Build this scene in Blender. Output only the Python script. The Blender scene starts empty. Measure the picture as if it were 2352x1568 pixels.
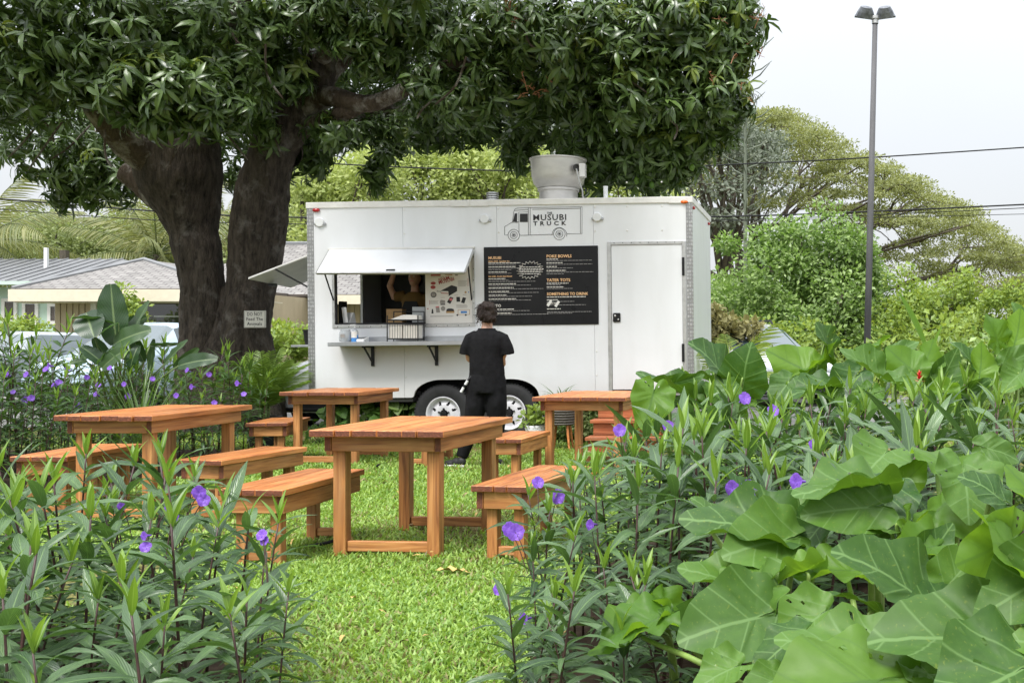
import bpy, bmesh, math, random
import numpy as np
from mathutils import Vector, Matrix, Euler, noise

SC = bpy.context.scene
COL = SC.collection
RNG = random.Random(11)
NP = np.random.default_rng(5)
R = math.radians

# ------------------------------------------------------------------ camera
CAM_H, FOC, CX, CY = 1.26, 2500.0, 1800.0, 784.0      # metres; focal length and axis on a 2352 px wide frame
cam = bpy.data.cameras.new('camera')
cam.sensor_width = 36.0
cam.lens = FOC / 2352 * 36
cam.shift_x = -(CX - 1176) / 2352
cam.shift_y = 0.0
cam.clip_start = 0.05
cam.clip_end = 2000
cam_ob = bpy.data.objects.new('camera', cam)
cam_ob.location = (0, 0, CAM_H)
cam_ob.rotation_euler = (R(90), 0, 0)
COL.objects.link(cam_ob)
SC.camera = cam_ob

# ------------------------------------------------------------------ sky and sun
SUN_EL, SUN_AZ = R(57), R(205)                          # azimuth from +Y (away from the camera) towards +X
world = bpy.data.worlds.new('World')
SC.world = world
world.use_nodes = True
wn, wl = world.node_tree.nodes, world.node_tree.links
bg = wn['Background']
sky = wn.new('ShaderNodeTexSky')
sky.sky_type = 'NISHITA'
sky.sun_disc = False
sky.sun_elevation = SUN_EL
sky.sun_rotation = SUN_AZ
sky.dust_density = 4.0
sky.air_density = 1.5
tc = wn.new('ShaderNodeTexCoord')
sep = wn.new('ShaderNodeSeparateXYZ')
wl.new(tc.outputs['Generated'], sep.inputs[0])
mr = wn.new('ShaderNodeMapRange')                      # overcast sky: zenith brighter than the horizon
mr.inputs['From Min'].default_value = 0.0
mr.inputs['From Max'].default_value = 1.0
mr.inputs['To Min'].default_value = 0.315
mr.inputs['To Max'].default_value = 1.2
pw_ = wn.new('ShaderNodeMath'); pw_.operation = 'POWER'; pw_.use_clamp = True; pw_.inputs[1].default_value = 1.8
wl.new(sep.outputs['Z'], pw_.inputs[0]); wl.new(pw_.outputs[0], mr.inputs['Value'])
nz = wn.new('ShaderNodeTexNoise')
nz.inputs['Scale'].default_value = 2.2
nz.inputs['Detail'].default_value = 4
wl.new(tc.outputs['Generated'], nz.inputs['Vector'])
mr2 = wn.new('ShaderNodeMapRange')
mr2.inputs['To Min'].default_value = 8.2
mr2.inputs['To Max'].default_value = 9.6
wl.new(nz.outputs['Fac'], mr2.inputs['Value'])
mul = wn.new('ShaderNodeMath'); mul.operation = 'MULTIPLY'
wl.new(mr.outputs[0], mul.inputs[0]); wl.new(mr2.outputs[0], mul.inputs[1])
cc = wn.new('ShaderNodeCombineColor')
for i, k in enumerate((0.965, 0.995, 1.045)):
    m_ = wn.new('ShaderNodeMath'); m_.operation = 'MULTIPLY'; m_.inputs[1].default_value = k
    wl.new(mul.outputs[0], m_.inputs[0]); wl.new(m_.outputs[0], cc.inputs[i])
mx = wn.new('ShaderNodeMix'); mx.data_type = 'RGBA'; mx.inputs[0].default_value = 0.92
wl.new(sky.outputs[0], mx.inputs[6]); wl.new(cc.outputs[0], mx.inputs[7])
wl.new(mx.outputs[2], bg.inputs['Color'])
bg.inputs['Strength'].default_value = 0.1

sun = bpy.data.lights.new('sun', 'SUN')
sun.energy = 1.5
sun.angle = R(22)
sun.color = (1.0, 0.975, 0.94)
sun_ob = bpy.data.objects.new('sun', sun)
d_ = Vector((math.sin(SUN_AZ) * math.cos(SUN_EL), math.cos(SUN_AZ) * math.cos(SUN_EL), math.sin(SUN_EL)))
sun_ob.rotation_euler = (-d_).to_track_quat('-Z', 'Y').to_euler()
sun_ob.location = d_ * 60
COL.objects.link(sun_ob)

SC.view_settings.view_transform = 'Standard'
SC.view_settings.look = 'None'
SC.view_settings.gamma = 1.0
SC.view_settings.exposure = 1.6
SC.view_settings.use_curve_mapping = False
SC.cycles.use_denoising = True
SC.cycles.max_bounces = 6
SC.cycles.diffuse_bounces = 3
SC.cycles.glossy_bounces = 2
SC.cycles.transmission_bounces = 3
SC.cycles.transparent_max_bounces = 4


# ------------------------------------------------------------------ helpers
def at(px, py, Y):
    """world point at distance Y seen along the photograph direction (px, py)"""
    return Vector(((px - CX) / FOC * Y, Y, CAM_H - (py - CY) / FOC * Y))


def empty(name, loc=(0, 0, 0), rot=(0, 0, 0), label=None, cat=None, group=None):
    o = bpy.data.objects.new(name, None)
    o.empty_display_size = 0.1
    o.location = loc
    o.rotation_euler = rot
    COL.objects.link(o)
    if label: tag(o, label, cat, group)
    return o


def tag(o, label=None, cat=None, group=None, kind=None):
    if label: o['label'] = label
    if cat: o['category'] = cat
    if group: o['group'] = group
    if kind: o['kind'] = kind
    return o


def link_mesh(name, me, mats, parent=None):
    o = bpy.data.objects.new(name, me)
    if mats is not None:
        for m in (mats if isinstance(mats, (list, tuple)) else [mats]):
            if me.materials.find(m.name) < 0: me.materials.append(m)
    COL.objects.link(o)
    if parent is not None: o.parent = parent
    return o


def inst(name, me, parent=None, loc=(0, 0, 0), rot=(0, 0, 0), scale=(1, 1, 1), mat=None):
    o = bpy.data.objects.new(name, me)
    if mat is not None: o.matrix_basis = mat
    else:
        o.location = loc; o.rotation_euler = rot; o.scale = scale
    COL.objects.link(o)
    if parent is not None: o.parent = parent
    return o


def copy_tree(o, parent=None):
    c = o.copy()
    COL.objects.link(c)
    c.parent = parent
    for ch in list(o.children): copy_tree(ch, c)
    return c


def np_mesh(name, V, F, UV=None, mat_idx=None, smooth=False):
    """fast mesh from arrays: V (n,3), F (m,k) with uniform k, UV per vertex"""
    V = np.asarray(V, dtype=np.float32); F = np.asarray(F, dtype=np.int32)
    me = bpy.data.meshes.new(name)
    m, k = F.shape
    me.vertices.add(len(V)); me.vertices.foreach_set('co', V.ravel())
    me.loops.add(m * k); me.loops.foreach_set('vertex_index', F.ravel())
    me.polygons.add(m)
    me.polygons.foreach_set('loop_start', np.arange(0, m * k, k, dtype=np.int32))
    if mat_idx is not None: me.polygons.foreach_set('material_index', np.asarray(mat_idx, dtype=np.int32))
    me.polygons.foreach_set('use_smooth', np.full(m, smooth, dtype=bool))
    if UV is not None:
        uvl = me.uv_layers.new(name='UVMap')
        uvl.data.foreach_set('uv', np.asarray(UV, dtype=np.float32)[F.ravel()].ravel())
    me.update(calc_edges=True)
    return me


class MB:
    """collects boxes, tubes, lathes and loose polygons; build() makes one mesh object"""
    def __init__(s): s.v = []; s.f = []; s.mi = []

    def add(s, vs, fs, m=0):
        n = len(s.v); s.v += [tuple(p) for p in vs]
        for f in fs: s.f.append(tuple(i + n for i in f)); s.mi.append(m)
        return s

    def box(s, lo, hi, m=0, M=None, ends=None):
        x0, y0, z0 = lo; x1, y1, z1 = hi
        vs = [Vector(p) for p in ((x0,y0,z0),(x1,y0,z0),(x1,y1,z0),(x0,y1,z0),(x0,y0,z1),(x1,y0,z1),(x1,y1,z1),(x0,y1,z1))]
        if M is not None: vs = [M @ p for p in vs]
        fs = [(0,3,2,1),(4,5,6,7),(0,1,5,4),(1,2,6,5),(2,3,7,6),(3,0,4,7)]
        n = len(s.v); s.v += [tuple(p) for p in vs]
        for i, f in enumerate(fs):
            s.f.append(tuple(k + n for k in f))
            mm = m
            if ends is not None:
                ax, em = ends
                if (ax == 'y' and i in (2, 4)) or (ax == 'x' and i in (3, 5)) or (ax == 'z' and i in (0, 1)): mm = em
            s.mi.append(mm)
        return s

    def tube(s, pts, rad, n=8, m=0, caps=True, squash=None):
        pts = [Vector(p) for p in pts]
        if not isinstance(rad, (list, tuple)): rad = [rad] * len(pts)
        base = len(s.v); up = None
        for i, p in enumerate(pts):
            t = (pts[min(i + 1, len(pts) - 1)] - pts[max(i - 1, 0)]).normalized()
            if up is None:
                up = t.orthogonal().normalized()
                if abs(t.z) < .9: up = (Vector((0, 0, 1)) - t * t.z).normalized()
            else: up = (up - t * up.dot(t)).normalized()
            b = t.cross(up)
            for k in range(n):
                a = 2 * math.pi * k / n
                s.v.append(tuple(p + (up * math.cos(a) + b * math.sin(a) * (squash or 1)) * rad[i]))
        for i in range(len(pts) - 1):
            for k in range(n):
                a, b_ = base + i * n + k, base + i * n + (k + 1) % n
                s.f.append((a, b_, b_ + n, a + n)); s.mi.append(m)
        if caps:
            s.f.append(tuple(base + k for k in reversed(range(n)))); s.mi.append(m)
            e = base + (len(pts) - 1) * n
            s.f.append(tuple(e + k for k in range(n))); s.mi.append(m)
        return s

    def lathe(s, prof, n=24, M=None, m=0, arc=2 * math.pi):
        """prof: (r, z) pairs round the z axis"""
        base = len(s.v); k2 = len(prof)
        full = abs(arc - 2 * math.pi) < 1e-6
        nn = n if full else n + 1
        for i in range(nn):
            a = arc * i / n
            for r, z in prof:
                p = Vector((r * math.cos(a), r * math.sin(a), z))
                s.v.append(tuple(M @ p if M is not None else p))
        for i in range(n):
            j = (i + 1) % nn
            for k in range(k2 - 1):
                s.f.append((base + i * k2 + k, base + j * k2 + k, base + j * k2 + k + 1, base + i * k2 + k + 1)); s.mi.append(m)
        return s

    def ellipsoid(s, c, r, nu=12, nv=8, m=0, M=None):
        prof = [(max(1e-5, math.sin(math.pi * i / nv)), -math.cos(math.pi * i / nv)) for i in range(nv + 1)]
        T = Matrix.Translation(Vector(c)) @ (M if M is not None else Matrix.Identity(4)) @ Matrix.Diagonal((r[0], r[1], r[2], 1))
        return s.lathe(prof, nu, T, m)

    def prism(s, pts, d, m=0):
        """pts: 3-D polygon, extruded by vector d"""
        n = len(pts); d = Vector(d); pts = [Vector(p) for p in pts]
        vs = pts + [p + d for p in pts]
        fs = [tuple(reversed(range(n))), tuple(range(n, 2 * n))] + [(i, (i + 1) % n, (i + 1) % n + n, i + n) for i in range(n)]
        return s.add(vs, fs, m)

    def mesh(s, name, smooth=False, bevel=0, seg=1, fixn=True):
        me = bpy.data.meshes.new(name)
        me.from_pydata(s.v, [], s.f)
        for p, i in zip(me.polygons, s.mi): p.material_index = i
        if fixn or bevel:
            bm = bmesh.new(); bm.from_mesh(me)
            if fixn: bmesh.ops.recalc_face_normals(bm, faces=bm.faces)
            if bevel:
                es = [e for e in bm.edges if len(e.link_faces) == 2 and e.calc_face_angle(0) > .5]
                bmesh.ops.bevel(bm, geom=es, offset=bevel, segments=seg, affect='EDGES', profile=.6)
            bm.to_mesh(me); bm.free()
        if smooth: me.polygons.foreach_set('use_smooth', [True] * len(me.polygons))
        me.update()
        return me

    def build(s, name, mats, parent=None, smooth=False, bevel=0, seg=1, fixn=True):
        return link_mesh(name, s.mesh(name, smooth, bevel, seg, fixn), mats, parent)


def smooth_by_angle(o, ang=40):
    """flat edges where the surface really turns"""
    me = o.data
    bm = bmesh.new(); bm.from_mesh(me)
    for f in bm.faces: f.smooth = True
    for e in bm.edges:
        if len(e.link_faces) == 2 and e.calc_face_angle(0) > R(ang): e.smooth = False
    bm.to_mesh(me); bm.free()
    return o


def catmull(pts, n):
    pts = [Vector(p) for p in pts]; out = []
    for i in range(len(pts) - 1):
        p0 = pts[max(i - 1, 0)]; p1 = pts[i]; p2 = pts[i + 1]; p3 = pts[min(i + 2, len(pts) - 1)]
        for k in range(n):
            t = k / n
            out.append(.5 * ((2 * p1) + (p2 - p0) * t + (2 * p0 - 5 * p1 + 4 * p2 - p3) * t * t + (3 * p1 - p0 - 3 * p2 + p3) * t ** 3))
    out.append(pts[-1].copy())
    return out


def lerp_list(vals, n):
    out = []
    for i in range(len(vals) - 1):
        for k in range(n): out.append(vals[i] + (vals[i + 1] - vals[i]) * k / n)
    out.append(vals[-1])
    return out


def text_mesh(body, size, bold=0.0, align='LEFT', extrude=.0006, space=1.0, sx=1.0, res=2):
    cu = bpy.data.curves.new('lettering', 'FONT')
    cu.body = body; cu.size = size; cu.align_x = align; cu.extrude = extrude; cu.offset = bold
    cu.space_character = space; cu.resolution_u = res
    o = bpy.data.objects.new('lettering', cu)
    COL.objects.link(o)
    bpy.context.view_layer.update()
    dg = bpy.context.evaluated_depsgraph_get()
    me = bpy.data.meshes.new_from_object(o.evaluated_get(dg))
    bpy.data.objects.remove(o); bpy.data.curves.remove(cu)
    if sx != 1.0:
        for v in me.vertices: v.co.x *= sx
    me.materials.clear()
    return me


def fuse(name, mb, voxel, mat, parent, smooth_it=6, fac=.5, disp=None):
    """one continuous skin over overlapping volumes"""
    o = mb.build(name, mat, None)
    md = o.modifiers.new('r', 'REMESH'); md.mode = 'VOXEL'; md.voxel_size = voxel
    sm = o.modifiers.new('s', 'SMOOTH'); sm.iterations = smooth_it; sm.factor = fac
    bpy.context.view_layer.update()
    me = bpy.data.meshes.new_from_object(o.evaluated_get(bpy.context.evaluated_depsgraph_get()))
    old = o.data
    o.modifiers.clear(); o.data = me; bpy.data.meshes.remove(old)
    me.name = name
    if not len(me.materials): me.materials.append(mat)
    if disp:
        dat = [(v.co.copy(), v.normal.copy()) for v in me.vertices]
        me.vertices.foreach_set('co', [c for co, nr in dat for c in co + disp(co, nr)])
        me.update()
    me.polygons.foreach_set('use_smooth', [True] * len(me.polygons))
    if parent is not None: o.parent = parent
    return o


# ------------------------------------------------------------------ materials
def new_mat(name):
    m = bpy.data.materials.new(name); m.use_nodes = True
    nt = m.node_tree
    return m, nt.nodes, nt.links, nt.nodes['Principled BSDF']


def ramp(n, stops):
    r = n.new('ShaderNodeValToRGB')
    el = r.color_ramp.elements
    while len(el) < len(stops): el.new(0.5)
    for e, (p, c) in zip(el, stops):
        e.position = p; e.color = (*c, 1) if len(c) == 3 else c
    return r


def plain(name, col, rough=.5, metal=0, var=.12, scale=8, bump=0, bscale=40, spec=.5, coat=0, stretch=(1, 1, 1), trans=0):
    """one colour with uneven tone and fine relief"""
    m, n, l, b = new_mat(name)
    t = n.new('ShaderNodeTexCoord'); mp = n.new('ShaderNodeMapping'); mp.inputs['Scale'].default_value = stretch
    l.new(t.outputs['Object'], mp.inputs['Vector'])
    nz = n.new('ShaderNodeTexNoise'); nz.inputs['Scale'].default_value = scale; nz.inputs['Detail'].default_value = 6
    nz.inputs['Roughness'].default_value = .65
    l.new(mp.outputs[0], nz.inputs['Vector'])
    rp = ramp(n, [(.3, tuple(c * (1 - var) for c in col)), (.7, tuple(min(1, c * (1 + var)) for c in col))])
    l.new(nz.outputs['Fac'], rp.inputs[0]); l.new(rp.outputs[0], b.inputs['Base Color'])
    rr = n.new('ShaderNodeMapRange'); rr.inputs['To Min'].default_value = max(.02, rough - .1); rr.inputs['To Max'].default_value = min(1, rough + .1)
    l.new(nz.outputs['Fac'], rr.inputs['Value']); l.new(rr.outputs[0], b.inputs['Roughness'])
    b.inputs['Metallic'].default_value = metal
    b.inputs['Specular IOR Level'].default_value = spec
    b.inputs['Coat Weight'].default_value = coat
    if trans: b.inputs['Transmission Weight'].default_value = trans
    if bump:
        n2 = n.new('ShaderNodeTexNoise'); n2.inputs['Scale'].default_value = bscale; n2.inputs['Detail'].default_value = 5
        l.new(mp.outputs[0], n2.inputs['Vector'])
        bp = n.new('ShaderNodeBump'); bp.inputs['Strength'].default_value = bump; bp.inputs['Distance'].default_value = .01
        l.new(n2.outputs['Fac'], bp.inputs['Height']); l.new(bp.outputs[0], b.inputs['Normal'])
    return m


def leaf_mat(name, dark, light, trans, rough=.42, tw=.35, vein=None, midrib=.03, pinn=0, hue_obj=False, spots=None, spec=.5, pv=.5):
    """leaf: tone differs from leaf to leaf, midrib and side veins from the blade's own UV, light passes through"""
    m, n, l, b = new_mat(name)
    out = n['Material Output']
    g = n.new('ShaderNodeNewGeometry')
    rnd = g.outputs['Random Per Island']
    if hue_obj:
        oi = n.new('ShaderNodeObjectInfo'); rnd = oi.outputs['Random']
    t = n.new('ShaderNodeTexCoord')
    nz = n.new('ShaderNodeTexNoise'); nz.inputs['Scale'].default_value = 9; nz.inputs['Detail'].default_value = 4
    l.new(t.outputs['Object'], nz.inputs['Vector'])
    ad = n.new('ShaderNodeMath'); ad.operation = 'MULTIPLY_ADD'; ad.inputs[1].default_value = .45
    l.new(nz.outputs['Fac'], ad.inputs[0])
    m2 = n.new('ShaderNodeMath'); m2.operation = 'MULTIPLY_ADD'; m2.inputs[1].default_value = .8; m2.inputs[2].default_value = -.12
    l.new(rnd, m2.inputs[0]); l.new(m2.outputs[0], ad.inputs[2])
    rp = ramp(n, [(0.05, dark), (.95, light)])
    l.new(ad.outputs[0], rp.inputs[0])
    col = rp.outputs[0]
    height = None
    if vein is not None:
        uv = n.new('ShaderNodeUVMap'); sx = n.new('ShaderNodeSeparateXYZ'); l.new(uv.outputs[0], sx.inputs[0])
        sb = n.new('ShaderNodeMath'); sb.operation = 'SUBTRACT'; sb.inputs[1].default_value = .5; l.new(sx.outputs['X'], sb.inputs[0])
        ab = n.new('ShaderNodeMath'); ab.operation = 'ABSOLUTE'; l.new(sb.outputs[0], ab.inputs[0])
        mr = n.new('ShaderNodeMapRange'); mr.inputs['From Min'].default_value = midrib; mr.inputs['From Max'].default_value = midrib * 2.2
        mr.inputs['To Min'].default_value = .8; mr.inputs['To Max'].default_value = 0; l.new(ab.outputs[0], mr.inputs['Value'])
        fac = mr.outputs[0]
        if pinn:
            a = n.new('ShaderNodeMath'); a.operation = 'MULTIPLY_ADD'; a.inputs[1].default_value = -.75
            l.new(ab.outputs[0], a.inputs[0]); l.new(sx.outputs['Y'], a.inputs[2])
            mu = n.new('ShaderNodeMath'); mu.operation = 'MULTIPLY'; mu.inputs[1].default_value = pinn; l.new(a.outputs[0], mu.inputs[0])
            pp = n.new('ShaderNodeMath'); pp.operation = 'PINGPONG'; pp.inputs[1].default_value = .5; l.new(mu.outputs[0], pp.inputs[0])
            m3 = n.new('ShaderNodeMapRange'); m3.inputs['From Min'].default_value = .0; m3.inputs['From Max'].default_value = .055
            m3.inputs['To Min'].default_value = pv; m3.inputs['To Max'].default_value = 0; l.new(pp.outputs[0], m3.inputs['Value'])
            mxx = n.new('ShaderNodeMath'); mxx.operation = 'MAXIMUM'; l.new(fac, mxx.inputs[0]); l.new(m3.outputs[0], mxx.inputs[1])
            fac = mxx.outputs[0]
            height = pp.outputs[0]
        mc = n.new('ShaderNodeMix'); mc.data_type = 'RGBA'
        l.new(fac, mc.inputs[0]); l.new(col, mc.inputs[6]); mc.inputs[7].default_value = (*vein, 1)
        col = mc.outputs[2]
    if spots:
        n3 = n.new('ShaderNodeTexNoise'); n3.inputs['Scale'].default_value = 26; n3.inputs['Detail'].default_value = 3
        l.new(t.outputs['Object'], n3.inputs['Vector'])
        m4 = n.new('ShaderNodeMapRange'); m4.inputs['From Min'].default_value = .62; m4.inputs['From Max'].default_value = .72
        m4.inputs['To Max'].default_value = .6
        l.new(n3.outputs['Fac'], m4.inputs['Value'])
        ms = n.new('ShaderNodeMix'); ms.data_type = 'RGBA'; l.new(m4.outputs[0], ms.inputs[0]); l.new(col, ms.inputs[6]); ms.inputs[7].default_value = (*spots, 1)
        col = ms.outputs[2]
    l.new(col, b.inputs['Base Color'])
    b.inputs['Roughness'].default_value = rough
    b.inputs['Specular IOR Level'].default_value = spec
    if height is not None:
        bp = n.new('ShaderNodeBump'); bp.inputs['Strength'].default_value = .5; bp.inputs['Distance'].default_value = .004
        l.new(height, bp.inputs['Height']); l.new(bp.outputs[0], b.inputs['Normal'])
    tr = n.new('ShaderNodeBsdfTranslucent')
    mt = n.new('ShaderNodeMix'); mt.data_type = 'RGBA'; mt.inputs[0].default_value = .6
    l.new(col, mt.inputs[6]); mt.inputs[7].default_value = (*trans, 1); l.new(mt.outputs[2], tr.inputs['Color'])
    ms = n.new('ShaderNodeMixShader'); ms.inputs[0].default_value = tw
    l.new(b.outputs[0], ms.inputs[1]); l.new(tr.outputs[0], ms.inputs[2]); l.new(ms.outputs[0], out.inputs['Surface'])
    return m


def wood_mat(name, c0, c1, c2, rough=.5):
    """stained cedar: grain runs along the object's y axis, each board offset by its own random number"""
    m, n, l, b = new_mat(name)
    t = n.new('ShaderNodeTexCoord'); oi = n.new('ShaderNodeObjectInfo')
    of = n.new('ShaderNodeVectorMath'); of.operation = 'MULTIPLY_ADD'
    cb = n.new('ShaderNodeCombineXYZ')
    for i in range(3): l.new(oi.outputs['Random'], cb.inputs[i])
    l.new(cb.outputs[0], of.inputs[0]); of.inputs[1].default_value = (37, 53, 29); l.new(t.outputs['Object'], of.inputs[2])
    mp = n.new('ShaderNodeMapping'); mp.inputs['Scale'].default_value = (38, 2.2, 38); l.new(of.outputs[0], mp.inputs['Vector'])
    nz = n.new('ShaderNodeTexNoise'); nz.inputs['Scale'].default_value = 1.0; nz.inputs['Detail'].default_value = 7; nz.inputs['Distortion'].default_value = .8
    l.new(mp.outputs[0], nz.inputs['Vector'])
    mp2 = n.new('ShaderNodeMapping'); mp2.inputs['Scale'].default_value = (7, 1.6, 7); l.new(of.outputs[0], mp2.inputs['Vector'])
    n2 = n.new('ShaderNodeTexNoise'); n2.inputs['Scale'].default_value = 1.0; n2.inputs['Detail'].default_value = 3; l.new(mp2.outputs[0], n2.inputs['Vector'])
    rp = ramp(n, [(.25, c0), (.5, c1), (.72, c2)])
    l.new(nz.outputs['Fac'], rp.inputs[0])
    hs = n.new('ShaderNodeHueSaturation')
    v = n.new('ShaderNodeMath'); v.operation = 'MULTIPLY_ADD'; v.inputs[1].default_value = .38; v.inputs[2].default_value = .62
    l.new(oi.outputs['Random'], v.inputs[0])
    v2 = n.new('ShaderNodeMath'); v2.operation = 'MULTIPLY_ADD'; v2.inputs[1].default_value = .5; l.new(n2.outputs['Fac'], v2.inputs[0]); l.new(v.outputs[0], v2.inputs[2])
    l.new(v2.outputs[0], hs.inputs['Value']); l.new(rp.outputs[0], hs.inputs['Color'])
    # weathered, greyer patches
    mp3 = n.new('ShaderNodeMapping'); mp3.inputs['Scale'].default_value = (9, 3, 9); l.new(of.outputs[0], mp3.inputs['Vector'])
    n3 = n.new('ShaderNodeTexNoise'); n3.inputs['Scale'].default_value = 1.0; n3.inputs['Detail'].default_value = 8; n3.inputs['Roughness'].default_value = .7; l.new(mp3.outputs[0], n3.inputs['Vector'])
    mw = n.new('ShaderNodeMapRange'); mw.inputs['From Min'].default_value = .50; mw.inputs['From Max'].default_value = .72; mw.inputs['To Max'].default_value = .5; l.new(n3.outputs['Fac'], mw.inputs['Value'])
    mxw = n.new('ShaderNodeMix'); mxw.data_type = 'RGBA'; l.new(mw.outputs[0], mxw.inputs[0]); l.new(hs.outputs[0], mxw.inputs[6]); mxw.inputs[7].default_value = (.30, .17, .09, 1)
    l.new(mxw.outputs[2], b.inputs['Base Color'])
    b.inputs['Roughness'].default_value = rough
    bp = n.new('ShaderNodeBump'); bp.inputs['Strength'].default_value = .35; bp.inputs['Distance'].default_value = .004
    l.new(nz.outputs['Fac'], bp.inputs['Height']); l.new(bp.outputs[0], b.inputs['Normal'])
    return m


M = {}
M['wood'] = wood_mat('stained_wood', (.17, .048, .014), (.45, .160, .046), (.61, .28, .10), .42)
M['wood_frame'] = wood_mat('stained_wood_frame', (.14, .045, .014), (.37, .155, .048), (.52, .26, .095), .5)
M['endgrain'] = plain('end_grain', (.14, .042, .02), .65, var=.45, scale=60, bump=.4, bscale=90)
M['redwood'] = wood_mat('red_stained_wood', (.17, .045, .018), (.34, .10, .037), (.47, .18, .075), .5)
M['black'] = plain('black_paint', (.010, .010, .011), .6, spec=.3)
M['black_metal'] = plain('black_metal', (.018, .018, .02), .4, metal=.4)
M['white_plastic'] = plain('white_plastic', (.75, .76, .76), .35, var=.04)
M['grey_metal'] = plain('shelf_steel', (.42, .43, .44), .38, metal=.7, var=.12, scale=4, stretch=(1, 12, 1))
M['alu'] = plain('aluminium_trim', (.52, .52, .51), .4, metal=.75, var=.15, scale=14)
M['steel'] = plain('fan_aluminium', (.62, .6, .57), .42, metal=.55, var=.14, scale=3, stretch=(1, 1, 3))
M['rubber'] = plain('tyre_rubber', (.022, .022, .023), .75, var=.35, scale=12, bump=.2)
M['rim'] = plain('white_steel_rim', (.74, .73, .76), .35, var=.05)
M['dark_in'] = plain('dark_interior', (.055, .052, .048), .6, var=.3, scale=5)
M['skin'] = plain('skin', (.52, .30, .21), .5, var=.08)
M['shirt'] = plain('black_cotton', (.008, .008, .009), .9, var=.4, scale=30, bump=.25, bscale=120, spec=.15)
M['trousers'] = plain('black_trousers', (.007, .007, .008), .85, var=.5, scale=20, bump=.3, bscale=90, spec=.15)
M['hair'] = plain('dark_brown_hair', (.018, .011, .008), .55, var=.6, scale=60, bump=.6, bscale=160, spec=.25)
M['shoe'] = plain('black_shoe', (.014, .014, .015), .6, var=.4, scale=30)
M['sole'] = plain('white_sole', (.62, .62, .6), .6, var=.15)
# white trailer skin: slightly dirty, slightly buckled sheet
def trailer_mat():
    m, n, l, b = new_mat('white_trailer_sheet')
    t = n.new('ShaderNodeTexCoord')
    nz = n.new('ShaderNodeTexNoise'); nz.inputs['Scale'].default_value = 1.6; nz.inputs['Detail'].default_value = 5; l.new(t.outputs['Object'], nz.inputs['Vector'])
    mp = n.new('ShaderNodeMapping'); mp.inputs['Scale'].default_value = (4, 4, .9); l.new(t.outputs['Object'], mp.inputs['Vector'])
    n2 = n.new('ShaderNodeTexNoise'); n2.inputs['Scale'].default_value = 1; n2.inputs['Detail'].default_value = 5; l.new(mp.outputs[0], n2.inputs['Vector'])
    rp = ramp(n, [(.28, (.71, .72, .73)), (.55, (.755, .768, .784))]); l.new(n2.outputs['Fac'], rp.inputs[0])
    sp = n.new('ShaderNodeSeparateXYZ'); l.new(t.outputs['Object'], sp.inputs[0])
    # brownish tint below the counter, fading downwards
    mz = n.new('ShaderNodeMapRange'); mz.inputs['From Min'].default_value = .62; mz.inputs['From Max'].default_value = 1.12; l.new(sp.outputs['Z'], mz.inputs['Value'])
    mz2 = n.new('ShaderNodeMapRange'); mz2.inputs['From Min'].default_value = 1.24; mz2.inputs['From Max'].default_value = 1.20; l.new(sp.outputs['Z'], mz2.inputs['Value'])
    mx_ = n.new('ShaderNodeMapRange'); mx_.inputs['From Min'].default_value = .25; mx_.inputs['From Max'].default_value = .6; l.new(sp.outputs['X'], mx_.inputs['Value'])
    mx2 = n.new('ShaderNodeMapRange'); mx2.inputs['From Min'].default_value = 2.1; mx2.inputs['From Max'].default_value = 1.7; l.new(sp.outputs['X'], mx2.inputs['Value'])
    cur = mz.outputs[0]
    for o in (mz2, mx_, mx2):
        q = n.new('ShaderNodeMath'); q.operation = 'MULTIPLY'; l.new(cur, q.inputs[0]); l.new(o.outputs[0], q.inputs[1]); cur = q.outputs[0]
    q = n.new('ShaderNodeMath'); q.operation = 'MULTIPLY'; l.new(cur, q.inputs[0]); l.new(n2.outputs['Fac'], q.inputs[1])
    q2 = n.new('ShaderNodeMath'); q2.operation = 'MULTIPLY'; q2.inputs[1].default_value = .75; l.new(q.outputs[0], q2.inputs[0])
    mc = n.new('ShaderNodeMix'); mc.data_type = 'RGBA'; l.new(q2.outputs[0], mc.inputs[0]); l.new(rp.outputs[0], mc.inputs[6]); mc.inputs[7].default_value = (.5, .4, .3, 1)
    # road dirt splashed up from the bottom edge
    md = n.new('ShaderNodeMapRange'); md.inputs['From Min'].default_value = .85; md.inputs['From Max'].default_value = .52; l.new(sp.outputs['Z'], md.inputs['Value'])
    n4 = n.new('ShaderNodeTexNoise'); n4.inputs['Scale'].default_value = 5; n4.inputs['Detail'].default_value = 7; l.new(t.outputs['Object'], n4.inputs['Vector'])
    q5 = n.new('ShaderNodeMath'); q5.operation = 'MULTIPLY'; l.new(md.outputs[0], q5.inputs[0]); l.new(n4.outputs['Fac'], q5.inputs[1])
    q6 = n.new('ShaderNodeMath'); q6.operation = 'MULTIPLY'; q6.inputs[1].default_value = .55; l.new(q5.outputs[0], q6.inputs[0])
    mc2 = n.new('ShaderNodeMix'); mc2.data_type = 'RGBA'; l.new(q6.outputs[0], mc2.inputs[0]); l.new(mc.outputs[2], mc2.inputs[6]); mc2.inputs[7].default_value = (.42, .36, .29, 1)
    l.new(mc2.outputs[2], b.inputs['Base Color'])
    b.inputs['Roughness'].default_value = .32
    bp = n.new('ShaderNodeBump'); bp.inputs['Strength'].default_value = .2; bp.inputs['Distance'].default_value = .05
    l.new(nz.outputs['Fac'], bp.inputs['Height']); l.new(bp.outputs[0], b.inputs['Normal'])
    return m


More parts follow.
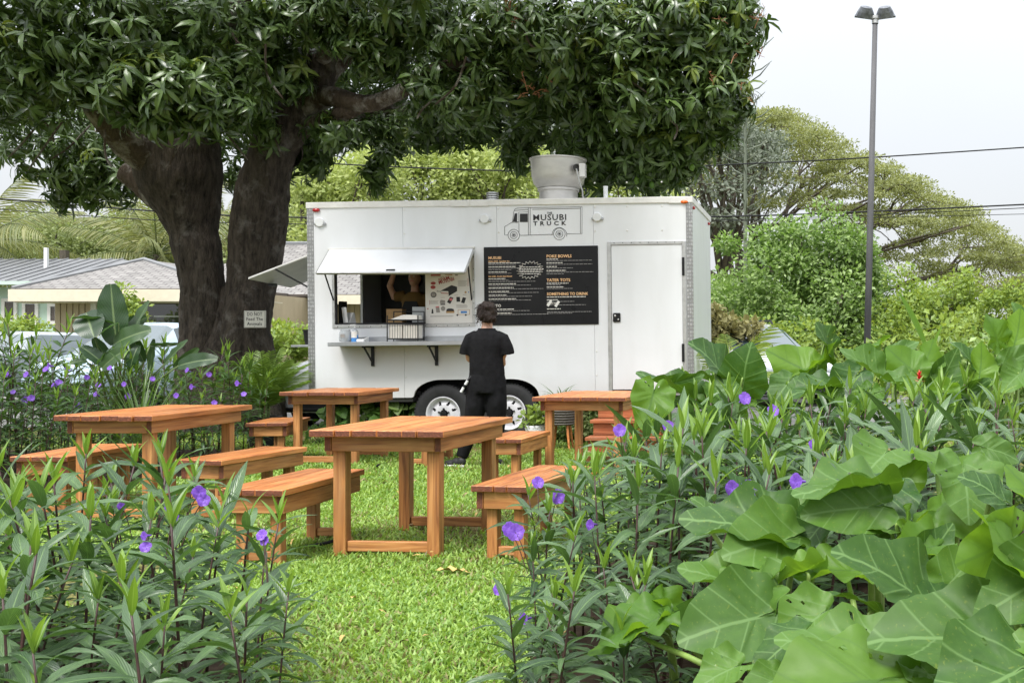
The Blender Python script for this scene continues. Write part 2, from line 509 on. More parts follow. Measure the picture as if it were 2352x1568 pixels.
def diamond_mat():
    m, n, l, b = new_mat('diamond_plate')
    t = n.new('ShaderNodeTexCoord'); mp = n.new('ShaderNodeMapping'); mp.inputs['Scale'].default_value = (34, 34, 22)
    l.new(t.outputs['Object'], mp.inputs['Vector'])
    w = n.new('ShaderNodeTexVoronoi'); w.inputs['Scale'].default_value = 1; w.inputs['Randomness'].default_value = .25; l.new(mp.outputs[0], w.inputs['Vector'])
    rp = ramp(n, [(.15, (.62, .62, .62)), (.55, (.30, .30, .30))]); l.new(w.outputs['Distance'], rp.inputs[0]); l.new(rp.outputs[0], b.inputs['Base Color'])
    b.inputs['Metallic'].default_value = .7; b.inputs['Roughness'].default_value = .42
    bp = n.new('ShaderNodeBump'); bp.inputs['Strength'].default_value = .8; bp.inputs['Distance'].default_value = -.004
    l.new(w.outputs['Distance'], bp.inputs['Height']); l.new(bp.outputs[0], b.inputs['Normal'])
    return m


def bark_mat(name, c0, c1, lich, amt=.62, sc=7):
    m, n, l, b = new_mat(name)
    t = n.new('ShaderNodeTexCoord'); mp = n.new('ShaderNodeMapping'); mp.inputs['Scale'].default_value = (1.6, 1.6, .4); l.new(t.outputs['Object'], mp.inputs['Vector'])
    nz = n.new('ShaderNodeTexNoise'); nz.inputs['Scale'].default_value = sc; nz.inputs['Detail'].default_value = 9; nz.inputs['Roughness'].default_value = .7; l.new(mp.outputs[0], nz.inputs['Vector'])
    vo = n.new('ShaderNodeTexVoronoi'); vo.feature = 'DISTANCE_TO_EDGE'; vo.inputs['Scale'].default_value = sc * 1.3; l.new(mp.outputs[0], vo.inputs['Vector'])
    rp = ramp(n, [(.3, c0), (.7, c1)]); l.new(nz.outputs['Fac'], rp.inputs[0])
    n2 = n.new('ShaderNodeTexNoise'); n2.inputs['Scale'].default_value = 3.4; n2.inputs['Detail'].default_value = 9; n2.inputs['Roughness'].default_value = .68; l.new(t.outputs['Object'], n2.inputs['Vector'])
    mr = n.new('ShaderNodeMapRange'); mr.inputs['From Min'].default_value = amt; mr.inputs['From Max'].default_value = amt + .16; mr.inputs['To Max'].default_value = .75; l.new(n2.outputs['Fac'], mr.inputs['Value'])
    mc = n.new('ShaderNodeMix'); mc.data_type = 'RGBA'; l.new(mr.outputs[0], mc.inputs[0]); l.new(rp.outputs[0], mc.inputs[6]); mc.inputs[7].default_value = (*lich, 1)
    l.new(mc.outputs[2], b.inputs['Base Color']); b.inputs['Roughness'].default_value = .88; b.inputs['Specular IOR Level'].default_value = .2
    mm = n.new('ShaderNodeMath'); mm.operation = 'MINIMUM'; mm.inputs[1].default_value = .12; l.new(vo.outputs['Distance'], mm.inputs[0])
    m5 = n.new('ShaderNodeMath'); m5.operation = 'MULTIPLY_ADD'; m5.inputs[1].default_value = 1.3; l.new(mm.outputs[0], m5.inputs[0]); l.new(nz.outputs['Fac'], m5.inputs[2])
    bp = n.new('ShaderNodeBump'); bp.inputs['Strength'].default_value = 1.0; bp.inputs['Distance'].default_value = .05
    l.new(m5.outputs[0], bp.inputs['Height']); l.new(bp.outputs[0], b.inputs['Normal'])
    return m


def ground_mat():
    m, n, l, b = new_mat('lawn_soil')
    t = n.new('ShaderNodeTexCoord')
    n1 = n.new('ShaderNodeTexNoise'); n1.inputs['Scale'].default_value = .9; n1.inputs['Detail'].default_value = 6; l.new(t.outputs['Object'], n1.inputs['Vector'])
    n2 = n.new('ShaderNodeTexNoise'); n2.inputs['Scale'].default_value = 28; n2.inputs['Detail'].default_value = 7; l.new(t.outputs['Object'], n2.inputs['Vector'])
    r1 = ramp(n, [(.38, (.07, .11, .022)), (.52, (.14, .15, .045)), (.66, (.26, .20, .10))]); l.new(n1.outputs['Fac'], r1.inputs[0])
    r2 = ramp(n, [(.3, (.25, .22, .16)), (.6, (1, 1, 1))]); l.new(n2.outputs['Fac'], r2.inputs[0])
    mc = n.new('ShaderNodeMix'); mc.data_type = 'RGBA'; mc.blend_type = 'MULTIPLY'; mc.inputs[0].default_value = 1; l.new(r1.outputs[0], mc.inputs[6]); l.new(r2.outputs[0], mc.inputs[7])
    l.new(mc.outputs[2], b.inputs['Base Color']); b.inputs['Roughness'].default_value = .95; b.inputs['Specular IOR Level'].default_value = .1
    bp = n.new('ShaderNodeBump'); bp.inputs['Strength'].default_value = .8; bp.inputs['Distance'].default_value = .02
    l.new(n2.outputs['Fac'], bp.inputs['Height']); l.new(bp.outputs[0], b.inputs['Normal'])
    return m


def shingle_mat():
    m, n, l, b = new_mat('grey_shingles')
    uv = n.new('ShaderNodeUVMap')
    br = n.new('ShaderNodeTexBrick'); br.inputs['Scale'].default_value = 1.0
    br.inputs['Color1'].default_value = (.20, .195, .185, 1); br.inputs['Color2'].default_value = (.28, .272, .258, 1); br.inputs['Mortar'].default_value = (.11, .1, .1, 1)
    br.inputs['Brick Width'].default_value = .3; br.inputs['Row Height'].default_value = .16; br.inputs['Mortar Size'].default_value = .018
    l.new(uv.outputs[0], br.inputs['Vector'])
    nz = n.new('ShaderNodeTexNoise'); nz.inputs['Scale'].default_value = 1.2; nz.inputs['Detail'].default_value = 6
    l.new(uv.outputs[0], nz.inputs['Vector'])
    rp = ramp(n, [(.3, (.80, .79, .78)), (.7, (1.08, 1.07, 1.06))]); l.new(nz.outputs['Fac'], rp.inputs[0])
    mc = n.new('ShaderNodeMix'); mc.data_type = 'RGBA'; mc.blend_type = 'MULTIPLY'; mc.inputs[0].default_value = 1; l.new(br.outputs[0], mc.inputs[6]); l.new(rp.outputs[0], mc.inputs[7])
    l.new(mc.outputs[2], b.inputs['Base Color']); b.inputs['Roughness'].default_value = .9
    bp = n.new('ShaderNodeBump'); bp.inputs['Strength'].default_value = .6; bp.inputs['Distance'].default_value = .02
    l.new(br.outputs['Fac'], bp.inputs['Height']); bp.invert = True; l.new(bp.outputs[0], b.inputs['Normal'])
    return m


def glass_mat(name, col=(.02, .025, .03), rough=.05):
    m, n, l, b = new_mat(name)
    b.inputs['Base Color'].default_value = (*col, 1); b.inputs['Roughness'].default_value = rough
    b.inputs['Specular IOR Level'].default_value = .9; b.inputs['Coat Weight'].default_value = .6; b.inputs['Coat Roughness'].default_value = .03
    return m


M['sheet'] = trailer_mat()
M['white_trim'] = plain('roof_trim_white', (.74, .73, .70), .45, var=.1, scale=5)
M['diamond'] = diamond_mat()
M['mango_bark'] = bark_mat('mango_bark', (.012, .010, .008), (.115, .093, .074), (.20, .185, .165), .54, 9)
M['limb_bark'] = bark_mat('lichened_limb_bark', (.045, .034, .026), (.12, .09, .065), (.42, .40, .37), .49)
M['far_bark'] = bark_mat('far_bark', (.07, .06, .05), (.15, .125, .10), (.22, .2, .18), .62, 3)
M['ground'] = ground_mat()
M['asphalt'] = plain('worn_asphalt', (.17, .165, .155), .9, var=.3, scale=1.5, bump=.4, bscale=60)
M['shingle'] = shingle_mat()
M['cream'] = plain('cream_fascia', (.66, .60, .47), .6, var=.06)
M['beige'] = plain('beige_board', (.47, .39, .27), .7, var=.12, scale=3, stretch=(1, 1, .3))
M['mint'] = plain('mint_render', (.50, .66, .56), .75, var=.07, scale=3)
M['greyroof'] = plain('grey_metal_roof', (.17, .175, .18), .5, var=.15, scale=2)
M['glass'] = glass_mat('dark_glass', (.03, .035, .04))
M['windscreen'] = glass_mat('windscreen_glass', (.06, .09, .10), .12)
M['car_blue'] = plain('pale_blue_car_paint', (.36, .46, .55), .25, var=.03, coat=.6)
M['car_white'] = plain('white_car_paint', (.68, .69, .70), .25, var=.03, coat=.6)
M['orange_lens'] = plain('orange_lens', (.85, .16, .02), .2, var=.05, coat=.5)
M['red_lens'] = plain('red_lens', (.42, .01, .015), .2, var=.1, coat=.5)
M['menu_black'] = plain('menu_board_black', (.010, .010, .011), .3, var=.25, scale=6, spec=.25)
M['poster'] = plain('poster_white', (.74, .72, .68), .45, var=.03)
M['ink'] = plain('black_ink', (.015, .015, .017), .5, var=.05)
M['menu_white'] = plain('menu_white_print', (.72, .69, .63), .5, var=.05)
M['menu_grey'] = plain('menu_grey_print', (.30, .29, .28), .5, var=.15, scale=120)
M['menu_orange'] = plain('menu_orange_print', (.85, .52, .26), .5, var=.15, scale=20)
M['print_red'] = plain('red_print', (.36, .05, .05), .5, var=.15, scale=30)
M['print_tan'] = plain('tan_print', (.42, .25, .10), .5, var=.2, scale=30)
M['print_grey'] = plain('grey_print', (.28, .26, .24), .5, var=.2, scale=60)
M['print_pink'] = plain('pink_print', (.62, .16, .17), .5, var=.15, scale=30)
M['print_blue'] = plain('blue_print', (.06, .22, .55), .5, var=.2, scale=30)
M['sanit'] = plain('blue_gel', (.10, .34, .78), .15, var=.1, trans=.25)
M['clear'] = plain('clear_plastic', (.72, .76, .78), .12, var=.05, trans=.6)
M['paper'] = plain('paper_cream', (.72, .69, .62), .7, var=.05)
M['sign_wood'] = plain('painted_sign_board', (.66, .64, .58), .6, var=.06)

# leaves
M['mango'] = leaf_mat('mango_leaf', (.020, .044, .011), (.125, .200, .050), (.16, .28, .02), .30, .16, vein=(.13, .19, .07), midrib=.035)
M['mango_young'] = leaf_mat('young_mango_leaf', (.07, .13, .02), (.20, .26, .05), (.35, .42, .03), .4, .35, vein=(.28, .33, .1), midrib=.035)
M['ruellia'] = leaf_mat('ruellia_leaf', (.020, .046, .018), (.075, .140, .045), (.16, .34, .02), .32, .2, vein=(.14, .23, .07), midrib=.03)
M['ruellia_young'] = leaf_mat('young_ruellia_leaf', (.09, .18, .03), (.19, .31, .05), (.42, .68, .03), .42, .42, vein=(.32, .48, .09), midrib=.04)
M['ruellia_obj'] = leaf_mat('ruellia_leaf_near', (.030, .066, .026), (.105, .185, .070), (.16, .34, .03), .30, .20, vein=(.15, .25, .08), midrib=.022, pinn=9, hue_obj=True, pv=.16, spots=(.035, .05, .02))
M['ruellia_young_obj'] = leaf_mat('young_ruellia_leaf_near', (.08, .165, .025), (.19, .31, .045), (.36, .60, .03), .40, .34, vein=(.28, .42, .09), midrib=.035, hue_obj=True)
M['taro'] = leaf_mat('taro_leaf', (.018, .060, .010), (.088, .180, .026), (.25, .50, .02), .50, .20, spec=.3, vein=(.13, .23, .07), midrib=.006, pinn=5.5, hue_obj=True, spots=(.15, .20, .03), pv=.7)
M['taro_bright'] = leaf_mat('sunlit_taro_leaf', (.07, .16, .02), (.14, .26, .035), (.34, .60, .02), .45, .4, spec=.3, vein=(.07, .15, .03), midrib=.008, pinn=5.5, hue_obj=True)  # lighter copy of the taro leaf: the lit look is in the colour
M['petiole'] = plain('taro_petiole', (.20, .30, .07), .4, var=.2)
M['banana'] = leaf_mat('bird_of_paradise_leaf', (.016, .042, .018), (.060, .115, .040), (.13, .30, .03), .32, .25, vein=(.17, .24, .10), midrib=.02, pinn=15, hue_obj=True)
M['strap'] = leaf_mat('strap_leaf', (.05, .10, .03), (.12, .20, .05), (.2, .4, .04), .4, .3, vein=(.2, .28, .1), midrib=.06)
M['palm_small'] = leaf_mat('areca_leaflet', (.08, .14, .02), (.20, .30, .05), (.25, .45, .03), .4, .3)
M['palm_far'] = leaf_mat('coconut_leaflet', (.11, .14, .05), (.30, .30, .12), (.40, .42, .08), .5, .3)
M['bamboo'] = leaf_mat('yellow_green_foliage', (.26, .33, .10), (.52, .58, .22), (.5, .6, .08), .6, .4)  # lightened leaf colour stands in for distance haze
M['far_green'] = leaf_mat('far_green_foliage', (.17, .22, .085), (.36, .42, .17), (.35, .42, .08), .6, .35)  # paler too, distance haze put into the leaf colour
M['grey_green'] = leaf_mat('grey_green_foliage', (.13, .155, .12), (.24, .27, .20), (.2, .26, .14), .65, .3)  # grey in the colour stands for haze
M['monkeypod'] = leaf_mat('monkeypod_foliage', (.14, .17, .07), (.33, .36, .14), (.4, .42, .05), .6, .35)  # grey mixed into the green as distance haze
M['bush'] = leaf_mat('round_bush_leaf', (.08, .14, .035), (.32, .44, .14), (.3, .55, .05), .4, .35)
M['bush_yellow'] = leaf_mat('yellow_bush_leaf', (.10, .18, .03), (.33, .44, .09), (.5, .6, .06), .45, .4)
M['dry'] = leaf_mat('dry_reed_leaf', (.15, .14, .05), (.34, .32, .13), (.4, .35, .1), .6, .3)
M['grass'] = leaf_mat('grass_blade', (.11, .235, .038), (.40, .56, .13), (.45, .66, .05), .45, .4)
M['brown_leaf'] = plain('brown_leaf', (.24, .17, .09), .7, var=.3, scale=40)
M['dry_leaf'] = plain('dry_leaf', (.48, .33, .11), .7, var=.3, scale=40)
M['petal'] = leaf_mat('purple_petal', (.17, .065, .47), (.30, .14, .66), (.40, .16, .85), .5, .3, vein=(.18, .07, .45), midrib=.04)
M['red_petal'] = plain('red_ginger', (.6, .02, .02), .45)
M['stem'] = plain('dark_purple_stem', (.055, .025, .022), .5, var=.3, scale=20)
M['green_stem'] = plain('green_stem', (.10, .15, .04), .5, var=.2)
M['panicle'] = plain('reddish_flower_stalk', (.32, .13, .06), .6)


# ------------------------------------------------------------------ ground
def sheet(name, pts, z, mat, parent=None):
    me = bpy.data.meshes.new(name)
    me.from_pydata([(x, y, z) for x, y in pts], [], [tuple(range(len(pts)))])
    o = link_mesh(name, me, mat, parent)
    tag(o, kind='structure')
    return o


sheet('ground', [(-300, -40), (300, -40), (300, 400), (-300, 400)], 0.0, M['ground'])
sheet('car_park', [(-60, 15.9), (40, 15.9), (40, 26.5), (-60, 26.5)], .004, M['asphalt'])


def unit(a): return a / np.maximum(np.linalg.norm(a, axis=-1, keepdims=True), 1e-9)


def frames(D, U):
    """rotation matrices with y along D and z close to U"""
    y = unit(D); x = unit(np.cross(y, U)); z = np.cross(x, y)
    return np.stack([x, y, z], axis=-1)


def scatter(bv, bf, buv, P, Rm, S):
    """copies of a small mesh: bv (k,3); P (n,3); Rm (n,3,3); S (n,) or (n,3)"""
    n, k = len(P), len(bv)
    S = np.asarray(S); S = S[:, None] if S.ndim == 1 else S
    loc = bv[None] * (S[:, None, :] if S.shape[1] == 3 else S[:, None, :])
    V = np.einsum('nij,nkj->nki', Rm, loc) + P[:, None, :]
    F = (bf[None] + (np.arange(n) * k)[:, None, None]).reshape(-1, bf.shape[1])
    UV = np.tile(buv, (n, 1))
    return V.reshape(-1, 3), F, UV


def blade(L, W, segs, prof, bend=0.0, fold=.0, wave=0.0, cross=1, twist=0.0, ph=0.0):
    """one leaf: base at the origin, along +y, upper side +z"""
    vs, uv = [], []
    y = z = 0.0
    for i in range(segs + 1):
        t = i / segs
        a = bend * (t ** 1.2)
        if i: y += math.cos(a) * L / segs; z -= math.sin(a) * L / segs
        w = W * .5 * prof(t)
        ny, nz_ = math.sin(a), math.cos(a)
        for j in range(-cross, cross + 1):
            s = j / cross
            h = fold * abs(s) * w + wave * w * math.sin(t * 19 + ph + (1.6 if s > 0 else 0)) * abs(s)
            tw = twist * t
            x_, h_ = s * w * math.cos(tw) - h * math.sin(tw), s * w * math.sin(tw) + h * math.cos(tw)
            vs.append((x_, y + ny * h_, z + nz_ * h_)); uv.append((.5 + .5 * s, t))
    c = 2 * cross + 1
    fs = [(i * c + j, i * c + j + 1, (i + 1) * c + j + 1, (i + 1) * c + j) for i in range(segs) for j in range(c - 1)]
    return np.array(vs), np.array(fs), np.array(uv)


def lance(t): return max(.02, math.sin(math.pi * min(1, t * .92 + .04)) ** .8 * (1 - .25 * t))
def lance2(t): return max(.015, (math.sin(math.pi * t ** .75)) ** .9)


def inside_poly(x, y, poly):
    c = False; j = len(poly) - 1
    for i in range(len(poly)):
        if (poly[i][1] > y) != (poly[j][1] > y) and x < (poly[j][0] - poly[i][0]) * (y - poly[i][1]) / (poly[j][1] - poly[i][1]) + poly[i][0]: c = not c
        j = i
    return c


# planting beds: bare dark soil
BEDS = [[(-4.1, 4.9), (-2.6, 4.75), (-2.02, 4.05), (-1.6, 3.4), (-1.33, 2.85), (-1.2, 2.2), (-1.3, 1.2), (-4.1, 1.2)],
        [(-.2, 1.5), (-.5, 2.8), (-.9, 3.4), (-1.0, 4.2), (-1.06, 5.0), (-1.04, 5.9), (-.87, 6.8), (-.5, 7.8), (3.5, 8.0), (3.5, 1.5)],
        [(-8.6, 9.3), (-6.7, 8.95), (-5.7, 9.25), (-5.4, 10.2), (-5.5, 11.6), (-6.1, 12.7), (-9.0, 12.6), (-9.6, 11.0)]]
M['soil'] = plain('dark_soil', (.045, .032, .022), .95, var=.4, scale=14, bump=.8, bscale=30, spec=.1)
for bp_ in BEDS: sheet('planting_bed', bp_, .004, M['soil'])


# ------------------------------------------------------------------ lawn grass (nobody could count it)
def grass():
    P, S = [], []
    def zone(x0, x1, y0, y1, n, s):
        p = np.stack([NP.uniform(x0, x1, n), NP.uniform(y0, y1, n), np.zeros(n)], -1)
        P.append(p); S.append(NP.uniform(.65, 1.25, n) * s)
    zone(-3.4, .2, 3.4, 6.2, 64000, 1.0)
    zone(-6.4, .3, 6.2, 9.0, 70000, 1.12)
    zone(-8.2, .4, 9.0, 13.0, 60000, 1.3)
    zone(-9.5, 3.0, 12.9, 15.9, 20000, 1.5)
    P = np.concatenate(P); S = np.concatenate(S)
    # worn patches are thinner
    dens = np.array([noise.noise(Vector((x * .7, y * .7, 3.1))) for x, y in P[:, :2]])
    keep = NP.random(len(P)) < np.clip(1.0 - .9 * np.clip(dens - .08, 0, 1) * 2.6, .22, 1)
    P, S = P[keep], S[keep]
    out = np.array([not any(inside_poly(x, y, q) for q in BEDS) for x, y in P[:, :2]])
    P, S = P[out], S[out]; keep[keep] = out
    n = len(P)
    az = NP.uniform(0, 2 * np.pi, n); tilt = NP.uniform(.25, 1.25, n)
    D = np.stack([np.cos(az) * np.sin(tilt), np.sin(az) * np.sin(tilt), np.cos(tilt)], -1)
    U = np.tile(np.array([0, 0, 1.0]), (n, 1)) + NP.normal(0, .25, (n, 3))
    bv = np.array([(-.004, 0, 0), (.004, 0, 0), (-.005, .021, .004), (.005, .021, .004), (0, .041, -.005)])
    bf = np.array([(0, 1, 3), (0, 3, 2), (2, 3, 4)])
    buv = np.array([(.2, 0), (.8, 0), (.2, .5), (.8, .5), (.5, 1)])
    V, F, UV = scatter(bv, bf, buv, P, frames(D, U), S)
    dry = (NP.random(n) < np.clip(.05 + dens[keep] * .45, .02, .4)).astype(int)
    o = link_mesh('grass', np_mesh('grass', V, F, UV, np.repeat(dry, 3)), [M['grass'], M['dry']])
    tag(o, 'short broad-bladed green lawn grass between the tables', 'grass', kind='stuff')


grass()
# ------------------------------------------------------------------ food trailer
TL = 4.66                                        # length of the side wall
tr = empty('food_trailer', at(712, 784, 13.28), (0, -.0113, R(-2.0)),
           'white food trailer with black menu board, open serving hatch and side door', 'food trailer')
tr.location.z = 0
TM = Matrix.LocRotScale(tr.location, tr.rotation_euler, Vector((1, 1, 1)))
TI = TM.inverted()


def on_face(px, py, y=0.0):
    """trailer-local (x, z) of a photograph direction on the plane y = const of the trailer"""
    o = TI @ Vector((0, 0, CAM_H)); d = TI.to_3x3() @ Vector(((px - CX) / FOC, 1, -(py - CY) / FOC))
    k = (y - o.y) / d.y
    p = o + d * k
    return p.x, p.z


def fz(py, px=1176): return on_face(px, py)[1]
def fx(px, py=784): return on_face(px, py)[0]


TL = fx(1592)
Z0, Z1 = fz(913, 920), fz(479, 730)              # bottom edge, underside of the roof trim
ZT = fz(465, 712)
DEP = 2.16
WX0, WX1, WZ0, WZ1 = fx(768), fx(1087), fz(744, 930), fz(574, 930)      # serving window
DX0, DX1, DZ0, DZ1 = fx(1404), fx(1571), fz(897, 1490), fz(560, 1490)   # door
SEAMS = [0.0, fx(928), fx(1144), fx(1366), TL]
AX0, AX1, AZ = fx(948), fx(1237), fz(871, 1090)  # wheel arch

# side wall: one sheet per panel, cut round the hatch, the door and the arch
cuts = [(WX0, WX1, WZ0, WZ1), (DX0, DX1, DZ0, DZ1)]
for i in range(4):
    x0, x1 = SEAMS[i] + (.0 if i == 0 else .0015), SEAMS[i + 1] - (.0 if i == 3 else .0015)
    pc = [q for q in cuts if q[1] > x0 and q[0] < x1]
    xs = sorted({x0, x1, *[c for q in pc for c in q[:2] if x0 < c < x1]})
    zs = sorted({Z0, *([AZ + .012] if AX0 < x1 and AX1 > x0 else []), Z1, *[c for q in pc for c in q[2:]]})
    mb = MB()
    for a, b in zip(xs[:-1], xs[1:]):
        for c, d in zip(zs[:-1], zs[1:]):
            cx_, cz_ = (a + b) / 2, (c + d) / 2
            if any(q[0] < cx_ < q[1] and q[2] < cz_ < q[3] for q in cuts): continue
            if c == Z0 and b > AX0 and a < AX1:           # arch cut with round shoulders
                n = 40
                for k in range(n):
                    p, q_ = a + (b - a) * k / n, a + (b - a) * (k + 1) / n
                    def az_(x):
                        if x <= AX0 or x >= AX1: return Z0
                        e = min(x - AX0, AX1 - x); rr = .34
                        if e >= rr: return AZ
                        return Z0 + (AZ - Z0) * math.sqrt(max(0, 1 - ((rr - e) / rr) ** 2))
                    za, zb = az_(p), az_(q_)
                    mb.prism([(p, 0, za), (q_, 0, zb), (q_, 0, d), (p, 0, d)], (0, .03, 0))
                continue
            mb.box((a, 0, c), (b, .03, d))
    mb.build('wall_panel', M['sheet'], tr, fixn=True)
# rivets in two rows on each seam and along the right-hand part
mb = MB()
for sx_ in SEAMS[1:4] + [fx(1440), fx(1520)]:
    for k in range(9):
        z = Z0 + .25 + k * .29
        if any(q[0] - .03 < sx_ < q[1] + .03 and q[2] - .03 < z < q[3] + .03 for q in cuts + [(fx(1112), fx(1378), fz(748, 1240), fz(563, 1240))]): continue
        mb.ellipsoid((sx_ + .02, -.001, z), (.011, .006, .011), 8, 4)
mb.build('rivets', M['white_trim'], tr)
# other shell parts
yb = DEP
MB().box((0, yb - .03, Z0), (TL, yb, Z1)).build('back_wall', [M['sheet']], tr)
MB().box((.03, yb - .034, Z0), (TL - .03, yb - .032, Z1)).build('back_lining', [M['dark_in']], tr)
MB().box((TL - .03, .03, Z0), (TL, yb - .03, Z1)).build('front_wall', [M['sheet']], tr)
lw = MB()                                          # rear wall with its own hatch
LY0, LY1, LZ0, LZ1 = .22, 1.5, WZ0 + .02, WZ1
for a, b, c, d in ((.03, LY0, Z0, Z1), (LY1, yb - .03, Z0, Z1), (LY0, LY1, Z0, LZ0), (LY0, LY1, LZ1, Z1)):
    lw.box((0, a, c), (.03, b, d))
lw.build('rear_wall', M['sheet'], tr)
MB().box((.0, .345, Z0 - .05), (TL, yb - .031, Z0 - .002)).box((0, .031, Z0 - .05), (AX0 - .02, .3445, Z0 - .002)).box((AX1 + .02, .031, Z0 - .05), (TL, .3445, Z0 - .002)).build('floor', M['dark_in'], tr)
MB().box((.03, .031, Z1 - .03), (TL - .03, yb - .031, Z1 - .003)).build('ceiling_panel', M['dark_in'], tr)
rf = MB()
rf.box((-.015, -.015, Z1), (TL + .015, yb + .015, ZT))
rf.build('roof_trim', M['white_trim'], tr, bevel=.008, seg=2)
# lap joints on the trim
for px in (1040, 1085, 1540):
    MB().box((fx(px), -.019, Z1 - .004), (fx(px) + .22, -.0155, ZT - .012)).build('trim_joint', M['white_trim'], tr, bevel=.0015)
# corner plates
for a, b in ((-.006, .075), (TL - .07, TL + .006)):
    c = MB().box((a, -.006, Z0 - .02), (b, -.0012, Z1))
    if a < 0: c.box((-.006, -.0012, Z0 - .02), (-.0012, .08, Z1))
    else: c.box((TL + .0012, -.0012, Z0 - .02), (TL + .006, .05, Z1))
    c.build('corner_plate', M['diamond'], tr)
# lamps at the top edge
def lamp(px, py, m, nm):
    x, z = on_face(px, py)
    MB().ellipsoid((x, -.012, z), (.048, .022, .022), 16, 8).build(nm, m, tr, smooth=True)
lamp(727, 483, M['red_lens'], 'marker_lamp'); lamp(1572, 464, M['orange_lens'], 'marker_lamp')
for yy in (.12, 1.9):
    MB().ellipsoid((TL + .012, yy, Z1 - .05), (.02, .045, .022), 12, 6).build('marker_lamp', M['red_lens'], tr, smooth=True)
# round capped ports
for px, py in ((735, 511), (1114, 503), (1372, 499)):
    x, z = on_face(px, py)
    T = Matrix.Translation((x, 0, z)) @ Matrix.Rotation(R(90), 4, 'X')
    p = MB().lathe([(0.0001, .03), (.048, .03), (.054, .024), (.054, 0)], 28, T)
    o = p.build('port_cap', M['white_plastic'], tr, smooth=False)
    smooth_by_angle(o)
    MB().box((x + .05, -.02, z - .035), (x + .075, -.002, z - .005)).box((x - .07, -.02, z - .03), (x - .05, -.002, z - .005)).build('port_latch', M['grey_metal'], tr, bevel=.002)

# serving window: frame, screws, sliding glass, poster
fr = MB(); t_ = .045
fr.box((WX0 - .02, -.012, WZ0 - .04), (WX1 + .03, .05, WZ0)).box((WX0 - .02, -.012, WZ1), (WX1 + .03, .05, WZ1 + .02))
fr.box((WX0 - .02, -.0115, WZ0), (WX0 + .012, .05, WZ1)).box((WX1 - .004, -.0115, WZ0), (WX1 + .03, .05, WZ1))
wf = fr.build('window_frame', M['alu'], tr, bevel=.003)
sc_ = MB()
for k in range(14):
    sc_.ellipsoid((WX0 + .05 + k * .135, -.013, WZ0 - .025), (.006, .003, .006), 8, 4)
for k in range(6): sc_.ellipsoid((WX1 + .016, -.013, WZ0 + .1 + k * .14), (.006, .003, .006), 8, 4)
sc_.build('screws', M['black_metal'], wf)
MB().box((WX0 + .013, .02, WZ0 + .002), (WX0 + .03, .032, WZ1 - .002)).box((WX0 + .013, .02, WZ0 + .0), (fx(980), .032, WZ0 + .02)).build('window_track', M['black_metal'], tr)

PX0, PX1 = fx(978), fx(1087) - .008
PZ0, PZ1 = WZ0 + .002, WZ1 - .004
po = MB().box((PX0, .004, PZ0), (PX1, .012, PZ1)).build('poster', M['poster'], tr)
# flat print on the poster: (u, v) from its lower left corner, as fractions
PW, PH = PX1 - PX0, PZ1 - PZ0
def pp(u, v, dy=.003): return (PX0 + u * PW, dy, PZ0 + v * PH * .822)
def pflat(name, uv, m, dy=.0030): return MB().prism([pp(u, v, dy) for u, v in uv], (0, .0008, 0)).build(name, m, po)
def pell(u, v, ru, rv, n=16): return [(u + ru * math.cos(2 * math.pi * k / n), v + rv * math.sin(2 * math.pi * k / n)) for k in range(n)]
H_ = 1.0
pflat('printed_musubi', [(.33, .50), (.50, .45), (.68, .53), (.68, .60), (.56, .63), (.33, .54)], M['ink'])
pflat('printed_rice', [(.335, .535), (.49, .53), (.50, .455), (.345, .475)], M['poster'], .0021)
pflat('printed_filling', [(.338, .508), (.492, .500), (.492, .488), (.341, .495)], M['print_red'], .0014)
pflat('printed_meat', pell(.17, .665, .055, .026), M['print_red']); pflat('printed_meat', pell(.165, .60, .055, .030), M['print_red'])
pflat('printed_bowl', pell(.175, .475, .062, .047), M['ink']); pflat('printed_bowl_inside', pell(.175, .475, .048, .036), M['print_grey'], .0021)
pflat('printed_can', [(.12, .785), (.33, .785), (.33, .83), (.12, .83)], M['print_red']); pflat('printed_fish', [(.42, .80), (.58, .79), (.58, .83), (.42, .82)], M['print_tan'])
pflat('printed_box', [(.64, .785), (.70, .785), (.70, .83), (.64, .83)], M['print_grey']); pflat('printed_plum', pell(.815, .865, .045, .022), M['print_red'])
pflat('printed_musubi', [(.46, .35), (.53, .32), (.60, .42), (.53, .44)], M['ink']); pflat('printed_filling', pell(.545, .395, .035, .022), M['print_pink'], .0021)
pflat('printed_nori', [(.665, .355), (.745, .355), (.735, .435), (.66, .435)], M['ink']); pflat('printed_nori', [(.76, .34), (.83, .325), (.87, .415), (.80, .43)], M['ink'])
pflat('printed_tin', [(.31, .33), (.42, .33), (.42, .38), (.33, .39), (.31, .37)], M['print_grey']); pflat('printed_tin_base', [(.32, .305), (.42, .305), (.42, .325), (.32, .325)], M['ink'])
pflat('printed_bottle', [(.125, .165), (.17, .165), (.16, .24), (.135, .24)], M['ink']); pflat('printed_packet', [(.23, .18), (.31, .18), (.29, .285), (.215, .28)], M['print_grey'])
pflat('printed_packet_top', [(.222, .262), (.292, .267), (.29, .285), (.215, .28)], M['print_pink'], .0021)
pflat('printed_bowl', pell(.375, .245, .048, .040), M['print_grey']); pflat('printed_bun', [(.44, .17), (.615, .17), (.615, .20), (.44, .20)], M['print_tan'])
pflat('printed_bun_top', [(.44, .20), (.615, .20), (.60, .235), (.55, .245), (.49, .245), (.455, .235)], M['ink'])
pflat('printed_truck_body', [(.69, .14), (.945, .14), (.945, .225), (.69, .225)], M['print_tan']); pflat('printed_truck_panel', [(.70, .147), (.935, .147), (.935, .218), (.70, .218)], M['poster'], .0021)
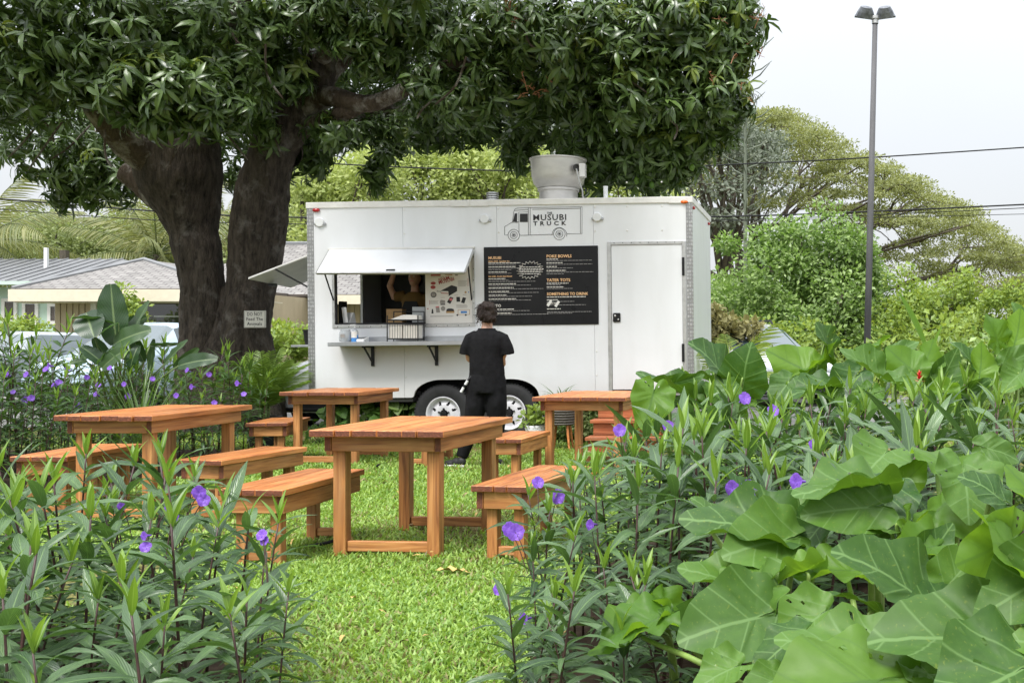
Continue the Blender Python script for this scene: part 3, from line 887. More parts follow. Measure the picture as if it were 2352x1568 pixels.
pflat('printed_truck_sign', [(.755, .165), (.885, .165), (.885, .20), (.755, .20)], M['print_blue'], .0014)
for u in (.68, .86): pflat('printed_wheel', pell(u, .135, .02, .015), M['ink'], .0014)
for k, (a, b, v) in enumerate([(.70, .89, .70), (.70, .89, .685), (.70, .88, .67), (.70, .88, .655), (.70, .89, .64), (.70, .88, .625), (.70, .86, .61),
                               (.10, .28, .37), (.10, .26, .355), (.10, .27, .34), (.10, .28, .325), (.66, .88, .30), (.66, .90, .285), (.66, .90, .27), (.66, .89, .255),
                               (.10, .60, .125), (.10, .58, .112), (.12, .40, .765), (.42, .58, .765), (.33, .42, .425), (.62, .70, .46), (.80, .88, .465)]):
    pflat('printed_text_line', [(a, v), (b, v), (b, v + .005), (a, v + .005)], M['print_grey'])
for u, v0, v1 in ((.91, .61, .74), (.085, .31, .385)): pflat('printed_bracket', [(u, v0), (u + .008, v0), (u + .008, v1), (u, v1)], M['print_red'])
pflat('printed_dot', pell(.86, .51, .022, .017), M['print_tan']); pflat('printed_dot', pell(.925, .51, .012, .010), M['print_blue']); pflat('printed_dot', pell(.05, .245, .014, .011), M['print_red'])
for txt, u, v, s_, m_, rz in (('SPAM', .29, .685, .058, M['print_red'], 14), ('MUSUBI', .29, .645, .058, M['print_red'], 14), ('Only 3 Ingredients', .70, .725, .021, M['ink'], 0), ('Rice', .245, .52, .028, M['print_grey'], 0), ('Furikake', .12, .385, .024, M['ink'], 0)):
    if txt.startswith('Only') or txt == 'Furikake': continue
    o = inst('lettering', text_mesh(txt, s_, .0008, space=1.0), po, pp(u, v, .0026), (R(90), R(-rz), 0)); o.data.materials.append(m_)

# hatch flap
hz = on_face(760, 574)[1]
FX0, FX1 = fx(760), fx(1090)
od, oz = -.62, None
A = TI @ at(727, 625, 12.66); B_ = TI @ at(1066, 624, 12.62)
fl = MB()
h0, h1 = Vector((FX0, -.016, hz)), Vector((FX1, -.016, on_face(1090, 571)[1]))
nn = (B_ - h0).cross(h1 - h0).normalized() * -.028
if nn.z > 0: nn = -nn
fl.prism([h0, h1, B_, A], nn)
flap = fl.build('hatch_flap', M['sheet'], tr, bevel=.004)
e = MB()
for p, q in ((A, B_), (h0, A), (h1, B_)):
    e.tube([p + nn * .5, q + nn * .5], .017, 4)
e.build('flap_edging', M['alu'], flap)
mid = (A + B_) / 2 + (h0 - A) * .06
MB().tube([mid + Vector((-.05, -.004, .004)), mid + Vector((.05, -.004, .004))], .012, 6).build('flap_latch', M['black_metal'], flap)
MB().box((FX0 - .02, -.02, hz - .005), (FX1 + .02, -.0015, hz + .02)).build('flap_hinge', M['white_trim'], flap, bevel=.003)
for a, b in ((h0, A), (h1, B_)):
    w = a.lerp(b, .62) + nn
    MB().tube([w, Vector((a.x + (.04 if a is h0 else -.03), .0, a.z - .62))], .009, 6).build('gas_strut', M['black_metal'], flap)
# flap over the rear hatch
q0, q1 = Vector((-.016, LY0, hz)), Vector((-.016, LY1, hz))
r0, r1 = TI @ at(570, 637, 13.35), TI @ at(668, 657, 14.75)
n2 = Vector((0, 0, -.025))
lf = MB().prism([q0, q1, r1, r0], n2).build('rear_flap', M['white_trim'], tr, bevel=.004)
MB().tube([q0.lerp(r0, .6) + n2, Vector((-.005, LY0 + .03, hz - .5))], .01, 6).build('gas_strut', M['black_metal'], lf)
MB().box(tuple((r0.lerp(r1, .45)) + Vector((.02, -.05, -.06))), tuple((r0.lerp(r1, .45)) + Vector((.09, .05, -.026)))).build('flap_latch', M['black_metal'], lf)

# counter under the hatch
cz = on_face(900, 789, -.33)[1]
CX0, CX1 = on_face(752, 789, -.33)[0], on_face(1100, 789, -.33)[0]
ct = MB().box((CX0, -.33, cz - .025), (CX1, -.002, cz + .025)).build('counter_shelf', M['grey_metal'], tr, bevel=.004)
MB().box((CX0 + .03, -.024, cz + .0255), (CX1, -.003, cz + .085)).build('shelf_upstand', M['grey_metal'], ct, bevel=.002)
for px in (853, 1000):
    x = on_face(px, 800, -.05)[0]
    b = MB().box((x - .018, -.024, cz - .27), (x + .018, -.002, cz - .026)).box((x - .016, -.29, cz - .046), (x + .016, -.0245, cz - .026))
    b.tube([(x, -.25, cz - .05), (x, -.03, cz - .22)], .012, 6)
    b.build('bracket', M['black_metal'], ct)
# small shelf at the rear end
MB().box((-.30, .15, cz - .03), (-.002, 1.3, cz)).build('rear_shelf', M['grey_metal'], tr, bevel=.004)

# door
dr = MB().box((DX0 + .012, -.004, DZ0 + .015), (DX1 - .012, .03, DZ1 - .012)).build('door', M['sheet'], tr, bevel=.004)
df = MB()
df.box((DX0 - .035, -.014, DZ0), (DX0 + .010, .04, DZ1 + .03)).box((DX1 - .010, -.014, DZ0), (DX1 + .035, .04, DZ1 + .03)).box((DX0 + .0105, -.0135, DZ1 - .010), (DX1 - .0105, .04, DZ1 + .0295))
dfo = df.build('door_frame', M['alu'], tr, bevel=.003)
s2 = MB()
for k in range(8): s2.ellipsoid((DX0 + .05 + k * .105, -.0145, DZ1 + .015), (.006, .003, .006), 8, 4)
s2.build('screws', M['black_metal'], dfo)
hx, hzz = on_face(1417, 729)
dh = MB().box((hx - .045, -.022, hzz - .055), (hx + .045, -.0045, hzz + .055)).build('door_latch', M['black'], dr, bevel=.012, seg=2)
MB().ellipsoid((hx - .018, -.024, hzz + .02), (.013, .006, .013), 12, 6).ellipsoid((hx + .02, -.024, hzz - .025), (.011, .006, .011), 12, 6).build('lock_cylinder', M['alu'], dr)
for py in (612, 810):
    x, z = on_face(1569, py)
    MB().box((x - .012, -.028, z - .11), (x + .018, -.0145, z + .11)).build('hinge', M['black'], dr, bevel=.003)
MB().box((DX0 - .03, -.02, DZ0 - .025), (DX1 + .03, .02, DZ0 - .002)).build('door_sill', M['black'], tr)

# menu board
BX0, BX1, BZ0, BZ1 = fx(1114), fx(1376), fz(746, 1245), fz(566, 1245)
mbd = MB().box((BX0, -.012, BZ0), (BX1, -.0015, BZ1)).build('menu_board', M['menu_black'], tr, bevel=.002)
MW, MH = BX1 - BX0, BZ1 - BZ0
def mtext(txt, u, v, s_, m_, bold=.0012, sx=1.0):
    o = inst('lettering', text_mesh(txt, s_, bold, sx=sx), mbd, (BX0 + u * MW, -.0135, BZ0 + v * MH), (R(90), 0, 0)); o.data.materials.append(m_)
def mline(u0, u1, v, h=.008, m_='menu_grey'):
    # a line of print too small to read: a row of word-length strokes
    mb = MB(); u = u0; rr = random.Random(int(v * 9999) + int(u0 * 77))
    while u < u1:
        w = rr.uniform(.012, .034); e_ = min(u1, u + w)
        mb.box((BX0 + u * MW, -.0137, BZ0 + v * MH), (BX0 + e_ * MW, -.0125, BZ0 + v * MH + h)); u = e_ + .005
    mb.build('small_print', M[m_], mbd)
mtext('MUSUBI', .04, .845, .046, M['menu_orange'], .001); mtext('POKE BOWLS', .55, .855, .050, M['menu_orange'], .001)
mtext('TATER TOTS', .55, .55, .050, M['menu_orange'], .001); mtext('SOMETHING TO DRINK', .55, .375, .047, M['menu_orange'], .001); mtext('BENTO', .04, .235, .046, M['menu_white'], .001)
mtext('SMALL KINE - Appetizer Size', .04, .81, .0215, M['menu_orange'], .0006); mtext('BIG KINE - Double Sized Musubi', .04, .618, .0215, M['menu_orange'], .0006)
for u0, ls in ((.04, [(.79, .28, 1), (.772, .24, 0), (.742, .24, 1), (.724, .29, 0), (.706, .20, 0), (.676, .16, 1), (.66, .2, 0), (.59, .15, 1), (.572, .18, 0), (.555, .41, 0), (.523, .24, 1), (.507, .37, 0), (.475, .22, 1), (.46, .48, 0), (.427, .18, 1), (.412, .44, 0), (.38, .16, 1), (.365, .38, 0), (.332, .24, 1), (.317, .37, 0), (.20, .22, 1), (.182, .36, 0), (.15, .20, 1), (.135, .52, 0)]),
                (.55, [(.83, .10, 1), (.813, .40, 0), (.783, .14, 1), (.765, .40, 0), (.735, .09, 1), (.718, .23, 0), (.685, .17, 1), (.665, .41, 0), (.643, .15, 0), (.522, .19, 1), (.503, .12, 0), (.475, .15, 1), (.457, .23, 0), (.348, .34, 1), (.312, .10, 1), (.292, .24, 0), (.268, .10, 1), (.248, .34, 0), (.197, .12, 1), (.16, .39, 0), (.143, .22, 0)])):
    for v, w, bold in ls: mline(u0, u0 + w, v, .0095 if bold else .006, 'menu_white' if bold else 'menu_grey')
# starburst outline
cx_, cz_ = BX0 + .405 * MW, BZ0 + .70 * MH
nb = 20; sp_ = []
for k in range(nb * 2):
    a = math.pi * k / nb; r_ = 1.0 if k % 2 == 0 else .76
    sp_.append(Vector((cx_ + .165 * r_ * math.cos(a), -.0135, cz_ + .108 * r_ * math.sin(a) + .01 * math.cos(a))))
MB().tube(sp_ + [sp_[0]], .0046, 4).build('starburst', M['menu_white'], mbd)
for k, (w, v) in enumerate(((.18, .735), (.19, .712), (.185, .692), (.175, .672), (.15, .648))):
    mline(.405 - w / 2, .405 + w / 2, v, .008, 'menu_white')
for u, v in ((.572, .275), (.64, .265)):
    T = Matrix.Translation((BX0 + u * MW, -.0145, BZ0 + v * MH)) @ Matrix.Rotation(R(35), 4, 'Y')
    MB().box((-.016, -.001, -.04), (.016, .0015, .04), 0, T).build('paper_tape', M['poster'], mbd)

# logo: outline drawing of a delivery truck with its lettering
lg = empty('logo', (0, 0, 0)); lg.parent = tr
def lp(px, py): x, z = on_face(px, py); return Vector((x, -.0016, z))
def lline(pts, r_=.0035, nm='logo_line'): MB().tube([lp(*p) for p in pts], r_, 4).build(nm, M['ink'], lg)
# crop coordinates (source 1400,430; 3.92 px per source px) -> 2352 px frame
def lc(x, y): return ((1400 + x / 3.92) / 1.27168, (430 + y / 3.92) / 1.27168)
for pts in ([(380, 860), (395, 740), (410, 705), (440, 697), (1178, 682), (1176, 990), (1005, 990)], [(845, 998), (470, 1010), (455, 985)], [(330, 1005), (290, 1005), (290, 910), (370, 862), (450, 855)],
            [(455, 990), (452, 745), (560, 742)], [(562, 690), (562, 1003)], [(583, 690), (583, 1005)], [(400, 725), (560, 715)], [(605, 712), (1160, 700)], [(1160, 690), (1158, 990)], [(380, 858), (440, 862)]):
    lline([lc(*p) for p in pts], .0028)
for cx2, cy2 in ((395, 1007), (917, 993)):
    for r2 in (66, 40, 20):
        lline([lc(cx2 + r2 * math.cos(2 * math.pi * k / 28), cy2 + r2 * math.sin(2 * math.pi * k / 28)) for k in range(29)], .0028)
    MB().prism([lp(*lc(cx2 + 11 * math.cos(2 * math.pi * k / 12), cy2 + 11 * math.sin(2 * math.pi * k / 12))) for k in range(12)], (0, -.001, 0)).build('logo_hub', M['ink'], lg)
lline([lc(917 + 85 * math.cos(R(a)), 1005 + 85 * math.sin(R(a))) for a in range(180, 375, 12)], .0028)
MB().prism([lp(*lc(*p)) for p in ((465, 762), (555, 760), (555, 858), (465, 858))], (0, -.001, 0)).build('logo_window', M['ink'], lg)
MB().prism([lp(*lc(*p)) for p in ((405, 760), (435, 757), (432, 852), (385, 852))], (0, -.001, 0)).build('logo_window', M['ink'], lg)
for txt, x, y, w_, hgt, bold in (('THE', 776, 765, 58, 23, .0012), ('MUSUBI', 618, 838, 378, 68, .0016), ('TRUCK', 618, 897, 378, 48, .0020)):
    a, b = lp(*lc(x, y)), lp(*lc(x + w_, y)); hh = (lp(*lc(x, y - hgt)) - a).length
    me = text_mesh(txt, hh * 1.38, bold, extrude=.0005, space=1.75 if txt == 'TRUCK' else 1.12)
    xs = [v.co.x for v in me.vertices]; k = (b - a).length / (max(xs) - min(xs)); x0_ = min(xs)
    for v in me.vertices: v.co.x = (v.co.x - x0_) * k
    o = inst('lettering', me, lg, a + Vector((0, -.0012, 0)), (R(90), 0, 0)); me.materials.append(M['ink'])

# roof fittings
def roof_pt(px, py, y): return on_face(px, py, y)
fy = .95
fxc = on_face(1283, 440, fy)[0]; zt = ZT + .002
sc2 = 2500 / (13.2 + fy)
def rr_(p): return p / sc2
ztop = on_face(1283, 367, fy)[1]
fan = empty('exhaust_fan', (0, 0, 0)); fan.parent = tr
T = Matrix.Translation((fxc, fy, 0))
zb_ = zt; zn = on_face(1283, 437, fy)[1]
o = MB().lathe([(rr_(44), zb_), (rr_(43), zn - .02), (rr_(47), zn - .018), (rr_(47), zn + .012), (rr_(40), zn + .014)], 40, T).build('fan_base', M['steel'], fan); smooth_by_angle(o)
hh = ztop - zn
o = MB().lathe([(rr_(40), zn + .0145), (rr_(47), zn + .018), (rr_(56), zn + hh * .2), (rr_(60), zn + hh * .42), (rr_(62), ztop - .02), (rr_(65), ztop - .012), (rr_(65), ztop + .003), (rr_(61), ztop), (rr_(57), zn + hh * .4), (rr_(40), zn + hh * .15)], 48, T).build('fan_bowl', M['steel'], fan); smooth_by_angle(o)
hx2, hz2 = on_face(1325, 385, fy - rr_(50))
T2 = Matrix.Translation((hx2 - .01, fy - rr_(46), hz2)) @ Matrix.Rotation(R(35), 4, 'Z') @ Matrix.Rotation(R(90), 4, 'X')
MB().lathe([(.0001, .006), (.036, .006), (.036, .02), (.05, .02), (.05, 0)], 20, T2).build('cable_port', M['dark_in'], fan)
bx, bz = on_face(1338, 392, fy - .25)
MB().box((bx - .035, fy - .30, bz - .085), (bx + .04, fy - .20, bz + .085)).build('switch_box', M['white_trim'], fan, bevel=.006)
MB().tube(catmull([(hx2, fy - .32, hz2 - .02), (bx - .03, fy - .30, bz - .16), (bx, fy - .27, bz - .26), (bx + .02, fy - .25, bz - .36), (bx + .22, fy - .22, zt + .04), (bx + .27, fy - .2, zt)], 5), .011, 6).build('cable', M['alu'], fan)
vx, vz = on_face(1131, 437, .7)
v = MB()
for k in range(4): v.lathe([(.0001, vz - .03 - k * .028), (.075, vz - .03 - k * .028), (.078, vz - .045 - k * .028), (.0001, vz - .045 - k * .028)], 20, Matrix.Translation((vx, .7, 0)))
v.lathe([(.05, zt), (.05, vz - .1)], 16, Matrix.Translation((vx, .7, 0)))
v.build('roof_vent', M['alu'], tr)
px_, pz_ = on_face(1391, 428, .5)
o = MB().lathe([(.028, zt), (.028, pz_ - .02), (.031, pz_ - .02), (.031, pz_), (.0001, pz_)], 18, Matrix.Translation((px_, .5, 0))).build('vent_pipe', M['white_plastic'], tr); smooth_by_angle(o)

# chassis and wheel box
MB().box((.05, .36, Z0 - .17), (TL - .1, .44, Z0 - .051)).box((.05, yb - .33, Z0 - .17), (TL - .1, yb - .25, Z0 - .051)).build('chassis_rail', M['black_metal'], tr)
MB().box((AX0 - .02, .32, Z0 - .05), (AX1 + .02, .34, AZ + .02)).box((AX0 - .02, .031, AZ + .0005), (AX1 + .02, .3195, AZ + .02)).build('wheel_box', M['black'], tr)
MB().tube([(TL - .2, .5, Z0 - .1), (TL + 1.1, yb / 2, .42)], .04, 6).tube([(TL - .2, yb - .5, Z0 - .1), (TL + 1.1, yb / 2, .42)], .04, 6).tube([(TL + 1.0, yb / 2, .75), (TL + 1.0, yb / 2, .02)], .03, 8).build('tow_hitch', M['black_metal'], tr)


def wheel(px, py):
    x, z = on_face(px, py)
    r = .356
    w = empty('wheel', (x, .15, z)); w.parent = tr
    T = Matrix.Rotation(R(90), 4, 'X')                # lathe axis along -y, outer side towards the camera
    t = MB()
    prof = [(.200, .095), (.235, .112), (.30, .118), (.335, .108), (r, .085), (r + .002, .0), (r, -.085), (.335, -.108), (.30, -.118), (.235, -.112), (.2, -.095)]
    t.lathe(prof, 56, T)
    for k in range(56):                                # tread blocks on the shoulders
        for sgn in (1, -1):
            Mx = T @ Matrix.Rotation(2 * math.pi * (k + (.5 if sgn < 0 else 0)) / 56, 4, 'Z')
            t.box((r - .012, -.012, sgn * .05 - .04), (r + .006, .012, sgn * .05 + .048), 0, Mx)
    o = t.build('tyre', M['rubber'], w); smooth_by_angle(o, 35)
    rim = MB()
    rim.lathe([(.205, .10), (.212, .112), (.205, .118), (.192, .11), (.178, .07), (.170, .052)], 56, T)
    # dished disc with eight windows
    n = 96; rings = [(.170, .052), (.162, .058), (.150, .064), (.128, .074), (.110, .080), (.085, .083), (.05, .078)]
    b0 = len(rim.v)
    for k in range(n):
        a = 2 * math.pi * k / n
        for rr2, zz in rings: rim.v.append(tuple(T @ Vector((rr2 * math.cos(a), rr2 * math.sin(a), zz))))
    nr = len(rings)
    for k in range(n):
        ph = (k % 12)
        for j in range(nr - 1):
            if j in (2, 3) and (4 <= ph <= 6 if j == 2 else 4 <= ph <= 7): continue
            if j == 1 and ph in (5,): continue
            k2 = (k + 1) % n
            rim.f.append((b0 + k * nr + j, b0 + k2 * nr + j, b0 + k2 * nr + j + 1, b0 + k * nr + j + 1)); rim.mi.append(0)
    o = rim.build('rim', M['rim'], w); smooth_by_angle(o, 35)
    MB().lathe([(.0001, .03), (.175, .03), (.175, -.06)], 32, T).build('brake_drum', M['black'], w)
    hb = MB().lathe([(.0001, .118), (.030, .118), (.036, .108), (.038, .076)], 24, T)
    for k in range(5):
        a = 2 * math.pi * k / 5 + .3
        hb.lathe([(.0001, .103), (.010, .103), (.012, .08)], 8, T @ Matrix.Translation((.062 * math.cos(a), .062 * math.sin(a), 0)))
    hb.build('hub', M['black_metal'], w)


wheel(1015, 951); wheel(1166, 948)

# inside the trailer, seen through the hatch
ins = MB().box((.06, 1.75, 1.05 + .3), (2.6, yb - .05, 1.08 + .3)).box((.06, 1.75, Z0), (2.6, 1.78, 1.05 + .3)).build('back_counter', M['grey_metal'], tr)
MB().box((.75, 1.88, fz(655, 850) + .12), (2.0, yb - .04, fz(655, 850) + .15)).build('wall_shelf', M['black'], tr)
MB().box((.05, .04, WZ0 - .04), (2.3, .5, WZ0 - .005)).build('inner_counter', M['grey_metal'], tr)


def tworld(x, y, z): return TM @ Vector((x, y, z))
# ------------------------------------------------------------------ tables and benches
def furniture(name, label, cat, group, cx, y0, W, L, H, yaw, widths, ap=.12, leg=.075, seed=1):
    rr = random.Random(seed)
    t = empty(name, (cx, y0, 0), (0, 0, R(-yaw)), label, cat, group)
    T = .038 if H > .6 else .036
    wsum = sum(widths); x = -W / 2; n = len(widths)
    for w in widths:
        pw = w / wsum * W - .005
        off = rr.uniform(-.011, .011); dz = rr.uniform(-.0015, .0015)
        mb = MB().box((-pw / 2, -L / 2, 0), (pw / 2, L / 2, T), 0, None, ('y', 1))
        o = mb.build('plank', [M['wood'], M['endgrain']], t, bevel=.0035)
        o.location = (x + pw / 2, L / 2 + off, H - T + dz); o.rotation_euler = (rr.uniform(-.001, .001), rr.uniform(-.004, .004), rr.uniform(-.002, .002))
        x += w / wsum * W
    sx, sy = W / 2 - .05, .075                     # apron set back under the top
    if H < .6: sx, sy = W / 2 - .02, .035
    ath = .04; za, zb = H - T - ap, H - T - .002
    for s in (-1, 1):                              # side aprons run the full length and show end grain
        mb = MB().box((-ath / 2, -(L - 2 * sy) / 2, -ap / 2), (ath / 2, (L - 2 * sy) / 2, ap / 2 - .002), 0, None, ('y', 1))
        o = mb.build('side_apron', [M['wood_frame'], M['endgrain']], t, bevel=.003)
        o.location = (s * (sx - ath / 2), L / 2, (za + zb) / 2)
    for yy in (sy + ath / 2 + .003, L - sy - ath / 2 - .003):
        ln = 2 * (sx - ath) - .004
        mb = MB().box((-ap / 2 + .001, -ln / 2, -ath / 2), (ap / 2 - .001, ln / 2, ath / 2))
        o = mb.build('end_apron', M['wood_frame'], t, bevel=.003)
        o.location = (0, yy, (za + zb) / 2); o.rotation_euler = (0, R(90), R(90))
    lx = sx - ath - leg / 2 - .002; ly = sy + ath + leg / 2 + .005
    if H > .6: lx += .012
    for s in (-1, 1):
        for yy in (ly, L - ly):
            ln = zb - (za + .0) + za - .0
            mb = MB().box((-leg / 2, 0, -leg / 2), (leg / 2, zb - .003, leg / 2), 0, None, ('y', 1))
            o = mb.build('leg', [M['wood_frame'], M['endgrain']], t, bevel=.003)
            o.location = (s * lx, yy, 0); o.rotation_euler = (R(90), 0, 0)
            o.rotation_euler = (R(90), 0, rr.choice([0, R(90), R(180), R(270)]))
    for yy in (ly, L - ly):
        ln = 2 * lx - leg - .004; hh = .06 if H > .6 else .05
        mb = MB().box((-hh / 2, -ln / 2, -.019), (hh / 2, ln / 2, .019))
        o = mb.build('stretcher', M['wood_frame'], t, bevel=.003)
        o.location = (0, yy, .03 + hh / 2); o.rotation_euler = (0, R(90), R(90))
    return t


GT, GB = 'wooden picnic tables on the lawn', 'wooden benches on the lawn'
furniture('picnic_table', 'large stained wooden table in the middle of the lawn, nearest to the camera', 'table', GT, -2.33, 6.23, .80, 1.20, .75, 4.6, [19, 12, 19, 19, 11, 20], .09, .074, 1)
furniture('picnic_table', 'stained wooden table beside the flower bed at the left edge', 'table', GT, -4.67, 7.46, .70, 1.32, .75, 1.7, [14, 14, 19, 19, 14, 19], .088, .07, 2)
furniture('picnic_table', 'stained wooden table standing in front of the white trailer\'s counter', 'table', GT, -4.67, 10.95, .82, 1.05, .75, 2.0, [17, 19, 19, 14, 13, 19], .088, .068, 3)
furniture('picnic_table', 'stained wooden table below the trailer door, partly behind leafy plants', 'table', GT, -1.87, 9.96, .88, 1.3, .75, 5, [16, 19, 20, 19, 14, 19], .09, .07, 4)
furniture('bench', 'wooden bench to the right of the nearest table, tucked against purple flowers', 'bench', GB, -1.61, 6.17, .35, 1.05, .44, 8.6, [17, 10, 17], .10, .062, 5)
furniture('bench', 'wooden bench to the left of the nearest table, half covered by leaves', 'bench', GB, -2.95, 6.02, .385, 1.0, .44, 4, [17, 10, 20], .10, .062, 6)
furniture('bench', 'wooden bench to the right of the table at the left edge', 'bench', GB, -4.05, 7.54, .37, 1.0, .44, 9, [16, 10, 16], .10, .062, 7)
furniture('bench', 'wooden bench behind the table at the left edge, beside the flower bed', 'bench', GB, -5.30, 7.75, .40, 1.0, .44, -3, [16, 12, 16], .10, .062, 8)
furniture('bench', 'small wooden bench to the left of the table in front of the counter', 'bench', GB, -5.20, 10.95, .40, .85, .44, -9, [16, 17], .10, .06, 9)
furniture('bench', 'wooden bench to the right of the table in front of the counter, mostly hidden', 'bench', GB, -3.70, 10.85, .36, .9, .44, 3, [16, 10, 16], .10, .06, 10)
furniture('bench', 'wooden bench beside the standing person, to the left of the table below the door', 'bench', GB, -2.38, 9.15, .37, .85, .44, 4, [15, 9, 15], .10, .06, 12)

# ------------------------------------------------------------------ steps to the trailer door
def steps():
    c = tworld((DX0 + DX1) / 2 - .02, -.5, 0)
    c.x -= .12
    s = empty('wooden_steps', (c.x, c.y, 0), (0, 0, R(-2)), 'reddish brown wooden steps leading up to the trailer door', 'steps')
    for k in range(3):
        z = .17 + k * .175; y = -.42 + k * .27
        for j in range(2):
            o = MB().box((-.07, -.42, -.019), (.07, .42, .019), 0, None, ('y', 1)).build('tread', [M['redwood'], M['endgrain']], s, bevel=.004)
            o.location = (0, y + j * .145, z); o.rotation_euler = (0, 0, R(90))
        o = MB().box((-.065, -.39, -.016), (.065, .39, .016)).build('riser', M['redwood'], s, bevel=.003)
        o.location = (0, y - .03 + .02, z - .09); o.rotation_euler = (R(0), R(90), R(90))
    for sx in (-.40, .364):
        pts = [(sx, -.40, 0), (sx, -.40, .145), (sx, -.13, .145), (sx, -.13, .32), (sx, .14, .32), (sx, .14, .495), (sx, .40, .495), (sx, .40, 0)]
        MB().prism(pts, (.036, 0, 0)).build('stringer', M['redwood'], s)


steps()

# ------------------------------------------------------------------ small things on the counter
def top_pt(px, py, dy): x, z = on_face(px, py, dy); return tworld(x, dy, cz + .0255)
# glass tip jar
p = top_pt(793, 784, -.20)
j = empty('jar', p, (0, 0, 0), 'clear tip jar at the outer end of the grey counter', 'jar')
o = MB().lathe([(.0001, .002), (.062, .002), (.07, .02), (.07, .11), (.058, .135), (.058, .15), (.053, .15), (.053, .133), (.064, .108), (.064, .02), (.0001, .008)], 24).build('glass', M['clear'], j); smooth_by_angle(o)
MB().box((-.04, -.03, .012), (.035, .03, .05), 0, Matrix.Rotation(.3, 4, 'Z')).box((-.03, -.02, .05), (.04, .025, .062), 0, Matrix.Rotation(-.4, 4, 'Z')).build('banknotes', M['paper'], j)
MB().box((-.03, -.072, .055), (.02, -.0705, .095)).build('tag', M['print_grey'], j)
# hand sanitiser
p = top_pt(815, 784, -.20)
s = empty('sanitizer_bottle', p, (0, 0, 0), 'pump bottle of blue hand sanitizer on the counter', 'bottle')
o = MB().lathe([(.0001, 0), (.038, 0), (.041, .01), (.041, .085)], 24).build('gel', M['sanit'], s); smooth_by_angle(o)
o = MB().lathe([(.041, .0855), (.041, .12), (.03, .145), (.014, .155), (.014, .17), (.0001, .17)], 24).build('bottle_top', M['clear'], s); smooth_by_angle(o)
MB().lathe([(.007, .1705), (.007, .20), (.016, .20), (.016, .212), (.0001, .212)], 12).tube([(0, 0, .206), (-.045, -.01, .203), (-.05, -.012, .196)], .006, 6).build('pump', M['white_plastic'], s)
MB().lathe([(.0415, .05), (.0415, .125)], 12, Matrix.Rotation(R(215), 4, 'Z'), arc=R(110)).build('bottle_label', M['poster'], s)
# card reader
p = top_pt(833, 786, -.22)
c = empty('card_reader', p, (0, 0, R(-14)), 'small white card reader lying on the counter', 'card reader')
MB().prism([(-.05, -.055, 0), (-.05, .055, 0), (-.05, .055, .06), (-.05, -.055, .03)], (.1, 0, 0)).build('casing', M['white_plastic'], c, bevel=.008, seg=2)
MB().prism([(-.038, -.04, .0355), (.038, -.04, .0355), (.038, .042, .0582), (-.038, .042, .0582)], (0, 0, .0012)).build('screen', M['glass'], c)
# two-tier wire rack
xw0, _ = on_face(897, 784, -.17); xw1, _ = on_face(967, 784, -.17)
p = tworld((xw0 + xw1) / 2, -.17, cz + .0255); w2 = (xw1 - xw0) / 2
k_ = empty('wire_rack', p, (0, 0, R(-2)), 'black two-tier wire rack holding white paper boats on the counter', 'rack')
zt2 = .36
fr = MB()
for sx in (-w2, w2):
    for sy in (-.1, .1): fr.tube([(sx, sy, 0), (sx, sy, zt2 - (.05 if sy < 0 else 0))], .007, 6)
for z in (.03, .21, .255): 
    fr.tube([(-w2, -.1, z), (w2, -.1, z), (w2, .1, z), (-w2, .1, z), (-w2, -.1, z)], .006, 6)
fr.tube([(-w2, .1, zt2), (w2, .1, zt2)], .006, 6)
fr.build('rack_frame', M['black_metal'], k_)
for k in range(11):
    x = -w2 + (k + 1) * 2 * w2 / 12
    MB().tube([(x, -.1, .03), (x, -.1, .21)], .0028, 5).build('wire', M['black_metal'], k_)
MB().box((-w2 + .012, -.085, .036), (-.012, .085, .20)).box((.0, -.085, .036), (w2 - .012, .085, .195)).build('paper_stack', M['paper'], k_, bevel=.004)
MB().prism([(-w2 + .02, -.08, .258), (w2 - .012, -.08, .258), (w2 - .02, -.08, .315), (0, -.08, .318), (-w2 + .08, -.08, .28)], (0, .16, 0)).build('paper_boats', M['poster'], k_, bevel=.004)

# things inside on the back counter and behind the window
def inside(px, py, y): x, z = on_face(px, py, y); return x, y, z
ci = WZ0 - .0045
def box_thing(name, label, cat, x, y, z, sx, sy, sz, m, rz=0, bev=.006):
    o = MB().box((-sx / 2, -sy / 2, 0), (sx / 2, sy / 2, sz)).build(name, m, None, bevel=bev, seg=2)
    o.location = tworld(x, y, z); o.rotation_euler = (0, 0, R(-2 + rz)); tag(o, label, cat); return o
x = on_face(804, 740, .25)[0]
pt = empty('tablet_stand', tworld(x, .25, ci), (0, 0, R(-20)), 'white register screen on a wedge stand inside the hatch', 'register')
MB().prism([(-.05, -.08, 0), (-.05, .06, 0), (-.05, .03, .16), (-.05, -.01, .16)], (.1, 0, 0)).build('stand', M['white_plastic'], pt, bevel=.006)
MB().box((-.012, -.1, .05), (.06, -.085, .24), 0, Matrix.Rotation(R(10), 4, 'X')).build('screen', M['white_plastic'], pt, bevel=.006)
MB().box((-.13, -.06, .0), (-.085, .05, .30)).build('back_panel', M['black'], pt, bevel=.006)
for px, nm, lb, m_, r_, h_ in ((855, 'container', 'dim pale tub on the counter inside the trailer, next to the bottle', 'white_plastic', .055, .09), (868, 'container', 'dim pale tub inside the trailer beside the brown box', 'white_plastic', .05, .085), (840, 'bottle', 'brown sauce bottle inside the trailer by the tubs', 'print_tan', .03, .16)):
    x = on_face(px, 735, 1.0)[0]
    o = MB().lathe([(.0001, 0), (r_ * .9, 0), (r_, h_ * .9), (r_ * 1.06, h_ * .92), (r_ * 1.06, h_), (.0001, h_)], 20).build(nm, M[m_], None); smooth_by_angle(o)
    o.location = tworld(x, 1.9, 1.3805); tag(o, lb, 'tub' if nm == 'container' else 'bottle')
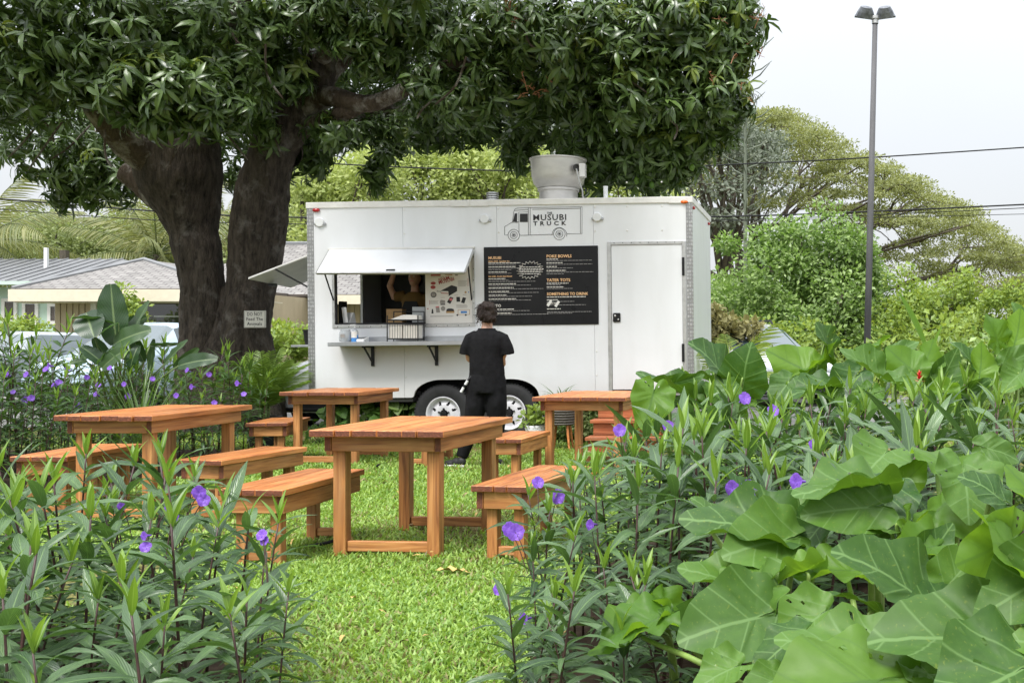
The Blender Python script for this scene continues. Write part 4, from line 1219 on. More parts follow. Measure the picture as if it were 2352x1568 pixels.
box_thing('cardboard_box', 'brown cardboard box standing inside the hatch', 'box', on_face(910, 735, .35)[0], .35, ci, .2, .14, .2, M['print_tan'])
box_thing('appliance', 'pale steel appliance inside the hatch beside the poster', 'appliance', on_face(968, 735, .3)[0], .3, ci, .16, .2, .22, M['grey_metal'])
box_thing('basket', 'dark box on the shelf inside the trailer', 'basket', 1.15, 1.98, fz(655, 850) + .151, .45, .16, .22, M['black'])
box_thing('carton', 'brown carton on the shelf inside the trailer', 'carton', 1.6, 1.98, fz(655, 850) + .151, .3, .16, .2, M['print_tan'])
pb = empty('plant_pot', tworld(-.17, .45, cz + .0005), (0, 0, 0), 'black flower pot on the small shelf at the trailer\'s rear end', 'pot')
o = MB().lathe([(.0001, 0), (.085, 0), (.11, .17), (.118, .17), (.118, .19), (.1, .19), (.09, .03), (.0001, .03)], 24).build('pot', M['black'], pb); smooth_by_angle(o)
MB().lathe([(.0001, .17), (.103, .172)], 20).build('soil', M['dark_in'], pb)

# ------------------------------------------------------------------ sign on the mango tree (placed on the bark later)
def tree_sign(p, rz):
    s = empty('tree_sign', p, (0, 0, rz), 'small white board nailed to the mango trunk, reading DO NOT Feed The Animals', 'sign')
    MB().box((-.155, -.012, -.115), (.155, .008, .115)).build('board', M['sign_wood'], s, bevel=.003)
    MB().box((-.148, -.0145, -.108), (.148, -.0125, -.104)).box((-.148, -.0145, .104), (.148, -.0125, .108)).box((-.148, -.0145, -.1035), (-.144, -.0125, .1035)).box((.144, -.0145, -.1035), (.148, -.0125, .1035)).build('border', M['print_grey'], s)
    for txt, z, sz, wd in (('DO NOT', .047, .066, .215), ('Feed The', -.018, .062, .235), ('Animals', -.082, .062, .215)):
        tm = text_mesh(txt, sz, .0005, 'CENTER', space=1.04); ww = max(v.co.x for v in tm.vertices) - min(v.co.x for v in tm.vertices)
        for v in tm.vertices: v.co.x *= wd / ww
        o = inst('lettering', tm, s, (0, -.0135, z), (R(90), 0, 0)); o.data.materials.append(M['ink'])
    MB().ellipsoid((0, -.013, .1), (.005, .004, .005), 8, 4).ellipsoid((0, -.013, -.098), (.005, .004, .005), 8, 4).build('nail', M['black_metal'], s)


# ------------------------------------------------------------------ people
def ring(mb, secs, n=20):
    """closed loft of horizontal ellipses: (x, y, z, rx, ry)"""
    b = len(mb.v)
    for x, y, z, rx, ry in secs:
        for k in range(n):
            a = 2 * math.pi * k / n
            mb.v.append((x + rx * math.cos(a), y + ry * math.sin(a), z))
    for i in range(len(secs) - 1):
        for k in range(n):
            q, r_ = b + i * n + k, b + i * n + (k + 1) % n
            mb.f.append((q, r_, r_ + n, q + n)); mb.mi.append(0)
    mb.f.append(tuple(b + k for k in reversed(range(n)))); mb.mi.append(0)
    e_ = b + (len(secs) - 1) * n
    mb.f.append(tuple(e_ + k for k in range(n))); mb.mi.append(0)


def hand(mb, wrist, d, side, curl=.5):
    """palm, four fingers and a thumb"""
    d = Vector(d).normalized(); s = Vector(side).normalized(); n = d.cross(s).normalized()
    w = Vector(wrist)
    mb.tube([w, w + d * .04, w + d * .085], [.022, .036, .034], 10, squash=.55)
    for k, (off, ln) in enumerate(((-.027, .062), (-.009, .072), (.009, .068), (.026, .052))):
        p0 = w + d * .075 + s * off
        p1 = p0 + (d * math.cos(curl * .6) + n * math.sin(curl * .6)) * ln * .5
        p2 = p1 + (d * math.cos(curl * 1.7) + n * math.sin(curl * 1.7)) * ln * .5
        mb.tube([p0 - d * .02, p0, p1, p2], [.010, .010, .009, .0075], 8)
    t0 = w + d * .03 - s * .028
    mb.tube([t0, t0 + d * .03 - s * .025, t0 + d * .062 - s * .03 + n * .012], [.012, .011, .008], 8)


def wrinkle(sc, amp):
    def f(co, nrm):
        a = noise.noise(Vector((co.x * sc, co.y * sc, co.z * sc * .55))) + .5 * noise.noise(Vector((co.x * sc * 2.3, co.y * sc * 2.3, co.z * sc * 1.5)))
        return nrm * a * amp
    return f


def customer():
    g = Vector((-2.985, 10.94, 0))
    pr = empty('person', g, (0, 0, R(3)), 'person in black t-shirt and black trousers standing at the trailer with their back turned', 'person')
    # skin: one surface for legs, trunk, arms, neck and head
    b = MB()
    ring(b, [(0, 0, .80, .15, .10), (0, 0, .95, .155, .11), (0, 0, 1.1, .14, .10), (0, 0, 1.25, .15, .09), (0, .0, 1.33, .11, .07), (0, .005, 1.385, .065, .06)])
    b.tube([(0, .005, 1.34), (0, .018, 1.42), (0, .03, 1.5)], [.062, .055, .055], 14)
    b.ellipsoid((0, .035, 1.535), (.075, .095, .108), 20, 14)
    b.ellipsoid((0, .075, 1.475), (.055, .06, .055), 14, 10)                  # jaw
    b.ellipsoid((0, .135, 1.52), (.014, .02, .024), 8, 6)                     # nose
    for s in (-1, 1):
        b.ellipsoid((s * .077, .03, 1.525), (.012, .022, .034), 10, 8)         # ears
        b.tube([(s * .13, 0, 1.30), (s * .185, -.003, 1.20), (s * (.135 if s > 0 else .18), .05, 1.09), (s * .12, .18, 1.03), (s * .085, .30, 1.08)], [.045, .042, .042, .036, .026], 12)
        b.tube([(s * .085, .01, .86), (s * (.09 if s > 0 else .13), .02, .48), (s * (.06 if s > 0 else .24), .0 if s > 0 else -.02, .09)], [.088, .058, .038], 14)
        hand(b, (s * .085, .30, 1.08), (-s * .45, .75, .3), (0, -.3, .9), .9)
    fuse('body', b, .011, M['skin'], pr, 4)
    for s in (-1, 1):
        e_ = MB().ellipsoid((s * .03, .122, 1.545), (.012, .008, .009), 10, 6).build('eye', M['sole'], pr, smooth=True)
    MB().tube([(-.028, .128, 1.488), (0, .134, 1.486), (.028, .128, 1.488)], .004, 6).build('mouth', M['print_pink'], pr)
    # t-shirt
    t = MB()
    ring(t, [(0, 0, .757, .186, .130), (0, 0, .80, .186, .13), (.0, 0, .95, .176, .125), (-.005, 0, 1.1, .168, .12), (0, 0, 1.22, .178, .118), (0, 0, 1.29, .172, .11), (0, 0, 1.335, .15, .095), (0, 0, 1.365, .11, .082), (0, .005, 1.39, .082, .072)], 28)
    for s in (-1, 1):
        t.tube([(s * .10, 0, 1.33), (s * .165, -.003, 1.295), (s * .20, -.004, 1.2), (s * .212, .005, 1.13)], [.05, .056, .060, .062], 16)
    sh = fuse('t_shirt', t, .010, M['shirt'], pr, 5, disp=wrinkle(9, .007))
    MB().lathe([(.083, 1.375), (.088, 1.385), (.084, 1.392), (.076, 1.388)], 28, Matrix.Translation((0, .006, 0)) @ Matrix.Diagonal((1, .9, 1, 1))).build('collar', M['shirt'], sh, smooth=True)
    # trousers
    q = MB()
    ring(q, [(0, 0, .95, .165, .115), (0, 0, .88, .185, .125), (0, 0, .80, .195, .13), (0, 0, .74, .19, .125)], 28)
    q.tube([(.092, 0, .80), (.098, .0, .62), (.095, .01, .45), (.075, .0, .25), (.065, -.005, .10)], [.105, .103, .088, .075, .062], 18)
    q.tube([(-.092, 0, .80), (-.105, .0, .62), (-.135, .01, .45), (-.20, -.01, .25), (-.245, -.02, .10)], [.105, .103, .088, .072, .058], 18)
    fuse('trousers', q, .011, M['trousers'], pr, 5, disp=wrinkle(8, .009))
    # hair: one mass with loose strands
    h = MB()
    h.ellipsoid((0, .02, 1.565), (.098, .112, .098), 20, 14); h.ellipsoid((.012, -.03, 1.525), (.092, .075, .082), 16, 12); h.ellipsoid((.025, -.035, 1.60), (.08, .065, .062), 14, 10)
    h.ellipsoid((.035, -.045, 1.49), (.07, .055, .05), 14, 10); h.ellipsoid((.05, -.02, 1.55), (.06, .07, .07), 14, 10)
    hr = fuse('hair', h, .010, M['hair'], pr, 3, disp=wrinkle(30, .010))
    rr = random.Random(3); st = MB()
    for k in range(260):
        a, zz = rr.uniform(0, 2 * math.pi), rr.uniform(1.45, 1.63)
        p = Vector((.08 * math.cos(a), .0 + .09 * math.sin(a), zz)); dd = Vector((math.cos(a) * .5, math.sin(a) * .5, rr.uniform(-.9, .6))) * rr.uniform(.03, .075)
        st.tube([p, p + dd * .5 + Vector((rr.uniform(-.01, .01), 0, .006)), p + dd + Vector((rr.uniform(-.015, .015), 0, -.012))], [.0028, .0022, .0006], 4)
    st.build('loose_hair', M['hair'], hr)
    MB().tube([(-.085, .03, 1.535), (-.088, .09, 1.54), (-.07, .14, 1.54), (.07, .14, 1.54), (.085, .09, 1.54), (.083, .03, 1.535)], .003, 6).build('glasses', M['black'], pr)
    for s, fx_, fy_, rz in ((-1, -.26, -.02, 62), (1, .07, -.01, -12)):
        T = Matrix.Translation((fx_, fy_, 0)) @ Matrix.Rotation(R(rz), 4, 'Z')
        m_ = MB()
        m_.ellipsoid((0, .03, .05), (.043, .075, .045), 14, 10, 0); m_.ellipsoid((0, .11, .036), (.045, .085, .034), 14, 10, 0); m_.ellipsoid((0, -.02, .06), (.04, .05, .055), 12, 8, 0)
        for i in range(len(m_.v)): m_.v[i] = tuple(T @ Vector(m_.v[i]))
        shoe = fuse('shoe', m_, .008, M['shoe'], pr, 4)
        so = MB(); pts = []
        for k in range(20):
            a = 2 * math.pi * k / 20; pts.append(T @ Vector((.046 * math.cos(a), .062 + .132 * math.sin(a), .004)))
        so.prism(pts, (0, 0, .022)); so.build('sole', M['sole'], shoe, bevel=.004)


customer()
# rod carried at the hip
a, b = at(1077, 869, 10.85), at(1059, 900, 10.85)
rod = empty('rod', b, (0, 0, 0), 'short white rod with a black band at the person\'s hip', 'rod')
rv = a - b
MB().tube([(0, 0, 0), rv * .36], .0135, 10).tube([rv * .55, rv * .85], .0135, 10).build('white_section', M['white_plastic'], rod, smooth=False)
MB().tube([rv * .361, rv * .549], .0155, 10).tube([rv * .851, rv * 1.2 + Vector((.01, .02, 0))], .012, 10).build('black_band', M['black'], rod)


def worker():
    x, z = on_face(952, 690, .75)
    p = tworld(x, .75, Z0)
    pr = empty('person', p, (0, 0, R(-8)), 'dimly seen worker in a mustard shirt and dark apron inside the hatch', 'person')
    fz_ = on_face(957, 640, .75)[1] - Z0          # height of the face above the trailer floor
    k = fz_ / 1.52
    b = MB()
    b.tube([(0, 0, 1.30 * k), (0, -.01, 1.42 * k)], [.055, .052], 12); b.ellipsoid((0, -.02, 1.53 * k), (.075, .092, .11), 18, 12); b.ellipsoid((0, -.06, 1.47 * k), (.05, .05, .05), 12, 8); b.ellipsoid((0, -.115, 1.52 * k), (.014, .018, .022), 8, 6)
    ring(b, [(0, 0, .05, .12, .1), (0, 0, .8 * k, .16, .11), (0, 0, 1.05 * k, .15, .1), (0, 0, 1.25 * k, .17, .1), (0, 0, 1.34 * k, .1, .07)])
    b.tube([(-.17, 0, 1.3 * k), (-.27, -.04, 1.28 * k), (-.30, -.1, 1.42 * k), (-.22, -.12, 1.62 * k)], [.055, .05, .04, .03], 12)
    b.tube([(.17, 0, 1.3 * k), (.23, -.02, 1.1 * k), (.2, -.15, .98 * k)], [.055, .046, .032], 12)
    hand(b, (-.22, -.12, 1.62 * k), (.3, -.1, 1), (1, 0, -.3), .6); hand(b, (.2, -.15, .98 * k), (-.3, -1, 0), (0, .2, 1), .6)
    for s in (-1, 1): b.ellipsoid((s * .076, -.015, 1.52 * k), (.012, .02, .032), 8, 6)
    fuse('body', b, .012, M['skin'], pr, 4)
    t = MB()
    ring(t, [(0, 0, .75 * k, .18, .13), (0, 0, 1.05 * k, .17, .12), (0, 0, 1.26 * k, .185, .115), (0, 0, 1.345 * k, .1, .08)], 24)
    t.tube([(-.14, 0, 1.3 * k), (-.27, -.04, 1.28 * k)], [.07, .066], 14); t.tube([(.14, 0, 1.3 * k), (.225, -.015, 1.14 * k)], [.07, .064], 14)
    fuse('shirt', t, .012, plain('mustard_shirt', (.16, .09, .02), .85), pr, 4, disp=wrinkle(9, .006))
    MB().prism([(-.12, -.135, .5 * k), (.12, -.135, .5 * k), (.12, -.135, 1.12 * k), (.08, -.135, 1.22 * k), (-.08, -.135, 1.22 * k), (-.12, -.135, 1.12 * k)], (0, .01, 0)).build('apron', M['black'], pr)
    h = MB().ellipsoid((0, .01, 1.57 * k), (.085, .095, .085), 16, 12).ellipsoid((0, .07, 1.5 * k), (.06, .05, .08), 12, 8)
    fuse('hair', h, .012, M['hair'], pr, 3, disp=wrinkle(30, .007))
    for s in (-1, 1): MB().ellipsoid((s * .03, -.105, 1.545 * k), (.011, .007, .008), 8, 6).build('eye', M['sole'], pr)
    MB().tube([(-.025, -.108, 1.485 * k), (0, -.113, 1.482 * k), (.025, -.108, 1.485 * k)], .004, 6).build('mouth', M['print_pink'], pr)


worker()


# ------------------------------------------------------------------ cars
def car(label, loc, rz, paint, suv=True, rack=False):
    c = empty('parked_car', loc, (0, 0, R(rz)), label, 'car', 'cars parked behind the lawn')
    hg = 1.62 if suv else 1.45
    L = 4.5; hw = .92
    # stations from the nose (y = 0) to the tail: y, belt height, top height, half width at the top, cabin
    st = [(.0, .62, .64, .70), (.12, .74, .78, .76), (.5, .88, .93, .80), (1.15, .98, 1.03, .82), (1.95, 1.02, hg - .06, .66), (2.3, 1.02, hg, .64), (3.6, 1.02, hg - .02, .63), (4.25, 1.0, 1.12 if not suv else 1.25, .70), (4.42, .9, .98, .76), (L, .6, .66, .78)]
    body, win = MB(), MB()
    rows = []
    for i, (y, bz, tz, tw) in enumerate(st):
        w = hw * (.86 if i in (0, len(st) - 1) else .95 if i in (1, len(st) - 2) else 1)
        half = [(w * .93, .24), (w, .42), (w, .62 if bz > .7 else bz * .9), (w * .97, bz), (tw + .03, tz - .06 if tz - bz > .2 else tz - .015), (tw * .85, tz), (0, tz + .015)]
        rows.append([Vector((-x, y, z)) for x, z in half[:-1]] + [Vector((0, y, half[-1][1]))] + [Vector((x, y, z)) for x, z in reversed(half[:-1])])
    for i in range(len(rows) - 1):
        for k in range(len(rows[0]) - 1):
            q = [rows[i][k], rows[i][k + 1], rows[i + 1][k + 1], rows[i + 1][k]]
            cabin = 4 <= i <= 5
            if cabin and k in (3, 8) : win.add(q, [(0, 1, 2, 3)]); continue
            if i == 3 and k in (4, 5, 6, 7): win.add(q, [(0, 1, 2, 3)]); continue
            if i == 6 and k in (4, 5, 6, 7): win.add(q, [(0, 1, 2, 3)]); continue
            body.add(q, [(0, 1, 2, 3)])
    body.add(rows[0], [tuple(range(len(rows[0])))]); body.add(rows[-1], [tuple(reversed(range(len(rows[-1]))))])
    o = body.build('body', paint, c, smooth=True); bm = bmesh.new(); bm.from_mesh(o.data); bmesh.ops.remove_doubles(bm, verts=bm.verts, dist=.0005); bmesh.ops.recalc_face_normals(bm, faces=bm.faces); bm.to_mesh(o.data); bm.free(); smooth_by_angle(o, 50)
    o = win.build('window', M['windscreen'], c)
    MB().box((-.55, -.02, .30), (.55, .06, .52)).build('grille', M['black'], c, bevel=.01)
    MB().box((-.84, -.05, .26), (.84, .05, .31)).build('bumper_lip', M['black'], c, bevel=.015)
    for s in (-1, 1):
        MB().ellipsoid((s * .66, .10, .70), (.17, .12, .075), 14, 8).build('headlight', M['clear'], c, smooth=True)
        m_ = MB().ellipsoid((s * 1.02, 1.62, 1.06), (.11, .06, .075), 14, 8).build('mirror', paint, c, smooth=True)
        MB().box((s * .96 - .05, 1.63, .99), (s * .96 + .05, 1.67, 1.03)).build('mirror_arm', M['black'], m_)
        for y in (.9, 3.55):
            w = empty('wheel', (s * .86, y, .33)); w.parent = c
            T = Matrix.Rotation(R(90), 4, 'Y')
            o = MB().lathe([(.2, .1), (.3, .11), (.33, .07), (.33, -.07), (.3, -.11), (.2, -.1)], 28, T).build('tyre', M['rubber'], w); smooth_by_angle(o)
            MB().lathe([(.0001, s * .07), (.1, s * .085), (.2, s * .06)], 20, T).build('rim', M['alu'], w)
        if rack:
            MB().tube([(s * .6, 2.2, hg - .01), (s * .6, 2.3, hg + .075), (s * .6, 3.6, hg + .07), (s * .6, 3.75, hg - .03)], .022, 8).build('roof_rail', M['black'], c)
    return c


car('pale blue car with a broad windscreen behind the flower bed, below the beige house', (-12.75, 19.2, .004), -8, M['car_blue'])
car('white car behind the potted palm, beside the rear end of the trailer', (-6.45, 15.5, .004), -6, M['car_white'], suv=False)
car('white car with a roof rail beyond the taro leaves by the lamp pole', (.35, 20.8, .004), 30, M['car_white'], rack=True)
car('silver car nose cut off by the left edge of the picture', (-16.0, 19.6, .004), -14, plain('silver_car_paint', (.30, .33, .36), .3, var=.03, coat=.5), suv=False)


# ------------------------------------------------------------------ lamp pole
def lamp_pole():
    Y = 18.0
    b = at(1992, 784, Y); t = at(2010, 52, Y)
    p = empty('lamp_pole', (b.x + .02, Y, 0), (0, 0, 0), 'tall thin grey pole with two floodlights on top', 'lamp pole')
    base = Vector((b.x - .03 - p.location.x, 0, 0)); top = Vector((t.x - p.location.x, 0, t.z))
    MB().tube([base, base.lerp(top, .5), top], [.062, .052, .043], 20).build('pole', plain('weathered_pole', (.10, .10, .105), .75, var=.3, scale=4, stretch=(1, 1, .2)), p, smooth=True)
    MB().lathe([(.05, -.02), (.056, -.02), (.056, .05), (.075, .055), (.075, .1), (.0001, .1)], 18, Matrix.Translation(top)).build('collar', M['alu'], p)
    for s, tilt in ((-1, 8), (1, -8)):
        T = Matrix.Translation(top + Vector((s * .16, -.02, .15))) @ Matrix.Rotation(R(tilt), 4, 'Y') @ Matrix.Rotation(R(35), 4, 'X')
        h = MB()
        h.lathe([(.0001, .12), (.07, .10), (.10, .02), (.12, -.06), (.0001, -.062)], 12, T @ Matrix.Diagonal((1.35, .85, 1, 1)))
        h.box((-.17, -.03, -.09), (.17, .03, -.06), 0, T); h.tube([T @ Vector((-s * .1, 0, 0)), top + Vector((s * .03, 0, .09))], .02, 8)
        h.build('floodlight', plain('flood_grey', (.16, .17, .19), .4, metal=.4, var=.4, scale=12), p)


lamp_pole()


# ------------------------------------------------------------------ overhead wires
def wire(label, pts, Y, r=.012):
    q = catmull([at(x, y, Y) for x, y in pts], 6)
    o = MB().tube(q, r, 5).build('power_line', M['black'], None)
    tag(o, label, 'cable', 'overhead wires')


wire('highest overhead wire, crossing behind the mango crown and the lamp pole', [(-200, 292), (30, 315), (400, 347), (760, 376), (1150, 392), (1400, 392), (1620, 381), (2000, 362), (2600, 322)], 34, .022)
wire('thick overhead wire above the house roofs, passing behind the mango trunk', [(-200, 440), (0, 457), (340, 484), (500, 494), (708, 500), (1100, 506), (1640, 498), (2000, 486), (2600, 458)], 34, .026)
wire('thin overhead wire just under the thick one above the roofs', [(-200, 466), (0, 481), (340, 505), (640, 514), (1100, 516), (1640, 506), (2000, 494), (2600, 466)], 34, .014)
wire('thin lower wire over the round bush beside the lamp pole', [(1300, 512), (1640, 509), (2000, 500), (2600, 486)], 34, .010)


# ------------------------------------------------------------------ houses
def roof_poly(name, pts, parent, mats, th=.07):
    """sloping roof face with shingle rows along its eave; pts start with the eave edge"""
    P = [Vector(p) for p in pts]
    e_ = (P[1] - P[0]).normalized(); n = e_.cross(P[2] - P[0]).normalized(); u = n.cross(e_)
    me = bpy.data.meshes.new(name)
    k = len(P)
    vs = P + [p - n * th if n.z > 0 else p + n * th for p in P]
    fs = [tuple(range(k)), tuple(reversed(range(k, 2 * k)))] + [(i, i + k, (i + 1) % k + k, (i + 1) % k) for i in range(k)]
    me.from_pydata([tuple(v) for v in vs], [], fs)
    uvl = me.uv_layers.new(name='UVMap')
    for l_ in me.loops:
        v = vs[l_.vertex_index] - P[0]; uvl.data[l_.index].uv = (v.dot(e_), abs(v.dot(u)))
    return link_mesh(name, me, mats, parent)


def beige_house():
    h = empty('beige_house', (-16.5, 30, 0), (0, 0, 0), 'beige board-sided house with grey shingle roof behind the mango trunk', 'house')
    I = Matrix.Translation((16.5, -30, 0))
    def W(x, y, z): return I @ Vector((x, y, z))
    # front wing under a hip, main wing behind
    MB().box(tuple(W(-19.2, 28.7, 0)), tuple(W(-13.6, 31.6, 2.5))).build('front_wing_wall', M['beige'], h)
    MB().box(tuple(W(-18.6, 31.65, 0)), tuple(W(-8.8, 38.0, 2.62))).build('main_wing_wall', M['beige'], h)
    ez = 2.62
    a, b, ap = W(-19.85, 28, ez), W(-13.2, 28, ez), W(-18.15, 30.9, 3.58)
    r2 = W(-14.6, 30.9, 3.58)
    b = W(-14.1, 28, ez)
    roof_poly('front_roof', [a, b, ap], h, M['shingle'])
    c = W(-19.85, 34, ez)
    roof_poly('hip_roof', [c, a, ap, W(-18.15, 34, 3.58)], h, M['shingle'])
    roof_poly('hip_roof', [b, W(-14.1, 34, ez), W(-18.15, 34, 3.58), ap], h, M['shingle'])
    roof_poly('main_roof', [W(-18.6, 30.95, 2.60), W(-8.3, 30.95, 2.60), W(-8.3, 35.4, 4.42), W(-16.2, 35.4, 4.42)], h, M['shingle'])
    roof_poly('main_roof', [W(-8.3, 39.8, 2.6), W(-18.6, 39.8, 2.6), W(-16.2, 35.401, 4.42), W(-8.3, 35.401, 4.42)], h, M['shingle'])
    roof_poly('hip_roof', [W(-18.6, 39.8, 2.6), W(-18.6, 30.95, 2.6), W(-16.2, 35.4, 4.42)], h, M['shingle'])
    MB().box(tuple(W(-19.87, 27.95, ez - .33)), tuple(W(-13.18, 28.0, ez - .02))).box(tuple(W(-19.92, 27.95, ez - .33)), tuple(W(-19.87, 34, ez - .02))).build('fascia', M['cream'], h)
    MB().box(tuple(W(-13.17, 30.9, 2.32)), tuple(W(-8.28, 30.94, 2.58))).build('fascia', M['cream'], h)
    MB().box(tuple(W(-19.8, 28.02, ez - .36)), tuple(W(-13.2, 28.68, ez - .334))).build('soffit', M['cream'], h)
    # ridge caps
    for q0_, q1_ in ((a, ap), (b, ap), (W(-16.2, 35.4, 4.44), W(-8.3, 35.4, 4.44))): MB().tube([q0_, q1_], .07, 6).build('ridge_cap', M['greyroof'], h)
    # boards with grooves between them
    bw = .162
    win = (-18.05, -15.75, .8, 2.24)
    bme = MB().box((0, 0, 0), (bw - .022, .03, 1)).mesh('board', bevel=.006); bme.materials.append(M['beige'])
    x = -19.2
    while x < -13.75:
        full = not (win[0] - bw < x < win[1])
        for z0, z1 in (((0.35, 2.49),) if full else ((.35, win[2] - .1),)):
            inst('board', bme, h, W(x, 28.668, z0), (0, 0, 0), (1, 1, z1 - z0))
        x += bw
    x = -13.1
    while x < -8.95:
        inst('board', bme, h, W(x, 31.618, .35), (0, 0, 0), (1, 1, 2.2)); x += bw
    for z in (.82, .70): MB().box(tuple(W(-15.6, 28.60, z - .05)), tuple(W(-13.6, 28.66, z))).build('rail', M['beige'], h, bevel=.01)
    wd = MB()
    wd.box(tuple(W(win[0], 28.62, win[2])), tuple(W(win[1], 28.69, win[3]))).build('window', M['glass'], h)
    wf_ = MB()
    for u0, u1, v0, v1 in ((win[0] - .16, win[0], win[2] - .1, win[3] + .05), (win[1], win[1] + .18, win[2] - .1, win[3] + .05)):
        wf_.box(tuple(W(u0, 28.58, v0)), tuple(W(u1, 28.665, v1)))
    wf_.box(tuple(W(win[0], 28.585, win[2] - .1)), tuple(W(win[1], 28.6615, win[2])))
    wf_.build('window_frame', M['white_trim'], h, bevel=.01)
    for z in (1.2, 1.55, 1.9): MB().box(tuple(W(win[0] + 1.5, 28.60, z)), tuple(W(win[1], 28.616, z + .04))).build('louvre', M['grey_metal'], h)
    return h


beige_house()


def mint_house():
    h = empty('mint_house', (-24, 34, 0), (0, 0, 0), 'mint green house with grey roof at the left edge of the picture', 'house')
    def W(x, y, z): return Vector((x + 24, y - 34, z))
    MB().box(tuple(W(-29, 34, 0)), tuple(W(-20.6, 40, 2.95))).build('wall', M['mint'], h)
    z0 = 3.0
    MB().prism([W(-29.6, 33.3, z0), W(-20.1, 33.3, z0), W(-20.1, 33.3, z0 + .12), W(-22.6, 36.8, 3.85), W(-29.6, 36.8, 3.85)][:0] or [W(-29.6, 33.3, z0), W(-20.0, 33.3, z0 - .0), W(-20.0, 33.3, z0 + .1), W(-29.6, 33.3, z0 + .1)], (0, .05, 0)).build('fascia', M['mint'], h)
    roof_poly('roof', [W(-29.6, 33.3, z0 + .1), W(-20.0, 33.3, z0 + .1), W(-22.4, 36.9, 4.05), W(-29.6, 36.9, 4.05)], h, M['greyroof'])
    roof_poly('roof', [W(-20.0, 33.3, z0 + .1), W(-20.0, 40.5, z0 + .1), W(-22.4, 36.9, 4.05)], h, M['greyroof'])
    ribs = MB()
    for k in range(20):
        x = -29.4 + k * .37; ribs.tube([W(x, 33.35, z0 + .13), W(x, 36.85, 4.07)], .02, 4)
    ribs.build('roof_ribs', M['greyroof'], h)
    MB().box(tuple(W(-24.0, 35.3, 3.6)), tuple(W(-23.9, 35.4, 4.3))).build('vent_pipe', M['white_plastic'], h)
    for px, w, zz in ((24, .28, (1.93, 2.5)), (72, .30, (1.72, 2.43)), (124, .14, (1.9, 2.35))):
        x = (px - CX) / FOC * 34
        f = MB()
        f.box(tuple(W(x - w / 2 - .1, 33.93, zz[0] - .1)), tuple(W(x - w / 2, 33.998, zz[1] + .1))).box(tuple(W(x + w / 2, 33.93, zz[0] - .1)), tuple(W(x + w / 2 + .1, 33.998, zz[1] + .1)))
        f.box(tuple(W(x - w / 2, 33.93, zz[1])), tuple(W(x + w / 2, 33.998, zz[1] + .1))).box(tuple(W(x - w / 2, 33.93, zz[0] - .1)), tuple(W(x + w / 2, 33.998, zz[0])))
        wo = MB().box(tuple(W(x - w / 2, 33.96, zz[0])), tuple(W(x + w / 2, 33.997, zz[1]))).build('window', M['glass'], h)
        f.build('window_frame', M['white_trim'], wo)
        bl = MB()
        for k in range(12):
            z = zz[1] - .04 - k * .06
            if z > zz[0] + .05: bl.box(tuple(W(x - w / 2 + .02, 33.945, z - .035)), tuple(W(x + w / 2 - .02, 33.955, z)))
        bl.build('blind', plain('brown_blind', (.13, .10, .08), .7), wo)


mint_house()
# ------------------------------------------------------------------ mango tree
def rough_tube(mb, pts, rad, n=40, sub=8, amp=.05, sc=2.2):
    q = catmull(pts, sub); r = lerp_list(rad, sub)
    b = len(mb.v); up = None
    for i, p in enumerate(q):
        t = (q[min(i + 1, len(q) - 1)] - q[max(i - 1, 0)]).normalized()
        up = (Vector((1, 0, 0)) if up is None else up); up = (up - t * up.dot(t)).normalized(); bn = t.cross(up)
        for k in range(n):
            a = 2 * math.pi * k / n
            d = up * math.cos(a) + bn * math.sin(a)
            w = p + d * r[i]
            f = noise.noise(Vector((w.x * sc, w.y * sc, w.z * sc * .35))) + .6 * abs(noise.noise(Vector((w.x * sc * 3, w.y * sc * 3, w.z * sc * .8)))) + .25 * noise.noise(w * sc * 4)
            mb.v.append(tuple(p + d * (r[i] + amp * f * min(1, r[i] / .25))))
    for i in range(len(q) - 1):
        for k in range(n):
            c, d = b + i * n + k, b + i * n + (k + 1) % n
            mb.f.append((c, d, d + n, c + n)); mb.mi.append(0)
    mb.f.append(tuple(b + (len(q) - 1) * n + k for k in range(n))); mb.mi.append(0)


TY = 15.4
tree = empty('mango_tree', at(515, 990, TY), (0, 0, 0), 'big dark mango tree with forked trunk spreading over the trailer', 'tree')
tree.location.z = 0
TO = Vector(tree.location)
def ta(px, py, Y=TY): return at(px, py, Y) - TO
g0 = -.05
mb = MB()
s0 = ta(478, 960); s0.z = g0
rough_tube(mb, [s0, ta(482, 880), ta(475, 760), ta(464, 640), ta(447, 535), ta(420, 425), ta(402, 340), ta(385, 230), ta(360, 110), ta(330, -60)], [.58, .43, .34, .29, .285, .53, .58, .42, .30, .2], 64, 14, .06, 2.6)
mb.build('trunk', M['mango_bark'], tree, smooth=True)
mb = MB()
s0 = ta(560, 960, TY - .1); s0.z = g0
rough_tube(mb, [s0, ta(566, 880, TY - .1), ta(568, 760, TY - .1), ta(577, 640, TY), ta(590, 531), ta(600, 450), ta(618, 375), ta(655, 300), ta(705, 228), ta(738, 150), ta(762, 60), ta(790, -60)], [.56, .43, .31, .31, .33, .33, .31, .30, .27, .23, .19, .15], 64, 14, .06, 2.6)
mb.build('trunk', M['mango_bark'], tree, smooth=True)
mb = MB()                                               # buttress between the stems
s0 = ta(520, 960, TY - .05); s0.z = g0
rough_tube(mb, [s0, ta(520, 860, TY - .1), ta(520, 760, TY - .02), ta(518, 660, TY + .02)], [.60, .42, .26, .1], 36, 8, .05)
s0 = ta(625, 985, TY - .5); s0.z = g0
rough_tube(mb, [s0, ta(598, 930, TY - .35), ta(575, 860, TY - .2)], [.16, .26, .2], 24, 6, .04)
mb.build('root_flare', M['mango_bark'], tree, smooth=True)
